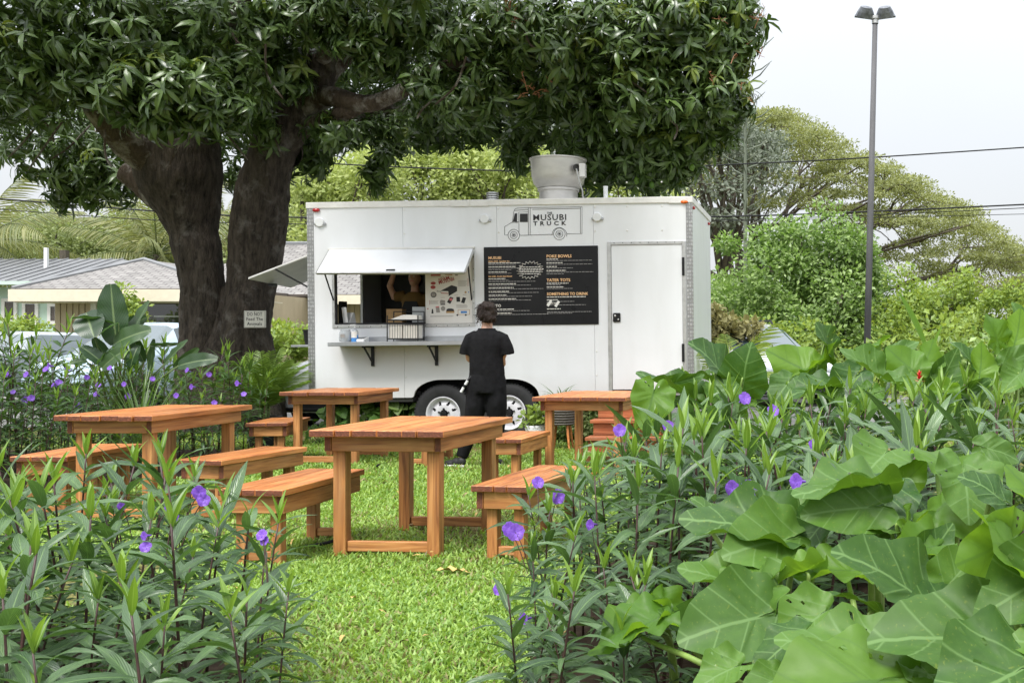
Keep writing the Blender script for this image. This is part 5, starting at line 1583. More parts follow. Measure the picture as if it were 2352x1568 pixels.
for pts, rad in (([ta(470, 500), ta(380, 455), ta(325, 415), ta(290, 392)], [.26, .24, .2, .17]),
                 ([ta(420, 400), ta(330, 350, 15.0), ta(260, 285, 14.6), ta(215, 230, 14.3), ta(180, 150, 14)], [.3, .26, .2, .17, .12]),
                 ([ta(400, 300), ta(450, 200, 15), ta(520, 90, 14.6), ta(560, -20, 14.4)], [.24, .2, .15, .12]),
                 ([ta(695, 260), ta(745, 222, 15.2), ta(800, 232, 15.0), ta(850, 238, 14.9), ta(905, 218, 14.8), ta(960, 188, 14.7), ta(1040, 150, 14.6), ta(1200, 190, 14.8), ta(1350, 215, 14.9)], [.22, .15, .125, .115, .10, .09, .08, .065, .05]),
                 ([ta(700, 290), ta(760, 272, 15.1), ta(830, 246, 15.0)], [.15, .11, .08]),
                 ([ta(730, 180), ta(840, 80, 15.6), ta(960, 10, 15.8), ta(1150, -60, 15.6)], [.18, .15, .12, .08]),
                 ([ta(740, 150), ta(760, 60, 14.9), ta(775, -40, 14.6)], [.14, .1, .08]),
                 ([ta(650, 350), ta(700, 330, 17), ta(900, 260, 18.2), ta(1150, 230, 18)], [.24, .2, .14, .08]),
                 ([ta(1230, 190, 14.8), ta(1400, 260, 14.7), ta(1600, 250, 14.6)], [.06, .05, .03])):
    mb = MB(); rough_tube(mb, pts, rad, 24, 8, .03, 3.0)
    mb.build('limb', M['limb_bark'], tree, smooth=True)
# thin hanging twigs
rr = random.Random(21)
for k in range(46):
    px = rr.choice([rr.uniform(380, 620), rr.uniform(950, 1700), rr.uniform(60, 300)]); py = rr.uniform(-30, 300); Y = rr.uniform(13.2, 15.8)
    p = ta(px, py, Y); q = p + Vector((rr.uniform(-.5, .5), rr.uniform(-.3, .3), rr.uniform(-.7, -.1)))
    MB().tube(catmull([p, p.lerp(q, .5) + Vector((rr.uniform(-.12, .12), 0, rr.uniform(-.1, .1))), q], 4), [.014] * 8 + [.005], 5).build('twig', M['limb_bark'], tree)


def rosette(n, seed):
    rr = random.Random(seed); V, F, U = [], [], []; c = 0
    for k in range(n):
        L = rr.uniform(.13, .25); W = L * rr.uniform(.19, .26)
        v, f, u = blade(L, W, 3, lambda t: (0.25, 1.0, .82, .02)[int(round(t * 3))], rr.uniform(.5, 1.5), .22, 0, 1)
        el = R(rr.uniform(-55, 42)); az = k * 2.39996 + rr.uniform(-.2, .2)
        Mx = Matrix.Rotation(az, 3, 'Z') @ Matrix.Rotation(el, 3, 'X')
        v = (np.array(Mx) @ v.T).T + np.array([0, 0, k * .006])
        V.append(v); F.append(f + c); U.append(u); c += len(v)
    return np.concatenate(V), np.concatenate(F), np.concatenate(U)


# leaf clumps: photograph direction of the centre, distance, radius in metres, leafy shoots
CL = [(560, 240, 14.4, .34, 36), (606, 300, 15.0, .28, 24), (765, 300, 15.0, .34, 36), (650, 190, 14.7, .36, 32), (640, 130, 14.9, .45, 48), (690, 40, 14.6, .5, 50), (830, 90, 14.7, .5, 55), (790, 20, 14.5, .45, 45), (880, 150, 14.9, .4, 40), (620, 230, 15.6, .4, 40), (900, 60, 14.6, .5, 50), (585, 60, 14.3, .5, 45), (-60, 60, 13.6, .85, 80), (60, 70, 13.2, .8, 95), (185, 60, 12.9, .75, 95), (300, 80, 12.9, .75, 95), (120, 185, 13.3, .65, 75), (250, 165, 13.0, .6, 80), (400, 60, 13.4, .7, 85), (335, 205, 12.8, .55, 75), (430, 215, 12.8, .5, 75), (500, 250, 13.1, .45, 60), (20, 200, 13.8, .7, 75), (530, 170, 13.6, .4, 40), (-60, 190, 14.2, .8, 70), (480, 60, 14.4, .8, 60), (375, 265, 13.0, .35, 40),
      (60, 290, 16, .75, 70), (130, 350, 16, .62, 70), (180, 415, 16.3, .5, 60), (235, 395, 16, .5, 55), (120, 270, 17, .9, 70), (260, 320, 17, .8, 70), (330, 370, 17.6, .6, 55), (200, 300, 18, .9, 60), (280, 430, 16.6, .32, 35), (-30, 300, 16.8, .7, 50), (345, 425, 16.6, .35, 30), (150, 440, 16.5, .3, 28),
      (600, 60, 17.5, 1.2, 110), (700, 100, 18.4, 1.2, 110), (820, 60, 18.5, 1.2, 110), (910, 130, 18.6, 1.0, 100), (640, 200, 18.2, 1.0, 90), (520, 120, 17.8, 1.1, 90), (560, 280, 17.4, .7, 70), (450, 300, 17.6, .8, 70), (780, 170, 18.8, 1.0, 90), (940, 40, 15.2, .6, 50), (1010, 60, 14.8, .5, 50), (1010, 140, 17.5, .9, 80), (850, 180, 17.6, .7, 60), (560, 400, 17.2, .4, 30),
      (690, 330, 15.9, .42, 50), (712, 378, 15.9, .34, 38), (740, 330, 16.2, .3, 28), (805, 285, 18, .36, 40), (850, 310, 17.6, .4, 45), (915, 310, 17.6, .45, 55), (985, 300, 17, .5, 60), (1055, 285, 16.8, .5, 60), (868, 395, 16.4, .2, 20), (880, 360, 16.4, .2, 18), (868, 425, 16.4, .1, 8), (1000, 240, 16.2, .5, 55), (1110, 290, 16.6, .42, 45), (1160, 270, 16.8, .5, 50),
      (1000, 190, 14.6, .42, 46), (1080, 222, 14.5, .5, 62), (1165, 195, 14.5, .55, 66), (1100, 80, 14.6, .6, 66), (1200, 60, 14.0, .65, 80), (1300, 90, 13.9, .7, 90), (1250, 215, 15, .6, 60), (1350, 190, 14.4, .7, 85), (1450, 90, 13.9, .75, 100), (1550, 70, 13.9, .75, 100), (1640, 60, 14.2, .7, 90), (1650, 140, 14.2, .46, 62), (1480, 215, 13.9, .6, 80), (1580, 210, 14.0, .6, 85), (1650, 230, 14.2, .5, 66), (1390, 310, 14.8, .55, 60), (1470, 320, 14.6, .55, 66), (1550, 310, 14.6, .5, 60), (1590, 345, 14.8, .4, 46), (1450, 385, 14.9, .34, 38), (1520, 385, 14.9, .34, 38), (1350, 345, 15.4, .5, 52), (1205, 310, 16, .42, 46), (1185, 365, 15.9, .24, 26), (1290, 290, 16, .55, 55), (1385, 395, 15.2, .35, 38), (1650, 60, 14.6, .52, 60), (1560, 395, 15.0, .24, 24), (1640, 300, 14.8, .35, 36), (1675, 235, 14.5, .32, 34), (1665, 15, 14.5, .45, 40), (1330, 420, 15.6, .24, 22), (1500, 410, 15.6, .3, 26), (1420, 130, 16.5, .9, 70), (1600, 140, 16.2, .8, 66), (1280, 160, 17, .9, 70), (1150, 130, 17.4, .9, 70), (1500, 270, 16.4, .7, 56), (1380, 260, 16.8, .7, 56)]
# the rest of the dome, above the frame
for k in range(64):
    a = rr.uniform(0, 2 * math.pi); q = math.sqrt(rr.random())
    X, Y_ = -6.9 + 5.6 * q * math.cos(a), 15.1 + 4.4 * q * math.sin(a)
    CL.append((X / Y_ * FOC + CX, CY - (6.5 + 2.2 * (1 - q * q) + rr.uniform(-.2, .5) - CAM_H) / Y_ * FOC, Y_, rr.uniform(.95, 1.25), 46))
for k in range(16):                                     # extra clumps added above the frame to shade the crown's middle
    X, Y_, Z_ = rr.uniform(-6.6, -2.6), rr.uniform(10.4, 12.6), rr.uniform(5.5, 6.6)
    CL.append((X / Y_ * FOC + CX, CY - (Z_ - CAM_H) / Y_ * FOC, Y_, .85, 60))
ros = [rosette(12, 1), rosette(15, 2), rosette(8, 3)]
parts = {'old': [[], [], []], 'new': [[], [], []]}
off = {'old': 0, 'new': 0}
for ci_, (px, py, Y, r, n) in enumerate(CL):
    c = np.array(ta(px, py, Y))
    n = int(n * (1.1 if Y < 15 else .62 if px < 420 else .85))
    d = unit(NP.normal(0, 1, (n, 3)))
    rad = r * (NP.random(n) ** .4)
    P = c + d * rad[:, None] * np.array([1, 1, .85])
    ax = unit(d * .8 + np.array([0, -.15, .75]) + NP.normal(0, .3, (n, 3)))
    # frames with z along the shoot axis
    x = unit(np.cross(ax, unit(NP.normal(0, 1, (n, 3))))); y = np.cross(ax, x)
    Rm = np.stack([x, y, ax], -1)
    S = NP.uniform(.7, 1.3, n)
    S = np.where(P[:, 0] + TO.x > -.22 + NP.normal(0, .16, n), 1e-4, S)     # the crown ends here
    young = (NP.random(n) < (.18 if px > 1400 and Y < 15.2 else .06)) & (d[:, 2] > -.3)
    var = NP.integers(0, 3, n)
    for key, msk in (('old', ~young), ('new', young)):
        for vi in range(3):
            m_ = msk & (var == vi)
            if not m_.any(): continue
            V, F, U = scatter(*ros[vi], P[m_], Rm[m_], S[m_])
            parts[key][0].append(V); parts[key][1].append(F + off[key]); parts[key][2].append(U); off[key] += len(V)
for key, nm, mt in (('old', 'crown', M['mango']), ('new', 'young_shoots', M['mango_young'])):
    o = link_mesh(nm, np_mesh(nm, *[np.concatenate(a) for a in parts[key]], smooth=True), mt, tree)
    o['kind'] = 'stuff'
# reddish flower stalks on the right-hand side
mb = MB()
for k in range(36):
    px, py = rr.choice([(rr.gauss(1225, 25), rr.gauss(215, 25)), (rr.gauss(1700, 30), rr.gauss(110, 50)), (rr.gauss(1650, 40), rr.gauss(220, 40)), (rr.gauss(1165, 15), rr.gauss(40, 20))])
    p = ta(px, py, rr.uniform(13.6, 14.1)); q = p + Vector((rr.uniform(-.15, .2), rr.uniform(-.2, .1), rr.uniform(-.1, .25)))
    mb.tube([p, p.lerp(q, .5) + Vector((0, 0, .03)), q], [.006, .005, .003], 4)
    for j in range(4):
        w = p.lerp(q, .4 + j * .18); mb.tube([w, w + Vector((rr.uniform(-.07, .07), rr.uniform(-.05, .05), rr.uniform(-.02, .07)))], [.004, .002], 4)
mb.build('flower_stalks', M['panicle'], tree)['kind'] = 'stuff'
mb = MB()
for px, py in ((1590, 385), (1497, 425), (1462, 415), (1640, 330)):
    p = ta(px, py, 14.5); mb.ellipsoid(p, (.035, .035, .05), 10, 8); mb.tube([p + Vector((0, 0, .05)), p + Vector((.02, 0, .3))], .004, 4)
mb.build('mango_fruit', M['ruellia_young'], tree, smooth=True)
tree_sign(at(586, 733, 14.72), R(-6))


# ------------------------------------------------------------------ ruellia (purple flowers, narrow leaves)
def flower_mesh(seed, s=1.0):
    rr = random.Random(seed); V, F, U = [], [], []; c = 0
    for k in range(5):
        v, f, u = blade(.026, .025, 4, lambda t: (.25, .7, 1.05, 1.1, .5)[int(round(t * 4))], .35, .12, .35, 1, ph=k * 1.7)
        Mx = Matrix.Rotation(k * 2 * math.pi / 5 + rr.uniform(-.1, .1), 3, 'Z') @ Matrix.Rotation(R(18), 3, 'X')
        V.append((np.array(Mx) @ (v * s).T).T); F.append(f + c); U.append(u); c += len(v)
    n = 8                                           # funnel behind the petals
    v, f = [], []
    for i, (r, z) in enumerate(((.003, -.04), (.006, -.02), (.011, .0))):
        for k in range(n): a = 2 * math.pi * k / n; v.append((r * math.cos(a) * s, r * math.sin(a) * s, z * s))
    for i in range(2):
        for k in range(n): f.append((i * n + k, i * n + (k + 1) % n, (i + 1) * n + (k + 1) % n, (i + 1) * n + k))
    V.append(np.array(v)); F.append(np.array(f) + c); U.append(np.full((len(v), 2), .2))
    return np_mesh('flower', np.concatenate(V), np.concatenate(F), np.concatenate(U), smooth=True)


FLOW = [flower_mesh(k) for k in range(3)]
for m_ in FLOW: m_.materials.append(M['petal'])


def leaf_me(name, L, W, bend, fold, wave, mat, seed, segs=7):
    v, f, u = blade(L, W, segs, lance2, bend, fold, wave, 2, twist=random.Random(seed).uniform(-.5, .5), ph=seed)
    me = np_mesh(name, v, f, u, smooth=True); me.materials.append(mat); return me


RL = [leaf_me('leaf', .25, .042, b, .22, .10, M['ruellia_obj'], i) for i, b in enumerate((.5, .8, 1.1, 1.4, .3, .95))]
RY = [leaf_me('leaf', .15, .024, b, .35, .06, M['ruellia_young_obj'], i + 9) for i, b in enumerate((.15, .35, .6))]
DRY = leaf_me('dead_leaf', .14, .03, 1.6, .5, .2, M['brown_leaf'], 3)


def ruellia_layout(rr, h, dens=1.0):
    """nodes up a stem: list of (height, azimuth, angle from vertical, scale, young)"""
    out = []; z = h * rr.uniform(.14, .24); az = rr.uniform(0, 6.28); gap = .050 / dens
    while z < h - .02:
        t = z / h
        for s in (0, math.pi):
            young = t > .94
            ang = R(rr.uniform(56, 90) - 40 * max(0, (t - .6) / .4)) if not young else R(rr.uniform(14, 34))
            out.append((z, az + s + rr.uniform(-.3, .3), ang, rr.uniform(.8, 1.15) * (1.0 if t < .9 else .78) * (.75 + .35 * t), young))
        if rr.random() < .55 and t < .8:             # short leafy side shoots fill the stem
            for s in (.8, 2.3): out.append((z + .012, az + s + rr.uniform(-.4, .4), R(rr.uniform(35, 75)), rr.uniform(.45, .75), False))
        if rr.random() < .14 and t < .85:           # small side shoot
            a2 = az + rr.uniform(.4, 1.2)
            for s in (-.3, .3): out.append((z + .01, a2 + s, R(rr.uniform(25, 45)), rr.uniform(.4, .6), True))
        z += gap * rr.uniform(.85, 1.25); az += math.pi / 2
    for k in range(2): out.append((h - .01, az + k * math.pi, R(rr.uniform(6, 16)), rr.uniform(.75, 1.0), True))
    return out


def lean_curve(rr, h):
    lx, ly = rr.uniform(-.16, .16), rr.uniform(-.16, .16)
    return lambda z: Vector((lx * (z / h) ** 1.6 * h, ly * (z / h) ** 1.6 * h, z))


def ruellia_near(seed, h):
    """stem mesh and list of (leaf mesh, matrix)"""
    rr = random.Random(seed); cur = lean_curve(rr, h)
    st = MB().tube([cur(h * k / 7) for k in range(8)], [.0065 - .0005 * k for k in range(8)], 6).mesh('stem', True); st.materials.append(M['stem'])
    out = []
    for z, az, ang, s, young in ruellia_layout(rr, h):
        out.append((rr.choice(RY) if young else rr.choice(RL), Matrix.Translation(cur(z)) @ Matrix.Rotation(az, 4, 'Z') @ Matrix.Rotation(R(90) - ang, 4, 'X') @ Matrix.Rotation(rr.uniform(-.35, .35), 4, 'Y') @ Matrix.Scale(s, 4)))
    return st, out


def ruellia_far_mesh(seed, h):
    """stem and foliage of one plant of the far bed"""
    rr = random.Random(seed); cur = lean_curve(rr, h)
    VV = {0: [[], [], []], 1: [[], [], []]}; off = [0, 0]
    bl = [blade(.20, .036, 4, lance2, b, .2, 0, 1) for b in (.5, .9, 1.3)]; by = [blade(.16, .026, 4, lance2, b, .3, 0, 1) for b in (.2, .5)]
    for z, az, ang, s, young in ruellia_layout(rr, h, .95):
        v, f, u = rr.choice(by if young else bl); k = 1 if young else 0
        Mx = np.array(Matrix.Rotation(az, 3, 'Z') @ Matrix.Rotation(R(90) - ang, 3, 'X') @ Matrix.Rotation(rr.uniform(-.3, .3), 3, 'Y'))
        w = (Mx @ (v * s).T).T + np.array(cur(z)); VV[k][0].append(w); VV[k][1].append(f + off[k]); VV[k][2].append(u); off[k] += len(v)
    a = [np.concatenate(q) for q in VV[0]]; b = [np.concatenate(q) for q in VV[1]]
    F = np.concatenate([a[1], b[1] + len(a[0])]); mi = np.concatenate([np.zeros(len(a[1])), np.ones(len(b[1]))])
    me = np_mesh('foliage', np.concatenate([a[0], b[0]]), F, np.concatenate([a[2], b[2]]), mi, True)
    me.materials.append(M['ruellia']); me.materials.append(M['ruellia_young'])
    st = MB().tube([cur(h * k / 5) for k in range(6)], [.006 - .0006 * k for k in range(6)], 5).mesh('stem', True); st.materials.append(M['stem'])
    return me, st


def stalk_flower(parent, p0, p1, rr, s=1.0):
    """a flower on its own thin stalk; world points, parent already placed"""
    PM = Matrix.LocRotScale(parent.location, parent.rotation_euler, parent.scale); PI = PM.inverted()
    q = catmull([p0, p0.lerp(p1, .55) + Vector((0, 0, .015)), p1], 3)
    d = Vector((rr.uniform(-.75, .75), -.8, rr.uniform(-.1, .55))).normalized()
    W_ = Matrix.Translation(p1) @ d.to_track_quat('Z', 'Y').to_matrix().to_4x4() @ Matrix.Scale(s, 4)
    f = inst('flower', rr.choice(FLOW), parent, mat=PI @ W_)
    Mi = W_.inverted()
    MB().tube([Mi @ w for w in q], .0016 / s, 4).build('flower_stalk', M['stem'], f)


def spread_pts(poly, gap, rr, tries=6000):
    xs = [p[0] for p in poly]; ys = [p[1] for p in poly]; out = []
    for _ in range(tries):
        x, y = rr.uniform(min(xs), max(xs)), rr.uniform(min(ys), max(ys))
        if inside_poly(x, y, poly) and all((x - a) ** 2 + (y - b) ** 2 > gap * gap for a, b in out): out.append((x, y))
    return out


rr = random.Random(77)
NEAR = [ruellia_near(100 + k, h) for k, h in enumerate((.82, .74, .90, .78, .86, .68, .94, .80))]
NEAR_H = (.82, .74, .90, .78, .86, .68, .94, .80)


def put_near(x, y, hs, label, group):
    k = rr.randrange(len(NEAR)); st, lv = NEAR[k]; s = hs / NEAR_H[k]
    p = empty('ruellia_plant', (x, y, 0), (0, 0, rr.uniform(0, 6.28)), label, 'flowering plant', group)
    p.scale = (s * rr.uniform(.95, 1.1),) * 2 + (s,)
    inst('stem', st, p)
    for me, mx_ in lv: inst('leaf', me, p, mat=mx_)
    return p


def bed_label(x, y, y0, y1, xs, bed, words):
    d = ('front', 'middle', 'back')[0 if y < y0 else 1 if y < y1 else 2]
    return f'narrow-leaved plant at the {d} of the {bed}, {words[0 if x < xs[0] else 1 if x < xs[1] else 2]}'


left_poly = [(-3.55, 4.75), (-2.55, 4.65), (-2.0, 4.0), (-1.55, 3.35), (-1.30, 2.85), (-1.2, 2.35), (-2.0, 2.2), (-2.9, 3.6)]
plants_l = []
for x, y in spread_pts(left_poly, .178, rr):
    hs = rr.uniform(.58, .78) + .05 * max(0, min(1, (y - 3)))
    edge = x - (-1.25 - (y - 2.6) * .55)
    if edge > -.15: hs *= .86
    plants_l.append(put_near(x, y, hs, bed_label(x + (y - 3.4) * .55, y, 3.1, 3.9, (-2.15, -1.75), 'lower-left clump', ('by the picture edge', 'in its centre', 'by the lawn')), 'purple-flowering plants at the lower left'))
right_poly = [(-.90, 3.75), (-.98, 4.2), (-.98, 5.0), (-.93, 5.9), (-.8, 6.7), (.3, 6.9), (1.3, 6.6), (1.5, 5.4), (.8, 4.6), (.2, 3.9), (-.25, 3.55), (-.6, 3.55)]
plants_r = []
for x, y in spread_pts(right_poly, .205, rr):
    hs = rr.uniform(.72, .92) + .05 * max(0, y - 4.6)
    if x < -.72: hs *= .80
    plants_r.append(put_near(x, y, min(hs, 1.0), bed_label(x, y, 4.6, 5.7, (-.45, .2), 'clump below the door', ('by the lawn', 'in its centre', 'beside the taro')), 'purple-flowering plants on the right of the lawn'))
for x, y in spread_pts([(-.86, 3.7), (-.76, 3.1), (-.62, 2.8), (-.34, 2.8), (-.25, 3.5), (-.6, 3.55)], .17, rr):     # low growth at the front
    plants_r.append(put_near(x, y, rr.uniform(.44, .64), bed_label(x, y, 4.6, 5.7, (-.45, .2), 'clump below the door', ('by the lawn', 'in its centre', 'beside the taro')), 'purple-flowering plants on the right of the lawn'))


def nearest(plants, w): return min(plants, key=lambda p: (p.location.x - w.x) ** 2 + (p.location.y - w.y) ** 2)


def flower_at(plants, px, py, Y, s=1.0):
    w = at(px, py, Y); p = nearest(plants, w)
    base = Vector((p.location.x * .5 + w.x * .5, p.location.y * .6 + w.y * .4, max(.15, w.z - .14)))
    stalk_flower(p, base, w, rr, s)
    p['label'] = p['label'].replace('narrow-leaved plant at', 'purple-flowered plant at')


for px, py, Y, s in ((458, 1130, 3.3, 1.25), (468, 1148, 3.3, 1.1), (398, 1186, 3.4, .9), (602, 1228, 3.2, 1.0), (608, 1242, 3.2, .8), (335, 1255, 3.2, 1.0), (332, 1230, 3.2, .8), (280, 1162, 3.9, .9), (385, 1170, 3.6, .8)):
    flower_at(plants_l, px, py, Y, s * .68)
for px, py, Y, s in ((1170, 1215, 3.45, 1.1), (1184, 1222, 3.4, 1.25), (1280, 1140, 3.7, 1.2), (1235, 1108, 3.8, 1.0), (1145, 1352, 3.2, .85), (1203, 1420, 2.85, .9), (1357, 1205, 3.6, .9), (1423, 988, 4.6, 1.25), (1535, 978, 4.7, 1.1), (1562, 1003, 4.8, .7), (1710, 915, 4.8, 1.35), (1775, 943, 4.6, 1.25), (1683, 1120, 3.5, 1.15), (1718, 1125, 3.45, 1.5), (1683, 1190, 3.3, .9), (1737, 1168, 3.3, 1.0), (1830, 1105, 3.4, 1.2), (1868, 1020, 4.0, .9), (1664, 1165, 3.5, .8)):
    flower_at(plants_r, px, py, max(3.6, Y * 1.1), s * .95)
for px, py, Y in ((1615, 1150, 4.4),):
    w = at(px, py, Y); p = nearest(plants_r, w); Mi = Matrix.LocRotScale(p.location, p.rotation_euler, p.scale).inverted()
    inst('dead_leaf', DRY, p, mat=Mi @ (Matrix.Translation(w) @ Matrix.Rotation(R(200), 4, 'Y') @ Matrix.Rotation(R(-75), 4, 'X') @ Matrix.Scale(.7, 4)))

# far bed behind the left table
FAR = [ruellia_far_mesh(300 + k, h) for k, h in enumerate((.95, 1.05, .88, 1.12, 1.0, .8))]
far_poly = [(-8.2, 9.4), (-6.7, 9.0), (-5.75, 9.3), (-5.45, 10.2), (-5.55, 11.6), (-6.2, 12.6), (-8.6, 12.4), (-9.2, 11.0)]
plants_f = []
for x, y in spread_pts(far_poly, .225, rr):
    me, st = rr.choice(FAR)
    p = empty('ruellia_plant', (x, y, 0), (0, 0, rr.uniform(0, 6.28)), bed_label(x, y, 10.1, 11.3, (-7.4, -6.3), 'far left bed', ('by the picture edge', 'below the banana-like plant', 'by the tree trunk')), 'flowering plant', 'purple-flowering plants in the far bed')
    s = rr.uniform(.88, 1.12) * (.86 if y < 9.9 else 1) * (.8 if x > -5.95 else 1.14 if x < -7 else 1)
    p.scale = (s, s, s)
    fo = inst('foliage', me, p); fo['kind'] = 'stuff'; inst('stem', st, p)
    plants_f.append(p)
for px, py in ((135, 878), (122, 884), (58, 918), (72, 914), (294, 910), (226, 884), (105, 848), (200, 866), (405, 908), (112, 840), (152, 850), (252, 845), (220, 905), (380, 938), (440, 888), (560, 905), (285, 882), (545, 880), (430, 850), (60, 860), (492, 925), (480, 860), (30, 900), (350, 870), (180, 930), (16, 860)):
    flower_at(plants_f, px, py, rr.uniform(9.5, 10.0), rr.uniform(.85, 1.2))


# ------------------------------------------------------------------ taro (heart-shaped leaves)
TAB = [(0, 1.0), (6, .94), (16, .84), (30, .75), (48, .68), (68, .63), (90, .585), (110, .56), (130, .54), (150, .51), (163, .47), (172, .39), (178, .2), (180, .08)]
def taro_r(a):
    a = abs(a)
    for (a0, r0), (a1, r1) in zip(TAB[:-1], TAB[1:]):
        if a0 <= a <= a1: return r0 + (r1 - r0) * (a - a0) / (a1 - a0)
    return .05


def taro_mesh(seed, mat, cup, droop, wav):
    """unit leaf: attachment at the origin, tip along +y at distance 1"""
    rr = random.Random(seed); ph = rr.uniform(0, 6)
    na, nr = 64, 9; v = [(0, 0, 0)]; uv = [(.5, .5)]
    for j in range(1, nr + 1):
        q = j / nr
        for k in range(na):
            a = -180 + 360 * (k + .5) / na
            r = taro_r(a) * q * (1 + .03 * q * math.sin(a * .11 + ph))
            x, y = r * math.sin(R(a)), r * math.cos(R(a))
            z = cup * (x * x) * 1.5 - droop * (y * y if y > 0 else y * y * .7) + wav * q ** 3 * math.sin(R(a) * 7 + ph) * .07 + wav * q * .03 * math.sin(R(a) * 3 + ph * 2)
            z += .045 * abs(math.sin((y - abs(x) * .75) * 5.5 * math.pi)) ** .6 * min(1, q * 2) * (1 - q * .45)
            v.append((x, y, z)); uv.append((.5 + x * .5, .5 + y * .5))
    f3 = [(0, 1 + k, 1 + (k + 1) % na) for k in range(na)]
    f4 = []
    for j in range(nr - 1):
        for k in range(na):
            if abs(-180 + 360 * (k + 1) / na) > 179.5: continue           # the sinus stays open
            a, b = 1 + j * na + k, 1 + j * na + (k + 1) % na
            f4.append((a, a + na, b + na, b))
    holes = set(rr.sample(range(len(f4) // 3, len(f4)), 4)) if seed % 2 else set()    # chewed spots
    me = bpy.data.meshes.new('leaf'); me.from_pydata(v, [], [f for f in f3 if f != (0, na, 1)] + [f for i, f in enumerate(f4) if i not in holes])
    uvl = me.uv_layers.new(name='UVMap')
    for l_ in me.loops: uvl.data[l_.index].uv = uv[l_.vertex_index]
    me.polygons.foreach_set('use_smooth', [True] * len(me.polygons)); me.materials.append(mat); me.update()
    return me


TARO = [taro_mesh(k, M['taro'], *q) for k, q in enumerate(((.3, .12, .7), (.55, .2, 1.0), (.05, .28, .8), (.65, .1, .6)))]
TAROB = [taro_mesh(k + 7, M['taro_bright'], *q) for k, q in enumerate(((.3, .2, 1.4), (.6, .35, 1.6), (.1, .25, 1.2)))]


def taro_leaf(plant, A, T, n_hint, roll, width, me, foot):
    """blade from attachment A to tip T (world points); stalk from the foot of the plant"""
    A, T = Vector(A), Vector(T); u = T - A; L = u.length; y = u.normalized()
    n = Vector(n_hint); n = (n - y * n.dot(y)).normalized()
    n = Matrix.Rotation(R(roll), 3, y) @ n
    x = y.cross(n)
    Mx = Matrix(((x.x * L * width, y.x * L, n.x * L, A.x), (x.y * L * width, y.y * L, n.y * L, A.y), (x.z * L * width, y.z * L, n.z * L, A.z), (0, 0, 0, 1)))
    o = inst('leaf', me, plant)
    o.matrix_basis = Matrix.Translation(-plant.location) @ Mx
    f = Vector(foot); mid = f.lerp(A, .55) + Vector((0, 0, .10)) - u * .10
    Mi = Mx.inverted()
    nd = n if n.z > 0 else -n
    q = catmull([f, mid, A - nd * .03, A - nd * .004], 6)
    st = MB().tube(q, lerp_list([.013, .010, .0065, .002], 6), 8).mesh('petiole', True); st.materials.append(M['petiole'])
    st.transform(Mi); inst('petiole', st, o)


def taro_group(label, leaves, group, cat='taro plant'):
    """leaves: (attach px, py, tip px, py, distance, tip distance offset, roll, width, bright, variant)"""
    c = Vector((0, 0, 0))
    for lf in leaves: c += at(lf[0], lf[1], lf[4])
    c /= len(leaves); foot = Vector((c.x, c.y + .08, 0))
    p = empty('taro_plant', foot, (0, 0, 0), label, cat, group)
    for i, (ax, ay, tx, ty, Y, dY, roll, wd, br, vr) in enumerate(leaves):
        A, T = at(ax, ay, Y), at(tx, ty, Y + dY)
        me = (TAROB[vr % 3] if br else TARO[vr % 4])
        taro_leaf(p, A, T, (0.05, -.62, .80), roll, wd, me, foot + Vector((RNG.uniform(-.05, .05), RNG.uniform(-.05, .05), 0)))


GN = 'taro plants at the lower right'
taro_group('taro plant with a broad pale heart-shaped leaf over the flowers at the lower right', [(1738, 1418, 1552, 1462, 2.75, -.10, -12, 1.0, 0, 0), (1690, 1345, 1560, 1292, 2.95, -.02, 20, .95, 0, 1), (1740, 1372, 1610, 1470, 2.85, .1, 0, .8, 0, 2), (1610, 1475, 1515, 1400, 2.95, -.1, 10, .8, 0, 3)], GN)
taro_group('taro plant with grey-green folded leaves just behind the broad pale leaf', [(1760, 1222, 1560, 1175, 3.1, 0, 10, .8, 0, 1), (1800, 1240, 1660, 1265, 3.05, -.12, -14, 1.0, 0, 0), (1835, 1190, 1700, 1190, 3.25, 0, 25, .7, 0, 3), (1850, 1310, 1735, 1340, 2.9, -.05, 55, .6, 1, 1), (1640, 1190, 1600, 1130, 3.25, 0, 30, .9, 0, 2)], GN)
taro_group('taro plant with a large lens-shaped leaf above the purple flowers at the lower right', [(1985, 1118, 1820, 1120, 3.1, -.1, 34, .9, 0, 1), (1990, 1165, 1835, 1178, 3.05, -.05, -25, .75, 0, 0), (2030, 1045, 1985, 1090, 3.4, -.1, 0, 1.3, 0, 3), (2040, 1130, 2015, 1230, 3.2, -.12, 0, 1.0, 0, 2)], GN)
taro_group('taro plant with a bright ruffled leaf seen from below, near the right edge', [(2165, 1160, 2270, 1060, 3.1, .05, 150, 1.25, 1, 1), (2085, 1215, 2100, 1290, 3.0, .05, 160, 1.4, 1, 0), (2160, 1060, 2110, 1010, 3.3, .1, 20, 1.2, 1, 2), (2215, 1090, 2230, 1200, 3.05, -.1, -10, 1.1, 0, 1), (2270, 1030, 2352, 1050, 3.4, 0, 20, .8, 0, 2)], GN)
taro_group('taro plant with a wide smooth leaf whose tip points left, at the lower right', [(2098, 1362, 1922, 1240, 2.6, -.06, 6, .82, 0, 0), (2120, 1300, 2190, 1200, 2.8, .05, 20, .7, 0, 3), (2010, 1400, 1905, 1330, 2.75, 0, 60, .45, 0, 2)], GN)
taro_group('taro plant with the largest smooth green leaf at the bottom right', [(2290, 1480, 1985, 1440, 2.2, -.02, 6, .82, 0, 0), (2010, 1565, 1725, 1585, 2.15, -.08, 14, .95, 1, 2), (1990, 1500, 1780, 1450, 2.4, 0, 25, .75, 0, 1), (2130, 1545, 2230, 1640, 2.2, -.1, 0, .8, 0, 1)], GN)
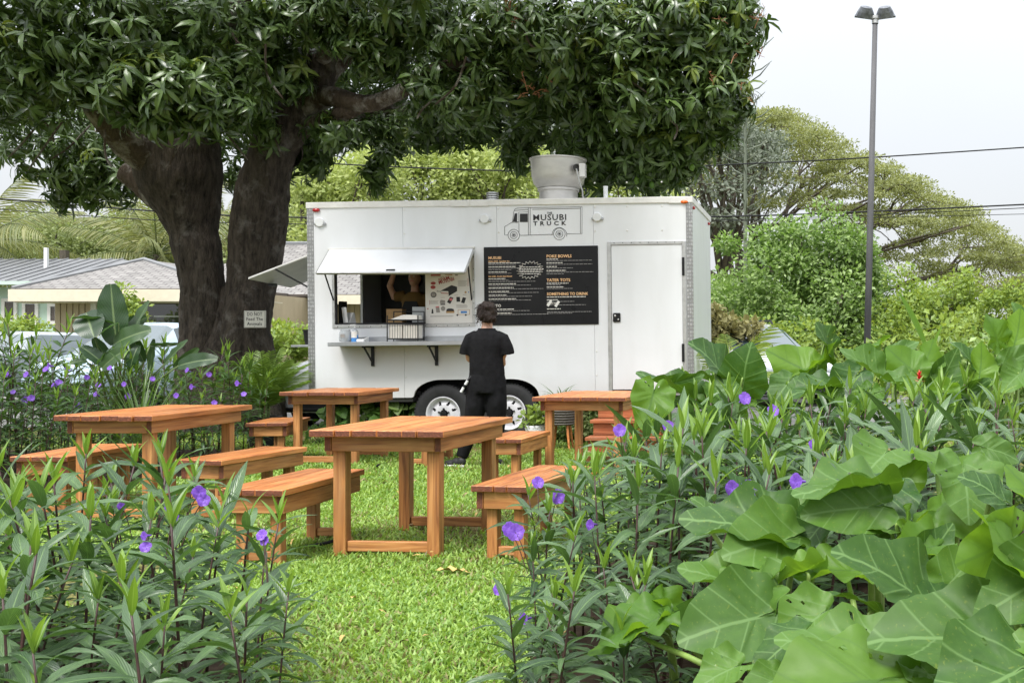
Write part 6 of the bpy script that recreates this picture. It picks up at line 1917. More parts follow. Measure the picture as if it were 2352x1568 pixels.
taro_group('taro plant with tall yellow-green leaves cut by the right edge', [(2320, 1240, 2205, 1300, 2.25, -.05, -50, 1.0, 1, 0), (2345, 1330, 2280, 1150, 2.2, -.05, 40, 1.0, 1, 2), (2400, 1180, 2330, 1060, 2.35, 0, 10, 1.0, 1, 1), (2390, 1330, 2240, 1420, 2.15, -.05, -15, .9, 0, 3)], GN)
taro_group('taro plant with a pale leaf in the bottom right corner', [(2330, 1545, 2150, 1640, 2.0, -.1, 10, 1.1, 0, 1), (2470, 1500, 2330, 1440, 2.05, 0, 10, 1.0, 0, 2), (1480, 1440, 1350, 1475, 2.9, -.1, 30, .9, 1, 1)], GN)
taro_group('low taro plant with a yellow-edged leaf among the dark leaves by the lawn', [(1500, 1425, 1375, 1468, 2.85, -.06, 20, 1.0, 1, 0), (1530, 1395, 1600, 1480, 2.95, 0, -30, .7, 1, 1), (1700, 1130, 1650, 1060, 3.9, 0, 40, .7, 0, 0)], GN)

taro_group('taro plant with overlapping mid-green leaves between the two largest leaves', [(1880, 1415, 1775, 1500, 2.6, -.06, 10, .95, 0, 1), (1950, 1310, 1800, 1300, 2.95, 0, 20, .8, 1, 0), (2170, 1410, 2060, 1395, 2.5, -.05, 20, .9, 0, 3), (1830, 1465, 1720, 1530, 2.5, -.05, 15, .9, 0, 2), (2250, 1430, 2340, 1340, 2.3, 0, 10, .9, 1, 0)], GN)
taro_group('taro plant filling the gap under the ruffled leaf near the right edge', [(2060, 1215, 1960, 1200, 3.05, -.05, 20, .9, 0, 0), (2190, 1330, 2260, 1250, 2.6, 0, 10, 1.0, 0, 1), (2290, 1140, 2215, 1075, 2.85, 0, 10, 1.0, 0, 2), (2140, 1255, 2045, 1275, 2.8, -.06, 5, .9, 1, 1), (2075, 1110, 2130, 1055, 3.35, 0, 30, .9, 1, 2)], GN)
taro_group('low taro plant at the bottom edge left of the largest leaf', [(1680, 1535, 1590, 1580, 2.45, -.05, 10, .95, 0, 1), (1780, 1560, 1700, 1600, 2.4, -.05, 0, .9, 0, 0), (1900, 1190, 1840, 1260, 3.15, -.08, 10, .9, 0, 3), (1720, 1300, 1640, 1350, 2.95, -.06, 20, .8, 1, 2)], GN)

GF = 'tall taro plants in the row beyond the flowers'
taro_group('tall taro plant with a curled leaf held in front of the trailer door', [(1570, 905, 1465, 845, 6.3, 0, 30, .62, 0, 1), (1545, 880, 1610, 870, 6.35, -.1, 80, .5, 0, 2), (1500, 905, 1480, 985, 6.1, -.1, -20, 1.0, 1, 0), (1585, 900, 1580, 850, 6.5, 0, 140, .9, 1, 1)], GF)
taro_group('tall taro plant with two pale heart-shaped leaves overlapping the trailer corner', [(1652, 850, 1590, 775, 6.6, -.1, 15, 1.15, 0, 0), (1708, 875, 1716, 792, 6.4, -.1, -10, 1.15, 0, 2), (1640, 880, 1570, 850, 6.8, 0, 40, .6, 0, 1), (1650, 900, 1690, 960, 6.4, -.1, 0, .9, 0, 3), (1600, 930, 1545, 915, 6.3, 0, 20, .7, 0, 3)], GF)
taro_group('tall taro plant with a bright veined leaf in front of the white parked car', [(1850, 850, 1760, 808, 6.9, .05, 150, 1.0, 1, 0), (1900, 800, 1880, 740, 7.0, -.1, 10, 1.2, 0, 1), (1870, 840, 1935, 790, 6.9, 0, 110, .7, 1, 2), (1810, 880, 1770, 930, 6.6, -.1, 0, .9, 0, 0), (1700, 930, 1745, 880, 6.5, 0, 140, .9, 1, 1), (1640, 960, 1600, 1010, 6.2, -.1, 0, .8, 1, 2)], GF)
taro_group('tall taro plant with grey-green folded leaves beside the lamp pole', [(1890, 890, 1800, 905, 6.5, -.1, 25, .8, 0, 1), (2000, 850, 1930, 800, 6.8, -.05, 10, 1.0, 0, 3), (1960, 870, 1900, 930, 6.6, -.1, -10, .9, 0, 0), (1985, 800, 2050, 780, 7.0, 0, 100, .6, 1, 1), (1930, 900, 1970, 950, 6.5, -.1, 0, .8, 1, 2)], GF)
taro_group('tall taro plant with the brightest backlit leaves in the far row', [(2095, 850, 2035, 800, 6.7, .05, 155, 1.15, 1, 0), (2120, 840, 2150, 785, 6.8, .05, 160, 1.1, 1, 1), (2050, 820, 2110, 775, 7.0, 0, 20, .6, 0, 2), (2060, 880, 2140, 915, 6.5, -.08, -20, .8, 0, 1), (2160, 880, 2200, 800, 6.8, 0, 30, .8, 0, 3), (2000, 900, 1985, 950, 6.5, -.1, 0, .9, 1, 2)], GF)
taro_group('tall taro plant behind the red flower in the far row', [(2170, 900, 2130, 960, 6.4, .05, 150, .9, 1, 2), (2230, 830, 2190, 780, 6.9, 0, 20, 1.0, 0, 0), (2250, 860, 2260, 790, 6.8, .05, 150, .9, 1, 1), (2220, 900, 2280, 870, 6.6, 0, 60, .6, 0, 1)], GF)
taro_group('tall taro plant at the right end of the far row, by the picture edge', [(2290, 780, 2270, 720, 7.0, -.05, 0, 1.1, 1, 0), (2330, 790, 2352, 715, 7.0, .05, 150, 1.0, 1, 1), (2320, 830, 2390, 800, 6.8, 0, 40, .7, 0, 2), (2340, 860, 2300, 900, 6.6, -.1, -10, .9, 0, 3), (2345, 745, 2330, 690, 7.3, 0, 20, 1.0, 0, 0)], GF)


# ------------------------------------------------------------------ other garden plants
def big_leaf(parent, A, T, wd, me, n_hint=(0, -.8, .6), roll=0):
    A, T = Vector(A), Vector(T); u = T - A; L = u.length; y = u.normalized(); n = Vector(n_hint); n = (n - y * n.dot(y)).normalized(); n = Matrix.Rotation(R(roll), 3, y) @ n; x = y.cross(n)
    Mx = Matrix(((x.x * L * wd, y.x * L, n.x * L, A.x), (x.y * L * wd, y.y * L, n.y * L, A.y), (x.z * L * wd, y.z * L, n.z * L, A.z), (0, 0, 0, 1)))
    o = inst('leaf', me, parent); o.matrix_basis = Matrix.Translation(-parent.location) @ Mx
    return o


def pad(t): return max(.02, (math.sin(math.pi * (t * .94 + .03)) ** .45) * (1 - .18 * t))
BAN = []
for k, (bd, fo) in enumerate(((.1, .25), (.5, .3), (.9, .2))):
    v, f, u = blade(1.0, .42, 14, pad, bd, fo, .10, 4, ph=k); me = np_mesh('leaf', v, f, u, smooth=True); me.materials.append(M['banana']); BAN.append(me)
bp = empty('bird_of_paradise', (at(275, 784, 10.6).x, 10.6, 0), (0, 0, 0), 'broad-leaved banana-like plant rising from the far flower bed', 'plant')
for ax, ay, tx, ty, Y, dY, wd, v, rl in ((268, 792, 252, 652, 10.5, 0, .9, 0, 8), (288, 795, 338, 690, 10.6, 0, .75, 0, -20), (262, 745, 172, 712, 10.5, -.1, .55, 1, 70), (198, 718, 214, 772, 10.5, -.2, 1.5, 0, 0), (272, 742, 220, 762, 10.4, -.1, 1.0, 1, 40), (268, 762, 335, 728, 10.7, 0, .9, 0, 30), (262, 790, 330, 750, 10.4, -.1, 1.0, 1, 15), (240, 838, 190, 790, 10.4, -.1, 1.0, 1, 20), (225, 835, 262, 790, 10.3, -.1, 1.1, 0, -30), (200, 830, 160, 828, 10.4, -.1, 1.0, 1, 0), (345, 792, 410, 790, 10.6, 0, .35, 0, 60), (345, 850, 352, 778, 10.7, 0, .5, 0, 0), (378, 835, 428, 780, 10.5, -.05, .7, 0, -15), (410, 840, 485, 815, 10.3, -.1, .8, 1, 10), (400, 845, 455, 800, 10.5, 0, .6, 0, 50), (300, 845, 310, 790, 10.3, 0, 1.0, 1, 0), (250, 830, 215, 775, 10.55, 0, .8, 0, 20), (290, 825, 262, 760, 10.45, 0, .8, 1, -10), (330, 830, 300, 765, 10.5, -.1, .7, 0, 10), (235, 845, 275, 800, 10.2, -.1, 1.0, 1, 20), (180, 840, 210, 800, 10.5, 0, .8, 0, 0)):
    lf = big_leaf(bp, at(ax, ay, Y), at(tx, ty, Y + dY), wd * 1.35, BAN[v], roll=rl)
    st = MB().tube(catmull([Vector((RNG.uniform(-.1, .1), RNG.uniform(-.06, .06), 0)), Vector((RNG.uniform(-.1, .1), 0, .5)), at(ax, ay, Y) - bp.location], 5), lerp_list([.016, .012, .006], 5), 8).mesh('petiole', True); st.materials.append(M['green_stem'])
    st.transform(lf.matrix_basis.inverted()); inst('petiole', st, lf)


def strap_plant(name, label, base, n, L, W, seed, mat, spread=1.0, bend=1.6):
    rr = random.Random(seed); p = empty(name, base, (0, 0, 0), label, 'plant')
    for k in range(n):
        l = L * rr.uniform(.65, 1.1)
        v, f, u = blade(l, W, 8, lambda t: max(.05, 1 - t ** 3), rr.uniform(.4, 1.0) * bend, .35, 0, 1)
        me = np_mesh('leaf', v, f, u, smooth=True); me.materials.append(mat)
        Mx = Matrix.Rotation(rr.uniform(0, 6.28), 4, 'Z') @ Matrix.Rotation(R(90 - rr.uniform(5, 45) * spread), 4, 'X')
        inst('leaf', me, p, mat=Matrix.Translation((rr.uniform(-.03, .03), rr.uniform(-.03, .03), 0)) @ Mx)
    return p


strap_plant('strap_leaf_plant', 'upright grassy plant with thin strap leaves in front of the banana-like plant', (at(322, 784, 9.9).x, 9.9, .25), 46, .85, .016, 4, M['strap'], .55, .7)
ti = empty('lily_plant', (at(2126, 784, 7.4).x, 7.4, 0), (0, 0, 0), 'single upright yellow-green blade standing right of the lamp pole', 'plant')
v, f, u = blade(1.0, .13, 10, lambda t: max(.03, math.sin(math.pi * (.12 + .86 * t)) ** .7), .15, .3, 0, 1); LME = np_mesh('leaf', v, f, u, smooth=True); LME.materials.append(M['taro_bright'])
big_leaf(ti, at(2128, 800, 7.4), at(2072, 668, 7.3), 1.0, LME, roll=20); big_leaf(ti, at(2132, 830, 7.4), at(2160, 745, 7.35), .8, LME, roll=-30)
MB().tube([(0, 0, 0), at(2128, 800, 7.4) - ti.location], [.014, .009], 8).build('stem', M['green_stem'], ti)
rp_ = empty('red_ginger', at(2112, 905, 6.3), (0, 0, 0), 'red spiky flower among the tall taro leaves', 'flower')
rp_.location.z = 0
zf = at(2112, 868, 6.3).z
for k in range(22):
    v, f, u = blade(.04, .011, 3, lance2, .3, .3); me = np_mesh('petal', v, f, u); me.materials.append(M['red_petal'])
    inst('petal', me, rp_, mat=Matrix.Translation((0, 0, zf - .03 + k * .002)) @ Matrix.Rotation(k * 2.4, 4, 'Z') @ Matrix.Rotation(R(20 + k * 3), 4, 'X'))
MB().tube([(0, .03, 0), (0, 0, zf)], .008, 6).build('stem', M['green_stem'], rp_)


# ------------------------------------------------------------------ palms
def frond_mesh(L, nl, ll, seed, droop, lw, hang, mat):
    """rachis along +y curving down, leaflets on both sides"""
    rr = random.Random(seed); V, F, U = [], [], []; c = 0
    def pt(t):
        a = droop * t; return np.array([0, L * math.sin(a) / max(droop, .01), L * (math.cos(a) - 1) / max(droop, .01) + .0])
    for k in range(nl):
        t = .12 + .88 * k / (nl - 1)
        p = pt(t); d = unit(pt(min(1, t + .02)) - pt(t - .02))
        l = ll * math.sin(math.pi * (.15 + .8 * t)) * rr.uniform(.85, 1.1) + ll * .15
        for s in (-1, 1):
            dd = unit(np.array([s * 1.0, 0, 0]) + d * rr.uniform(.5, .8) + np.array([0, 0, -hang * rr.uniform(.6, 1.2)]))
            v, f, u = blade(l, lw, 3, lambda q: (.5, 1, .7, .05)[int(round(q * 3))], hang * .9, .3)
            Rm = frames(dd[None], np.array([[0, 0, 1.0]]))[0]
            V.append((Rm @ v.T).T + p); F.append(f + c); U.append(u); c += len(v)
    mb = MB(); mb.tube([Vector(pt(k / 8)) for k in range(9)], [lw * .55 * (1 - .8 * k / 8) + .002 for k in range(9)], 4, caps=False)
    V.append(np.array(mb.v)); F.append(np.array(mb.f) + c); U.append(np.full((len(mb.v), 2), .5))
    me = np_mesh('frond', np.concatenate(V), np.concatenate(F), np.concatenate(U)); me.materials.append(mat); return me


def palm(name, label, base, h, n, meshes, seed, trunk_r, trunk_mat, lo=-70, hi=80, cat='palm', lean=(0, 0), group=None):
    rr = random.Random(seed); p = empty(name, base, (0, 0, 0), label, cat, group)
    top = Vector((lean[0], lean[1], h))
    if trunk_r: MB().tube(catmull([(0, 0, 0), (lean[0] * .3, lean[1] * .3, h * .5), top], 5), lerp_list([trunk_r * 1.3, trunk_r, trunk_r * .8], 5), 12).build('trunk', trunk_mat, p, smooth=True)
    for k in range(n):
        el = lo + (hi - lo) * ((k + .5) / n) ** .8
        inst('frond', rr.choice(meshes), p, mat=Matrix.Translation(top) @ Matrix.Rotation(k * 2.39996 + rr.uniform(-.2, .2), 4, 'Z') @ Matrix.Rotation(R(el), 4, 'X') @ Matrix.Scale(rr.uniform(.8, 1.1), 4))
    return p


CF = [frond_mesh(3.9, 34, .95, k, dr, .055, .75, M['palm_far']) for k, dr in enumerate((.9, 1.3, .6))]
palm('coconut_palm', 'coconut palm with hanging yellowed fronds behind the beige house', (at(360, 784, 42).x, 42, 0), 4.6, 26, CF, 1, .16, M['far_bark'], -55, 85, group='coconut palms beyond the houses')
palm('coconut_palm', 'coconut palm with an arching frond reaching in from the left edge', (at(-40, 784, 38).x, 38, 0), 4.8, 16, CF, 2, .15, M['far_bark'], -40, 80, group='coconut palms beyond the houses')
palm('coconut_palm', 'small coconut palm behind the trailer\'s rear end, above the grey roof', (at(665, 784, 46).x, 46, 0), 3.8, 16, CF, 5, .14, M['far_bark'], -30, 80, group='coconut palms beyond the houses')
palm('coconut_palm', 'coconut palm whose fronds show in the gap between the forked trunks', (at(520, 784, 48).x, 48, 0), 6.2, 18, CF, 6, .15, M['far_bark'], -45, 85, group='coconut palms beyond the houses')
tr_ = MB().tube([at(150, 700, 40), at(148, 575, 40)], .16, 8).build('utility_pole', M['far_bark'], None); tag(tr_, 'short grey post standing behind the roof of the beige house', 'pole')
tr_.location = (0, 0, 0)

AF = [frond_mesh(.72, 26, .21, 20 + k, dr, .014, .3, M['palm_small']) for k, dr in enumerate((.35, .7, 1.1))]
bx_ = at(606, 784, 12.9).x
pl = palm('potted_palm', 'feathery green potted palm at the foot of the mango tree', (bx_, 12.9, 0), .42, 30, AF, 4, 0, None, 52, 88, 'potted palm')
o = MB().lathe([(.0001, .0), (.15, .0), (.19, .34), (.205, .34), (.205, .37), (.17, .37), (.15, .05), (.0001, .05)], 28).build('pot', M['black'], pl); smooth_by_angle(o)
MB().lathe([(.0001, .34), (.172, .345)], 20).build('soil', M['dark_in'], pl)
st_ = MB(); rr2 = random.Random(9)
for k in range(14):
    a = rr2.uniform(0, 6.28); st_.tube([(.05 * math.cos(a), .05 * math.sin(a), .345), (.07 * math.cos(a), .07 * math.sin(a), .62)], [.012, .008], 6)
st_.build('canes', M['green_stem'], pl)
AF2 = [frond_mesh(.9, 20, .34, 40 + k, dr, .022, .3, M['bush_yellow']) for k, dr in enumerate((.7, 1.1))]
palm('small_palm', 'small yellow-green palm beside the trailer\'s far corner', (at(1670, 784, 13.6).x + .05, 13.8, 0), .75, 9, AF2, 3, .03, M['green_stem'], -5, 80, 'palm')


# ------------------------------------------------------------------ bushes, hedges and far trees
LEAF4 = (np.array([(0, 0, 0), (-.28, .5, .05), (0, 1, -.06), (.28, .5, .05)]), np.array([(0, 3, 2, 1)]), np.array([(.5, 0), (0, .5), (.5, 1), (1, .5)]))


def cloud(centres, radii, n_each, size, flat=1.0, shell=.45, up=.6):
    P, D = [], []
    for (c, r), n in zip(zip(centres, radii), n_each):
        d = unit(NP.normal(0, 1, (n, 3))); q = NP.random(n) ** shell
        P.append(np.array(c) + d * (np.array(r) if hasattr(r, '__len__') else np.array([r, r, r * flat])) * q[:, None]); D.append(d)
    P = np.concatenate(P); D = np.concatenate(D); n = len(P)
    dirs = unit(D * .7 + NP.normal(0, .6, (n, 3)) + np.array([0, 0, .1])); U = unit(D * .6 + np.array([0, -.15, up]) + NP.normal(0, .35, (n, 3)))
    return scatter(*LEAF4, P, frames(dirs, U), NP.uniform(.65, 1.3, n) * size)


def bush(name, label, base, ext, n_cl, r_cl, leaves, size, mat, seed, cat='bush', group=None, stems=7):
    """ext: half sizes; a heap of leaf clumps over a few stems"""
    rr = random.Random(seed); p = empty(name, base, (0, 0, 0), label, cat, group)
    cs, rs, ns = [], [], []
    for k in range(n_cl):
        a = rr.uniform(0, 6.28); q = math.sqrt(rr.random()) * rr.uniform(.8, 1.18); zz = rr.random() ** .8 * rr.uniform(.85, 1.1)
        f = math.sqrt(max(.05, 1 - zz * zz * .8))
        cs.append((ext[0] * q * f * math.cos(a), ext[1] * q * f * math.sin(a), r_cl * .5 + zz * (ext[2] - r_cl))); rs.append(r_cl * rr.uniform(.5, 1.3)); ns.append(int(leaves * rr.uniform(.7, 1.2)))
    V, F, U = cloud(cs, rs, ns, size, .8)
    V[:, 2] = np.maximum(V[:, 2], .03)
    o = link_mesh('foliage', np_mesh('foliage', V, F, U), mat, p); o['kind'] = 'stuff'
    mb = MB()
    for k in range(stems):
        c = Vector(rr.choice(cs)); mb.tube(catmull([(c.x * .2, c.y * .2, 0), (c.x * .6, c.y * .6, c.z * .5), c], 3), [.05 * ext[2] / 3] * 6 + [.012], 5)
    mb.build('stems', M['far_bark'], p)
    return p


def limb_tree(name, label, base, h_trunk, r, tips, mat, clump, leaves, size, seed, flat=.5, cat='tree', group=None, bark=None):
    """trunk, limbs that fork towards the clumps, and a crown of leaf clumps at the tips"""
    rr = random.Random(seed); p = empty(name, base, (0, 0, 0), label, cat, group)
    mb = MB(); fork = Vector((0, 0, h_trunk))
    mb.tube([(0, 0, 0), (0, 0, h_trunk * .6), fork], [r * 1.4, r, r * .9], 12)
    mb.build('trunk', bark or M['far_bark'], p, smooth=True)
    lm = MB(); cs = []
    tips = [Vector(t) for t in tips]
    mains = []
    for t in tips:
        if len(mains) > 5 and rr.random() < .95:
            m_ = min(mains, key=lambda q: (q[0] - t).length)
            s = m_[3].lerp(m_[0], rr.uniform(.0, .6)); r0 = m_[2] * .55
        else: s = fork; r0 = r * .42
        mid = s.lerp(t, .5) + Vector((rr.uniform(-.16, .16), rr.uniform(-.16, .16), rr.uniform(-.06, .2))) * (t - s).length * .7
        lm.tube(catmull([s, s.lerp(mid, .5) + Vector((rr.uniform(-.1, .1), rr.uniform(-.1, .1), rr.uniform(-.08, .08))) * (t - s).length, mid, t], 4), lerp_list([r0, r0 * .8, r0 * .6, max(.02, r0 * .2)], 4), 5)
        mains.append((t, s, r0, mid))
    lm.build('limbs', bark or M['far_bark'], p, smooth=True)
    V, F, U = cloud(tips, [clump * rr.uniform(.7, 1.25) for _ in tips], [int(leaves * rr.uniform(.7, 1.3)) for _ in tips], size, flat)
    o = link_mesh('crown', np_mesh('crown', V, F, U), mat, p); o['kind'] = 'stuff'
    return p


def dome_tips(outline, Y, depth, n, seed, ystep=1.0, keep=1.0, top_only=.55):
    """points spread in a crown given by its photograph outline (px, top py, bottom py)"""
    rr = random.Random(seed); out = []
    for k in range(n):
        i = rr.uniform(0, len(outline) - 1.001); a, b = outline[int(i)], outline[int(i) + 1]; t = i - int(i)
        px = a[0] + (b[0] - a[0]) * t; y0 = a[1] + (b[1] - a[1]) * t; y1 = a[2] + (b[2] - a[2]) * t
        py = y0 + (y1 - y0) * rr.random() ** (1 / top_only if top_only < 1 else 1)
        out.append((px, py, Y + rr.uniform(-depth, depth)))
    return out


# monkeypod on the right
mY = 62; mbx = at(1695, 784, mY); base = Vector((mbx.x, mY, 0))
ol = [(1580, 330, 500), (1640, 300, 500), (1720, 266, 480), (1800, 258, 480), (1880, 302, 540), (1960, 348, 590), (2040, 388, 620), (2130, 434, 650), (2220, 484, 680), (2300, 544, 700), (2380, 604, 720), (2440, 644, 740)]
tips = [at(px, py, Y) - base for px, py, Y in dome_tips(ol, mY, 7, 430, 3, top_only=.5)]
limb_tree('monkeypod_tree', 'wide umbrella-shaped monkeypod tree on the right behind the lamp pole', base, 3.4, .42, tips, M['monkeypod'], 1.1, 230, .16, 5, .21)
# grey tree left of it, haze put into its leaf colour, and a feathery pine behind the mango
gb = Vector((at(1655, 784, 52).x, 52, 0))
tips = [at(px, py, Y) - gb for px, py, Y in dome_tips([(1540, 330, 520), (1600, 290, 540), (1660, 290, 540), (1730, 300, 480), (1790, 340, 430)], 52, 3, 60, 9, top_only=.7)]
limb_tree('grey_tree', 'thin grey-green tree between the mango crown and the monkeypod', gb, 4.2, .34, tips, M['grey_green'], 1.0, 130, .22, 6, .5)
pb_ = Vector((at(1712, 784, 45).x, 45, 0))
pn = empty('cook_pine', pb_, (0, 0, 0), 'slender wispy pine rising behind the right edge of the mango crown', 'tree')
MB().tube([(0, 0, 0), (0, 0, 16.5)], [.11, .03], 8).build('trunk', M['grey_green'], pn)
pv = []
fo = MB()
for k in range(70):
    z = 6 + k * .15; a = k * 2.4; l = rr.uniform(.7, 1.35)
    tip = Vector((l * math.cos(a), l * math.sin(a), z + l * .55)); s = Vector((0, 0, z)); mid = s.lerp(tip, .6) - Vector((0, 0, .12))
    fo.tube([s, mid, tip], [.02, .032, .01], 5)
fo.build('branches', M['grey_green'], pn)

# yellow-green trees in the middle distance
for i, (ol, Y, lab, seed, mt, n, cl) in enumerate((
        ([(690, 400, 600), (760, 385, 600), (840, 345, 600), (900, 350, 600)], 40, 'yellow-green bamboo-like tree behind the trailer, next to the mango trunk', 31, 'bamboo', 60, .95),
        ([(860, 345, 600), (930, 325, 600), (1000, 345, 600), (1060, 365, 600)], 42, 'yellow-green bamboo-like tree behind the middle of the trailer', 32, 'bamboo', 60, .95),
        ([(1030, 350, 600), (1100, 322, 600), (1170, 330, 600), (1250, 360, 600)], 41, 'yellow-green bamboo-like tree behind the exhaust fan', 33, 'bamboo', 60, .95),
        ([(1230, 360, 600), (1330, 340, 600), (1430, 360, 600), (1560, 420, 600)], 43, 'yellow-green tree mostly hidden behind the hanging mango leaves', 34, 'bamboo', 50, 1.0),
        ([(1040, 300, 420), (1120, 280, 420), (1200, 290, 420), (1260, 300, 420)], 55, 'dark grey-green tree rising behind the yellow-green ones', 35, 'grey_green', 40, 1.2),
        ([(640, 400, 560), (700, 370, 560), (760, 400, 560)], 50, 'loose pale green tree between the mango trunk and the trailer roof', 36, 'far_green', 40, 1.1),
        ([(-60, 520, 660), (20, 500, 660), (90, 510, 660), (160, 530, 660), (240, 540, 660)], 44, 'green tree behind the mint house', 37, 'far_green', 55, .9),
        ([(200, 520, 640), (300, 500, 640), (400, 500, 640), (560, 510, 640)], 50, 'green tree behind the roof of the beige house', 38, 'far_green', 55, 1.1),
        ([(560, 520, 640), (640, 500, 640), (720, 500, 640)], 44, 'green tree behind the grey roof beside the trailer', 39, 'far_green', 40, .9))):
    cxm = sum(o[0] for o in ol) / len(ol); b = Vector((at(cxm, 784, Y).x, Y, 0))
    tips = [at(px, py, yy) - b for px, py, yy in dome_tips(ol, Y, 2.2, n, seed, top_only=.8)]
    limb_tree('bamboo_like_tree' if mt == 'bamboo' else 'background_tree', lab, b, 2.2, .2, tips, M[mt], cl, 330, .17, seed, .75, group='trees behind the trailer')

# round bush and hedge on the right
bush('round_bush', 'large round glossy green bush to the right of the trailer', (at(1830, 784, 27).x, 27, 0), (2.9, 1.6, 4.3), 110, .66, 330, .125, M['bush'], 51)
bush('hedge_bush', 'yellow-green bush right of the lamp pole', (at(2150, 784, 26).x, 26, 0), (1.9, 1.2, 3.05), 56, .5, 260, .11, M['bush_yellow'], 52)
bush('hedge_bush', 'dark green bush between the round bush and the lamp pole', (at(2010, 784, 27.5).x, 27.5, 0), (1.4, 1.0, 3.4), 40, .5, 260, .11, M['bush'], 53)
bush('hedge_bush', 'pale yellow-green bush at the right edge above the taro', (at(2330, 784, 25).x, 25, 0), (1.6, 1.2, 2.6), 44, .46, 240, .11, M['bush_yellow'], 54)
bush('hedge_bush', 'low yellow-green shrub below the round bush', (at(1800, 784, 24).x, 24, 0), (2.0, .7, 1.75), 34, .4, 160, .12, M['bush_yellow'], 55)
bush('hedge_bush', 'tangled shrub with pale leaves near the picture\'s right edge', (at(2180, 784, 15).x, 15, 0), (1.1, .7, 1.62), 30, .36, 110, .11, M['bush_yellow'], 56)
bush('hedge_bush', 'dark tangled shrub behind the tall taro row', (at(2250, 784, 12).x, 12, 0), (.9, .6, 1.48), 26, .32, 110, .10, M['bush'], 57)
bush('dry_reeds', 'brownish dry reeds growing next to the trailer\'s far corner', (at(1665, 784, 22).x, 22, 0), (.9, .5, 2.0), 26, .4, 150, .16, M['dry'], 58)
bush('green_hedge', 'bright yellow-green hedge below the grey roof beside the trailer', (at(660, 784, 24).x, 24, 0), (1.2, .7, 1.75), 34, .4, 190, .12, M['bush_yellow'], 59)
bush('green_hedge', 'yellow-green bush at the left edge in front of the mint house', (at(30, 784, 26).x, 26, 0), (1.3, .7, 1.75), 34, .42, 170, .12, M['bush_yellow'], 60)
bush('window_vine', 'bright climbing plant in front of the beige house\'s window', (at(275, 784, 27.2).x, 27.2, 0), (.95, .35, 2.45), 34, .3, 130, .12, M['bush_yellow'], 61)
bush('low_bush', 'dark bush row far beyond the parked cars', (at(1500, 784, 34).x, 34, 0), (9, 1.4, 3.4), 130, .8, 130, .2, M['bush'], 62)
bush('low_bush', 'dark hedge far behind the houses', (at(300, 784, 44).x, 44, 0), (13, 1.6, 3.4), 120, .95, 110, .24, M['far_green'], 63)


# ------------------------------------------------------------------ plants by the trailer
def pothos(name, label, base, n, seed, spread, mat, size=.11, h=.42, group=None):
    rr = random.Random(seed); p = empty(name, base, (0, 0, 0), label, 'plant', group)
    me = [taro_mesh(k + 20, mat, .3, .3, .5) for k in range(2)]
    st = MB()
    for k in range(n):
        z = rr.uniform(.06, h); a = rr.uniform(0, 6.28); q = math.sqrt(rr.random()); A = Vector((spread[0] * q * math.cos(a), spread[1] * q * math.sin(a), z))
        d = Vector((rr.uniform(-1, 1), -rr.uniform(.3, 1), rr.uniform(-.9, .2))).normalized(); nn_ = Vector((rr.uniform(-.4, .4), -.5, .8)); nn_ = (nn_ - d * nn_.dot(d)).normalized(); x = d.cross(nn_)
        s = size * rr.uniform(.7, 1.25)
        inst('leaf', me[k % 2], p, mat=Matrix(((x.x * s, d.x * s, nn_.x * s, A.x), (x.y * s, d.y * s, nn_.y * s, A.y), (x.z * s, d.z * s, nn_.z * s, A.z), (0, 0, 0, 1))))
        st.tube([(A.x * .6, A.y * .6, 0), A], .004, 4)
    st.build('stems', M['green_stem'], p)


GP = 'low leafy plants under the trailer'
for k, px in enumerate((735, 790, 850, 910, 945)):
    w = tworld(fx(px), .32, 0)
    pothos('pothos_plant', ('low heart-leaved plant under the trailer\'s rear corner', 'low heart-leaved plant under the trailer, second from its rear corner', 'low heart-leaved plant under the middle of the counter', 'low heart-leaved plant left of the front wheel pair', 'low heart-leaved plant touching the left wheel')[k], (w.x, w.y, 0), 34, 80 + k, (.30, .22), M['bush'] if k % 2 else M['taro'], .11, .5, GP)
for k, px in enumerate((1310, 1345, 1380)):
    w = tworld(fx(px), .3, 0)
    bush('dark_shrub', ('dark small-leaved shrub under the trailer, right of the basket planter', 'dark small-leaved shrub under the trailer below the menu board', 'dark small-leaved shrub under the trailer by the wooden steps')[k], (w.x, w.y, 0), (.28, .2, .5), 14, .13, 70, .06, M['far_green'] if k == 1 else M['bush'], 90 + k, 'plant', GP, 4)
w = tworld(2.0, 2.6, 0)
bush('low_bush', 'dark bush visible through the gap below the trailer', (w.x, w.y + 1.2, 0), (2.6, .5, .75), 40, .25, 90, .09, M['bush'], 95)

# white patterned pot by the right wheel
pw = at(1230, 985, 12.62); pw.z = 0
pt = empty('flower_pot', pw, (0, 0, 0), 'white patterned pot with variegated leaves in front of the right trailer wheel', 'potted plant')
prof = [(.0001, .06), (.10, .06), (.105, .075), (.112, .09), (.105, .11), (.115, .13), (.108, .15), (.118, .17), (.110, .19), (.12, .21), (.112, .23), (.122, .25), (.114, .27), (.124, .29), (.11, .29), (.1, .1), (.0001, .1)]
o = MB().lathe(prof, 32).build('pot', M['white_plastic'], pt, smooth=True)
MB().lathe([(.0001, .0), (.095, .0), (.095, .059), (.0001, .059)], 20).build('pot_foot', M['dark_in'], pt)
hl = MB()
for r_ in range(5):
    for k in range(16):
        a = 2 * math.pi * (k + .5 * (r_ % 2)) / 16; rad = .1185; hl.ellipsoid((rad * math.cos(a), rad * math.sin(a), .10 + r_ * .04), (.006, .006, .009), 6, 4)
hl.build('pot_pattern', M['print_grey'], pt)
MB().lathe([(.0001, .275), (.108, .28)], 20).build('soil', M['dark_in'], pt)
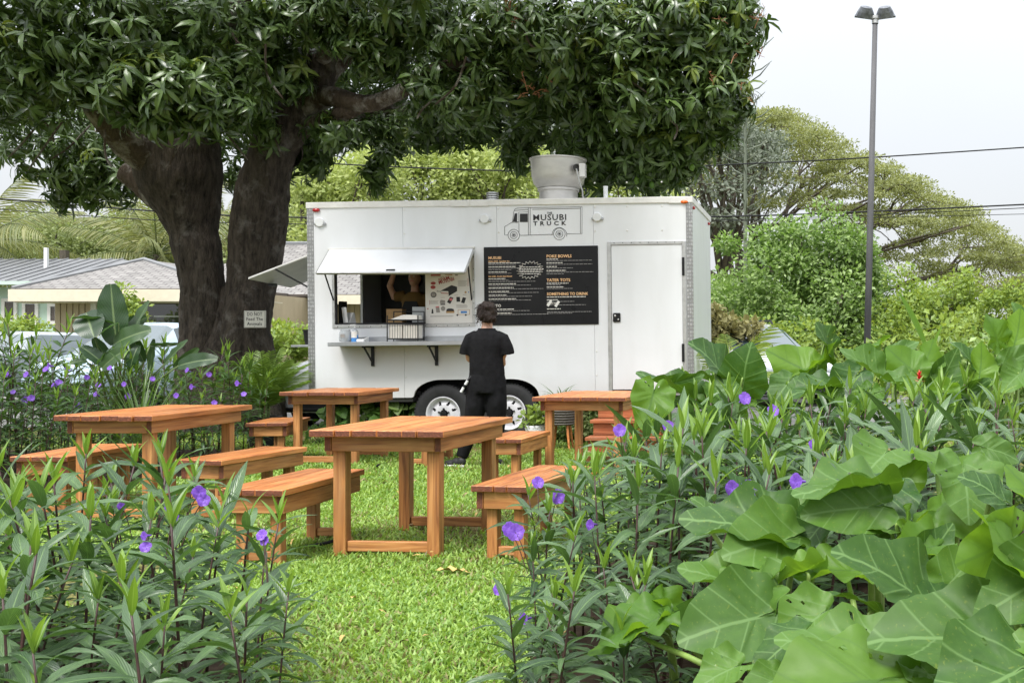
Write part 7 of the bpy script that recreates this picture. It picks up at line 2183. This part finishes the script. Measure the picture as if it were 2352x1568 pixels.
V, F, U = cloud([(0, 0, .40), (.06, 0, .36), (-.08, -.03, .34), (.02, 0, .48)], [.11, .09, .09, .08], [70, 50, 50, 40], .075)
link_mesh('leaves', np_mesh('leaves', V, F, U), M['bush_yellow'], pt)['kind'] = 'stuff'
# basket planter on splayed wooden legs
pw = at(1290, 1000, 12.55); pw.z = 0
bk = strap_plant('basket_planter', 'woven basket planter on wooden legs with a spider plant, behind the table below the door', pw, 0, .4, .02, 1, M['strap'])
mb = MB()
for r_ in range(9): 
    rr_k = .15 + .02 * r_ / 8
    mb.lathe([(rr_k - .012, .30 + r_ * .03), (rr_k + .004, .315 + r_ * .03), (rr_k - .012, .33 + r_ * .03)], 28)
mb.lathe([(.0001, .30), (.14, .30)], 24)
mb.build('basket', plain('woven_basket', (.10, .09, .075), .8, var=.5, scale=60, bump=.6, bscale=80), bk)
for k in range(4):
    a = R(45 + 90 * k); MB().tube([(.16 * math.cos(a), .16 * math.sin(a), 0), (.11 * math.cos(a), .11 * math.sin(a), .31)], [.012, .016], 8).build('leg', M['wood'], bk)
MB().lathe([(.0001, .54), (.155, .545)], 20).build('soil', M['dark_in'], bk)
rr = random.Random(12)
for k in range(40):
    v, f, u = blade(.38 * rr.uniform(.6, 1.1), .016, 8, lambda t: max(.05, 1 - t ** 3), rr.uniform(.6, 2.2), .3, 0, 1); me = np_mesh('leaf', v, f, u, smooth=True); me.materials.append(M['strap'])
    inst('leaf', me, bk, mat=Matrix.Translation((rr.uniform(-.05, .05), rr.uniform(-.05, .05), .55)) @ Matrix.Rotation(rr.uniform(0, 6.28), 4, 'Z') @ Matrix.Rotation(R(rr.uniform(35, 85)), 4, 'X'))

# ------------------------------------------------------------------ on the grass
cb = MB().tube(catmull([at(860, 1078, 10.7), (at(875, 1062, 10.7)), at(905, 1052, 10.9), at(950, 1062, 11.0), at(1000, 1072, 10.9), at(1090, 1090, 10.6)], 6), .011, 6).build('cable', M['black'], None)
for v in cb.data.vertices: v.co.z = max(.012, min(v.co.z - .0, .06))
tag(cb, 'black cable lying on the grass between the tables and the trailer', 'cable')
c2 = MB().tube(catmull([at(540, 1262, 6.7), at(640, 1258, 6.7), at(730, 1250, 6.6), at(800, 1232, 6.55)], 5), .010, 6).build('cable', M['black'], None)
for v in c2.data.vertices: v.co.z = max(.012, min(v.co.z, .07))
tag(c2, 'black hose end lying against the nearest table\'s front leg', 'hose')
dl = empty('dry_leaf', at(1040, 1322, 5.85), (0, 0, R(8)), 'yellow dry leaf lying on the lawn below the nearest table', 'leaf')
dl.location.z = .035
v, f, u = blade(.19, .05, 8, lance2, .2, .5, .5, 2); me = np_mesh('blade', v, f, u, smooth=True); me.materials.append(M['dry_leaf'])
inst('blade', me, dl, (-.09, 0, 0), (0, 0, R(-90)))
rr = random.Random(4)
for k, (px, py, lab) in enumerate(((840, 1108, 'curled brown leaf on the lawn beside the bench left of the nearest table'), (1075, 1142, 'small brown leaf on the grass under the nearest table'), (1345, 1045, 'brown leaf on the grass below the table at the door'), (1000, 1095, 'brown leaf on the grass in front of the person'), (1150, 1100, 'brown leaf on the grass behind the person\'s shoe'))):
    Y = CAM_H * FOC / (py - CY); q = at(px, py, Y)
    o = inst('fallen_leaf', DRY, None, (q.x, q.y, .04), (rr.uniform(-.3, .3), rr.uniform(-.3, .3), rr.uniform(0, 6.28)), (.8, .8, .8)); tag(o, lab, 'leaf')


# leaf litter strewn over the lawn
n_l = 260
P = np.stack([NP.uniform(-5.5, .2, n_l), NP.uniform(3.8, 12.6, n_l), NP.uniform(.03, .05, n_l)], -1)
az = NP.uniform(0, 6.28, n_l); D = np.stack([np.cos(az), np.sin(az), NP.uniform(-.3, .3, n_l)], -1)
V, F, U = scatter(*blade(1, .3, 3, lance2, .8, .4), P, frames(D, np.tile([0, 0, 1.0], (n_l, 1)) + NP.normal(0, .3, (n_l, 3))), NP.uniform(.03, .085, n_l))
o = link_mesh('leaf_litter', np_mesh('leaf_litter', V, F, U, NP.integers(0, 2, n_l).repeat(6)), [M['brown_leaf'], M['dry_leaf']])
tag(o, 'small dry leaves and straw strewn over the lawn', 'leaf litter', kind='stuff')
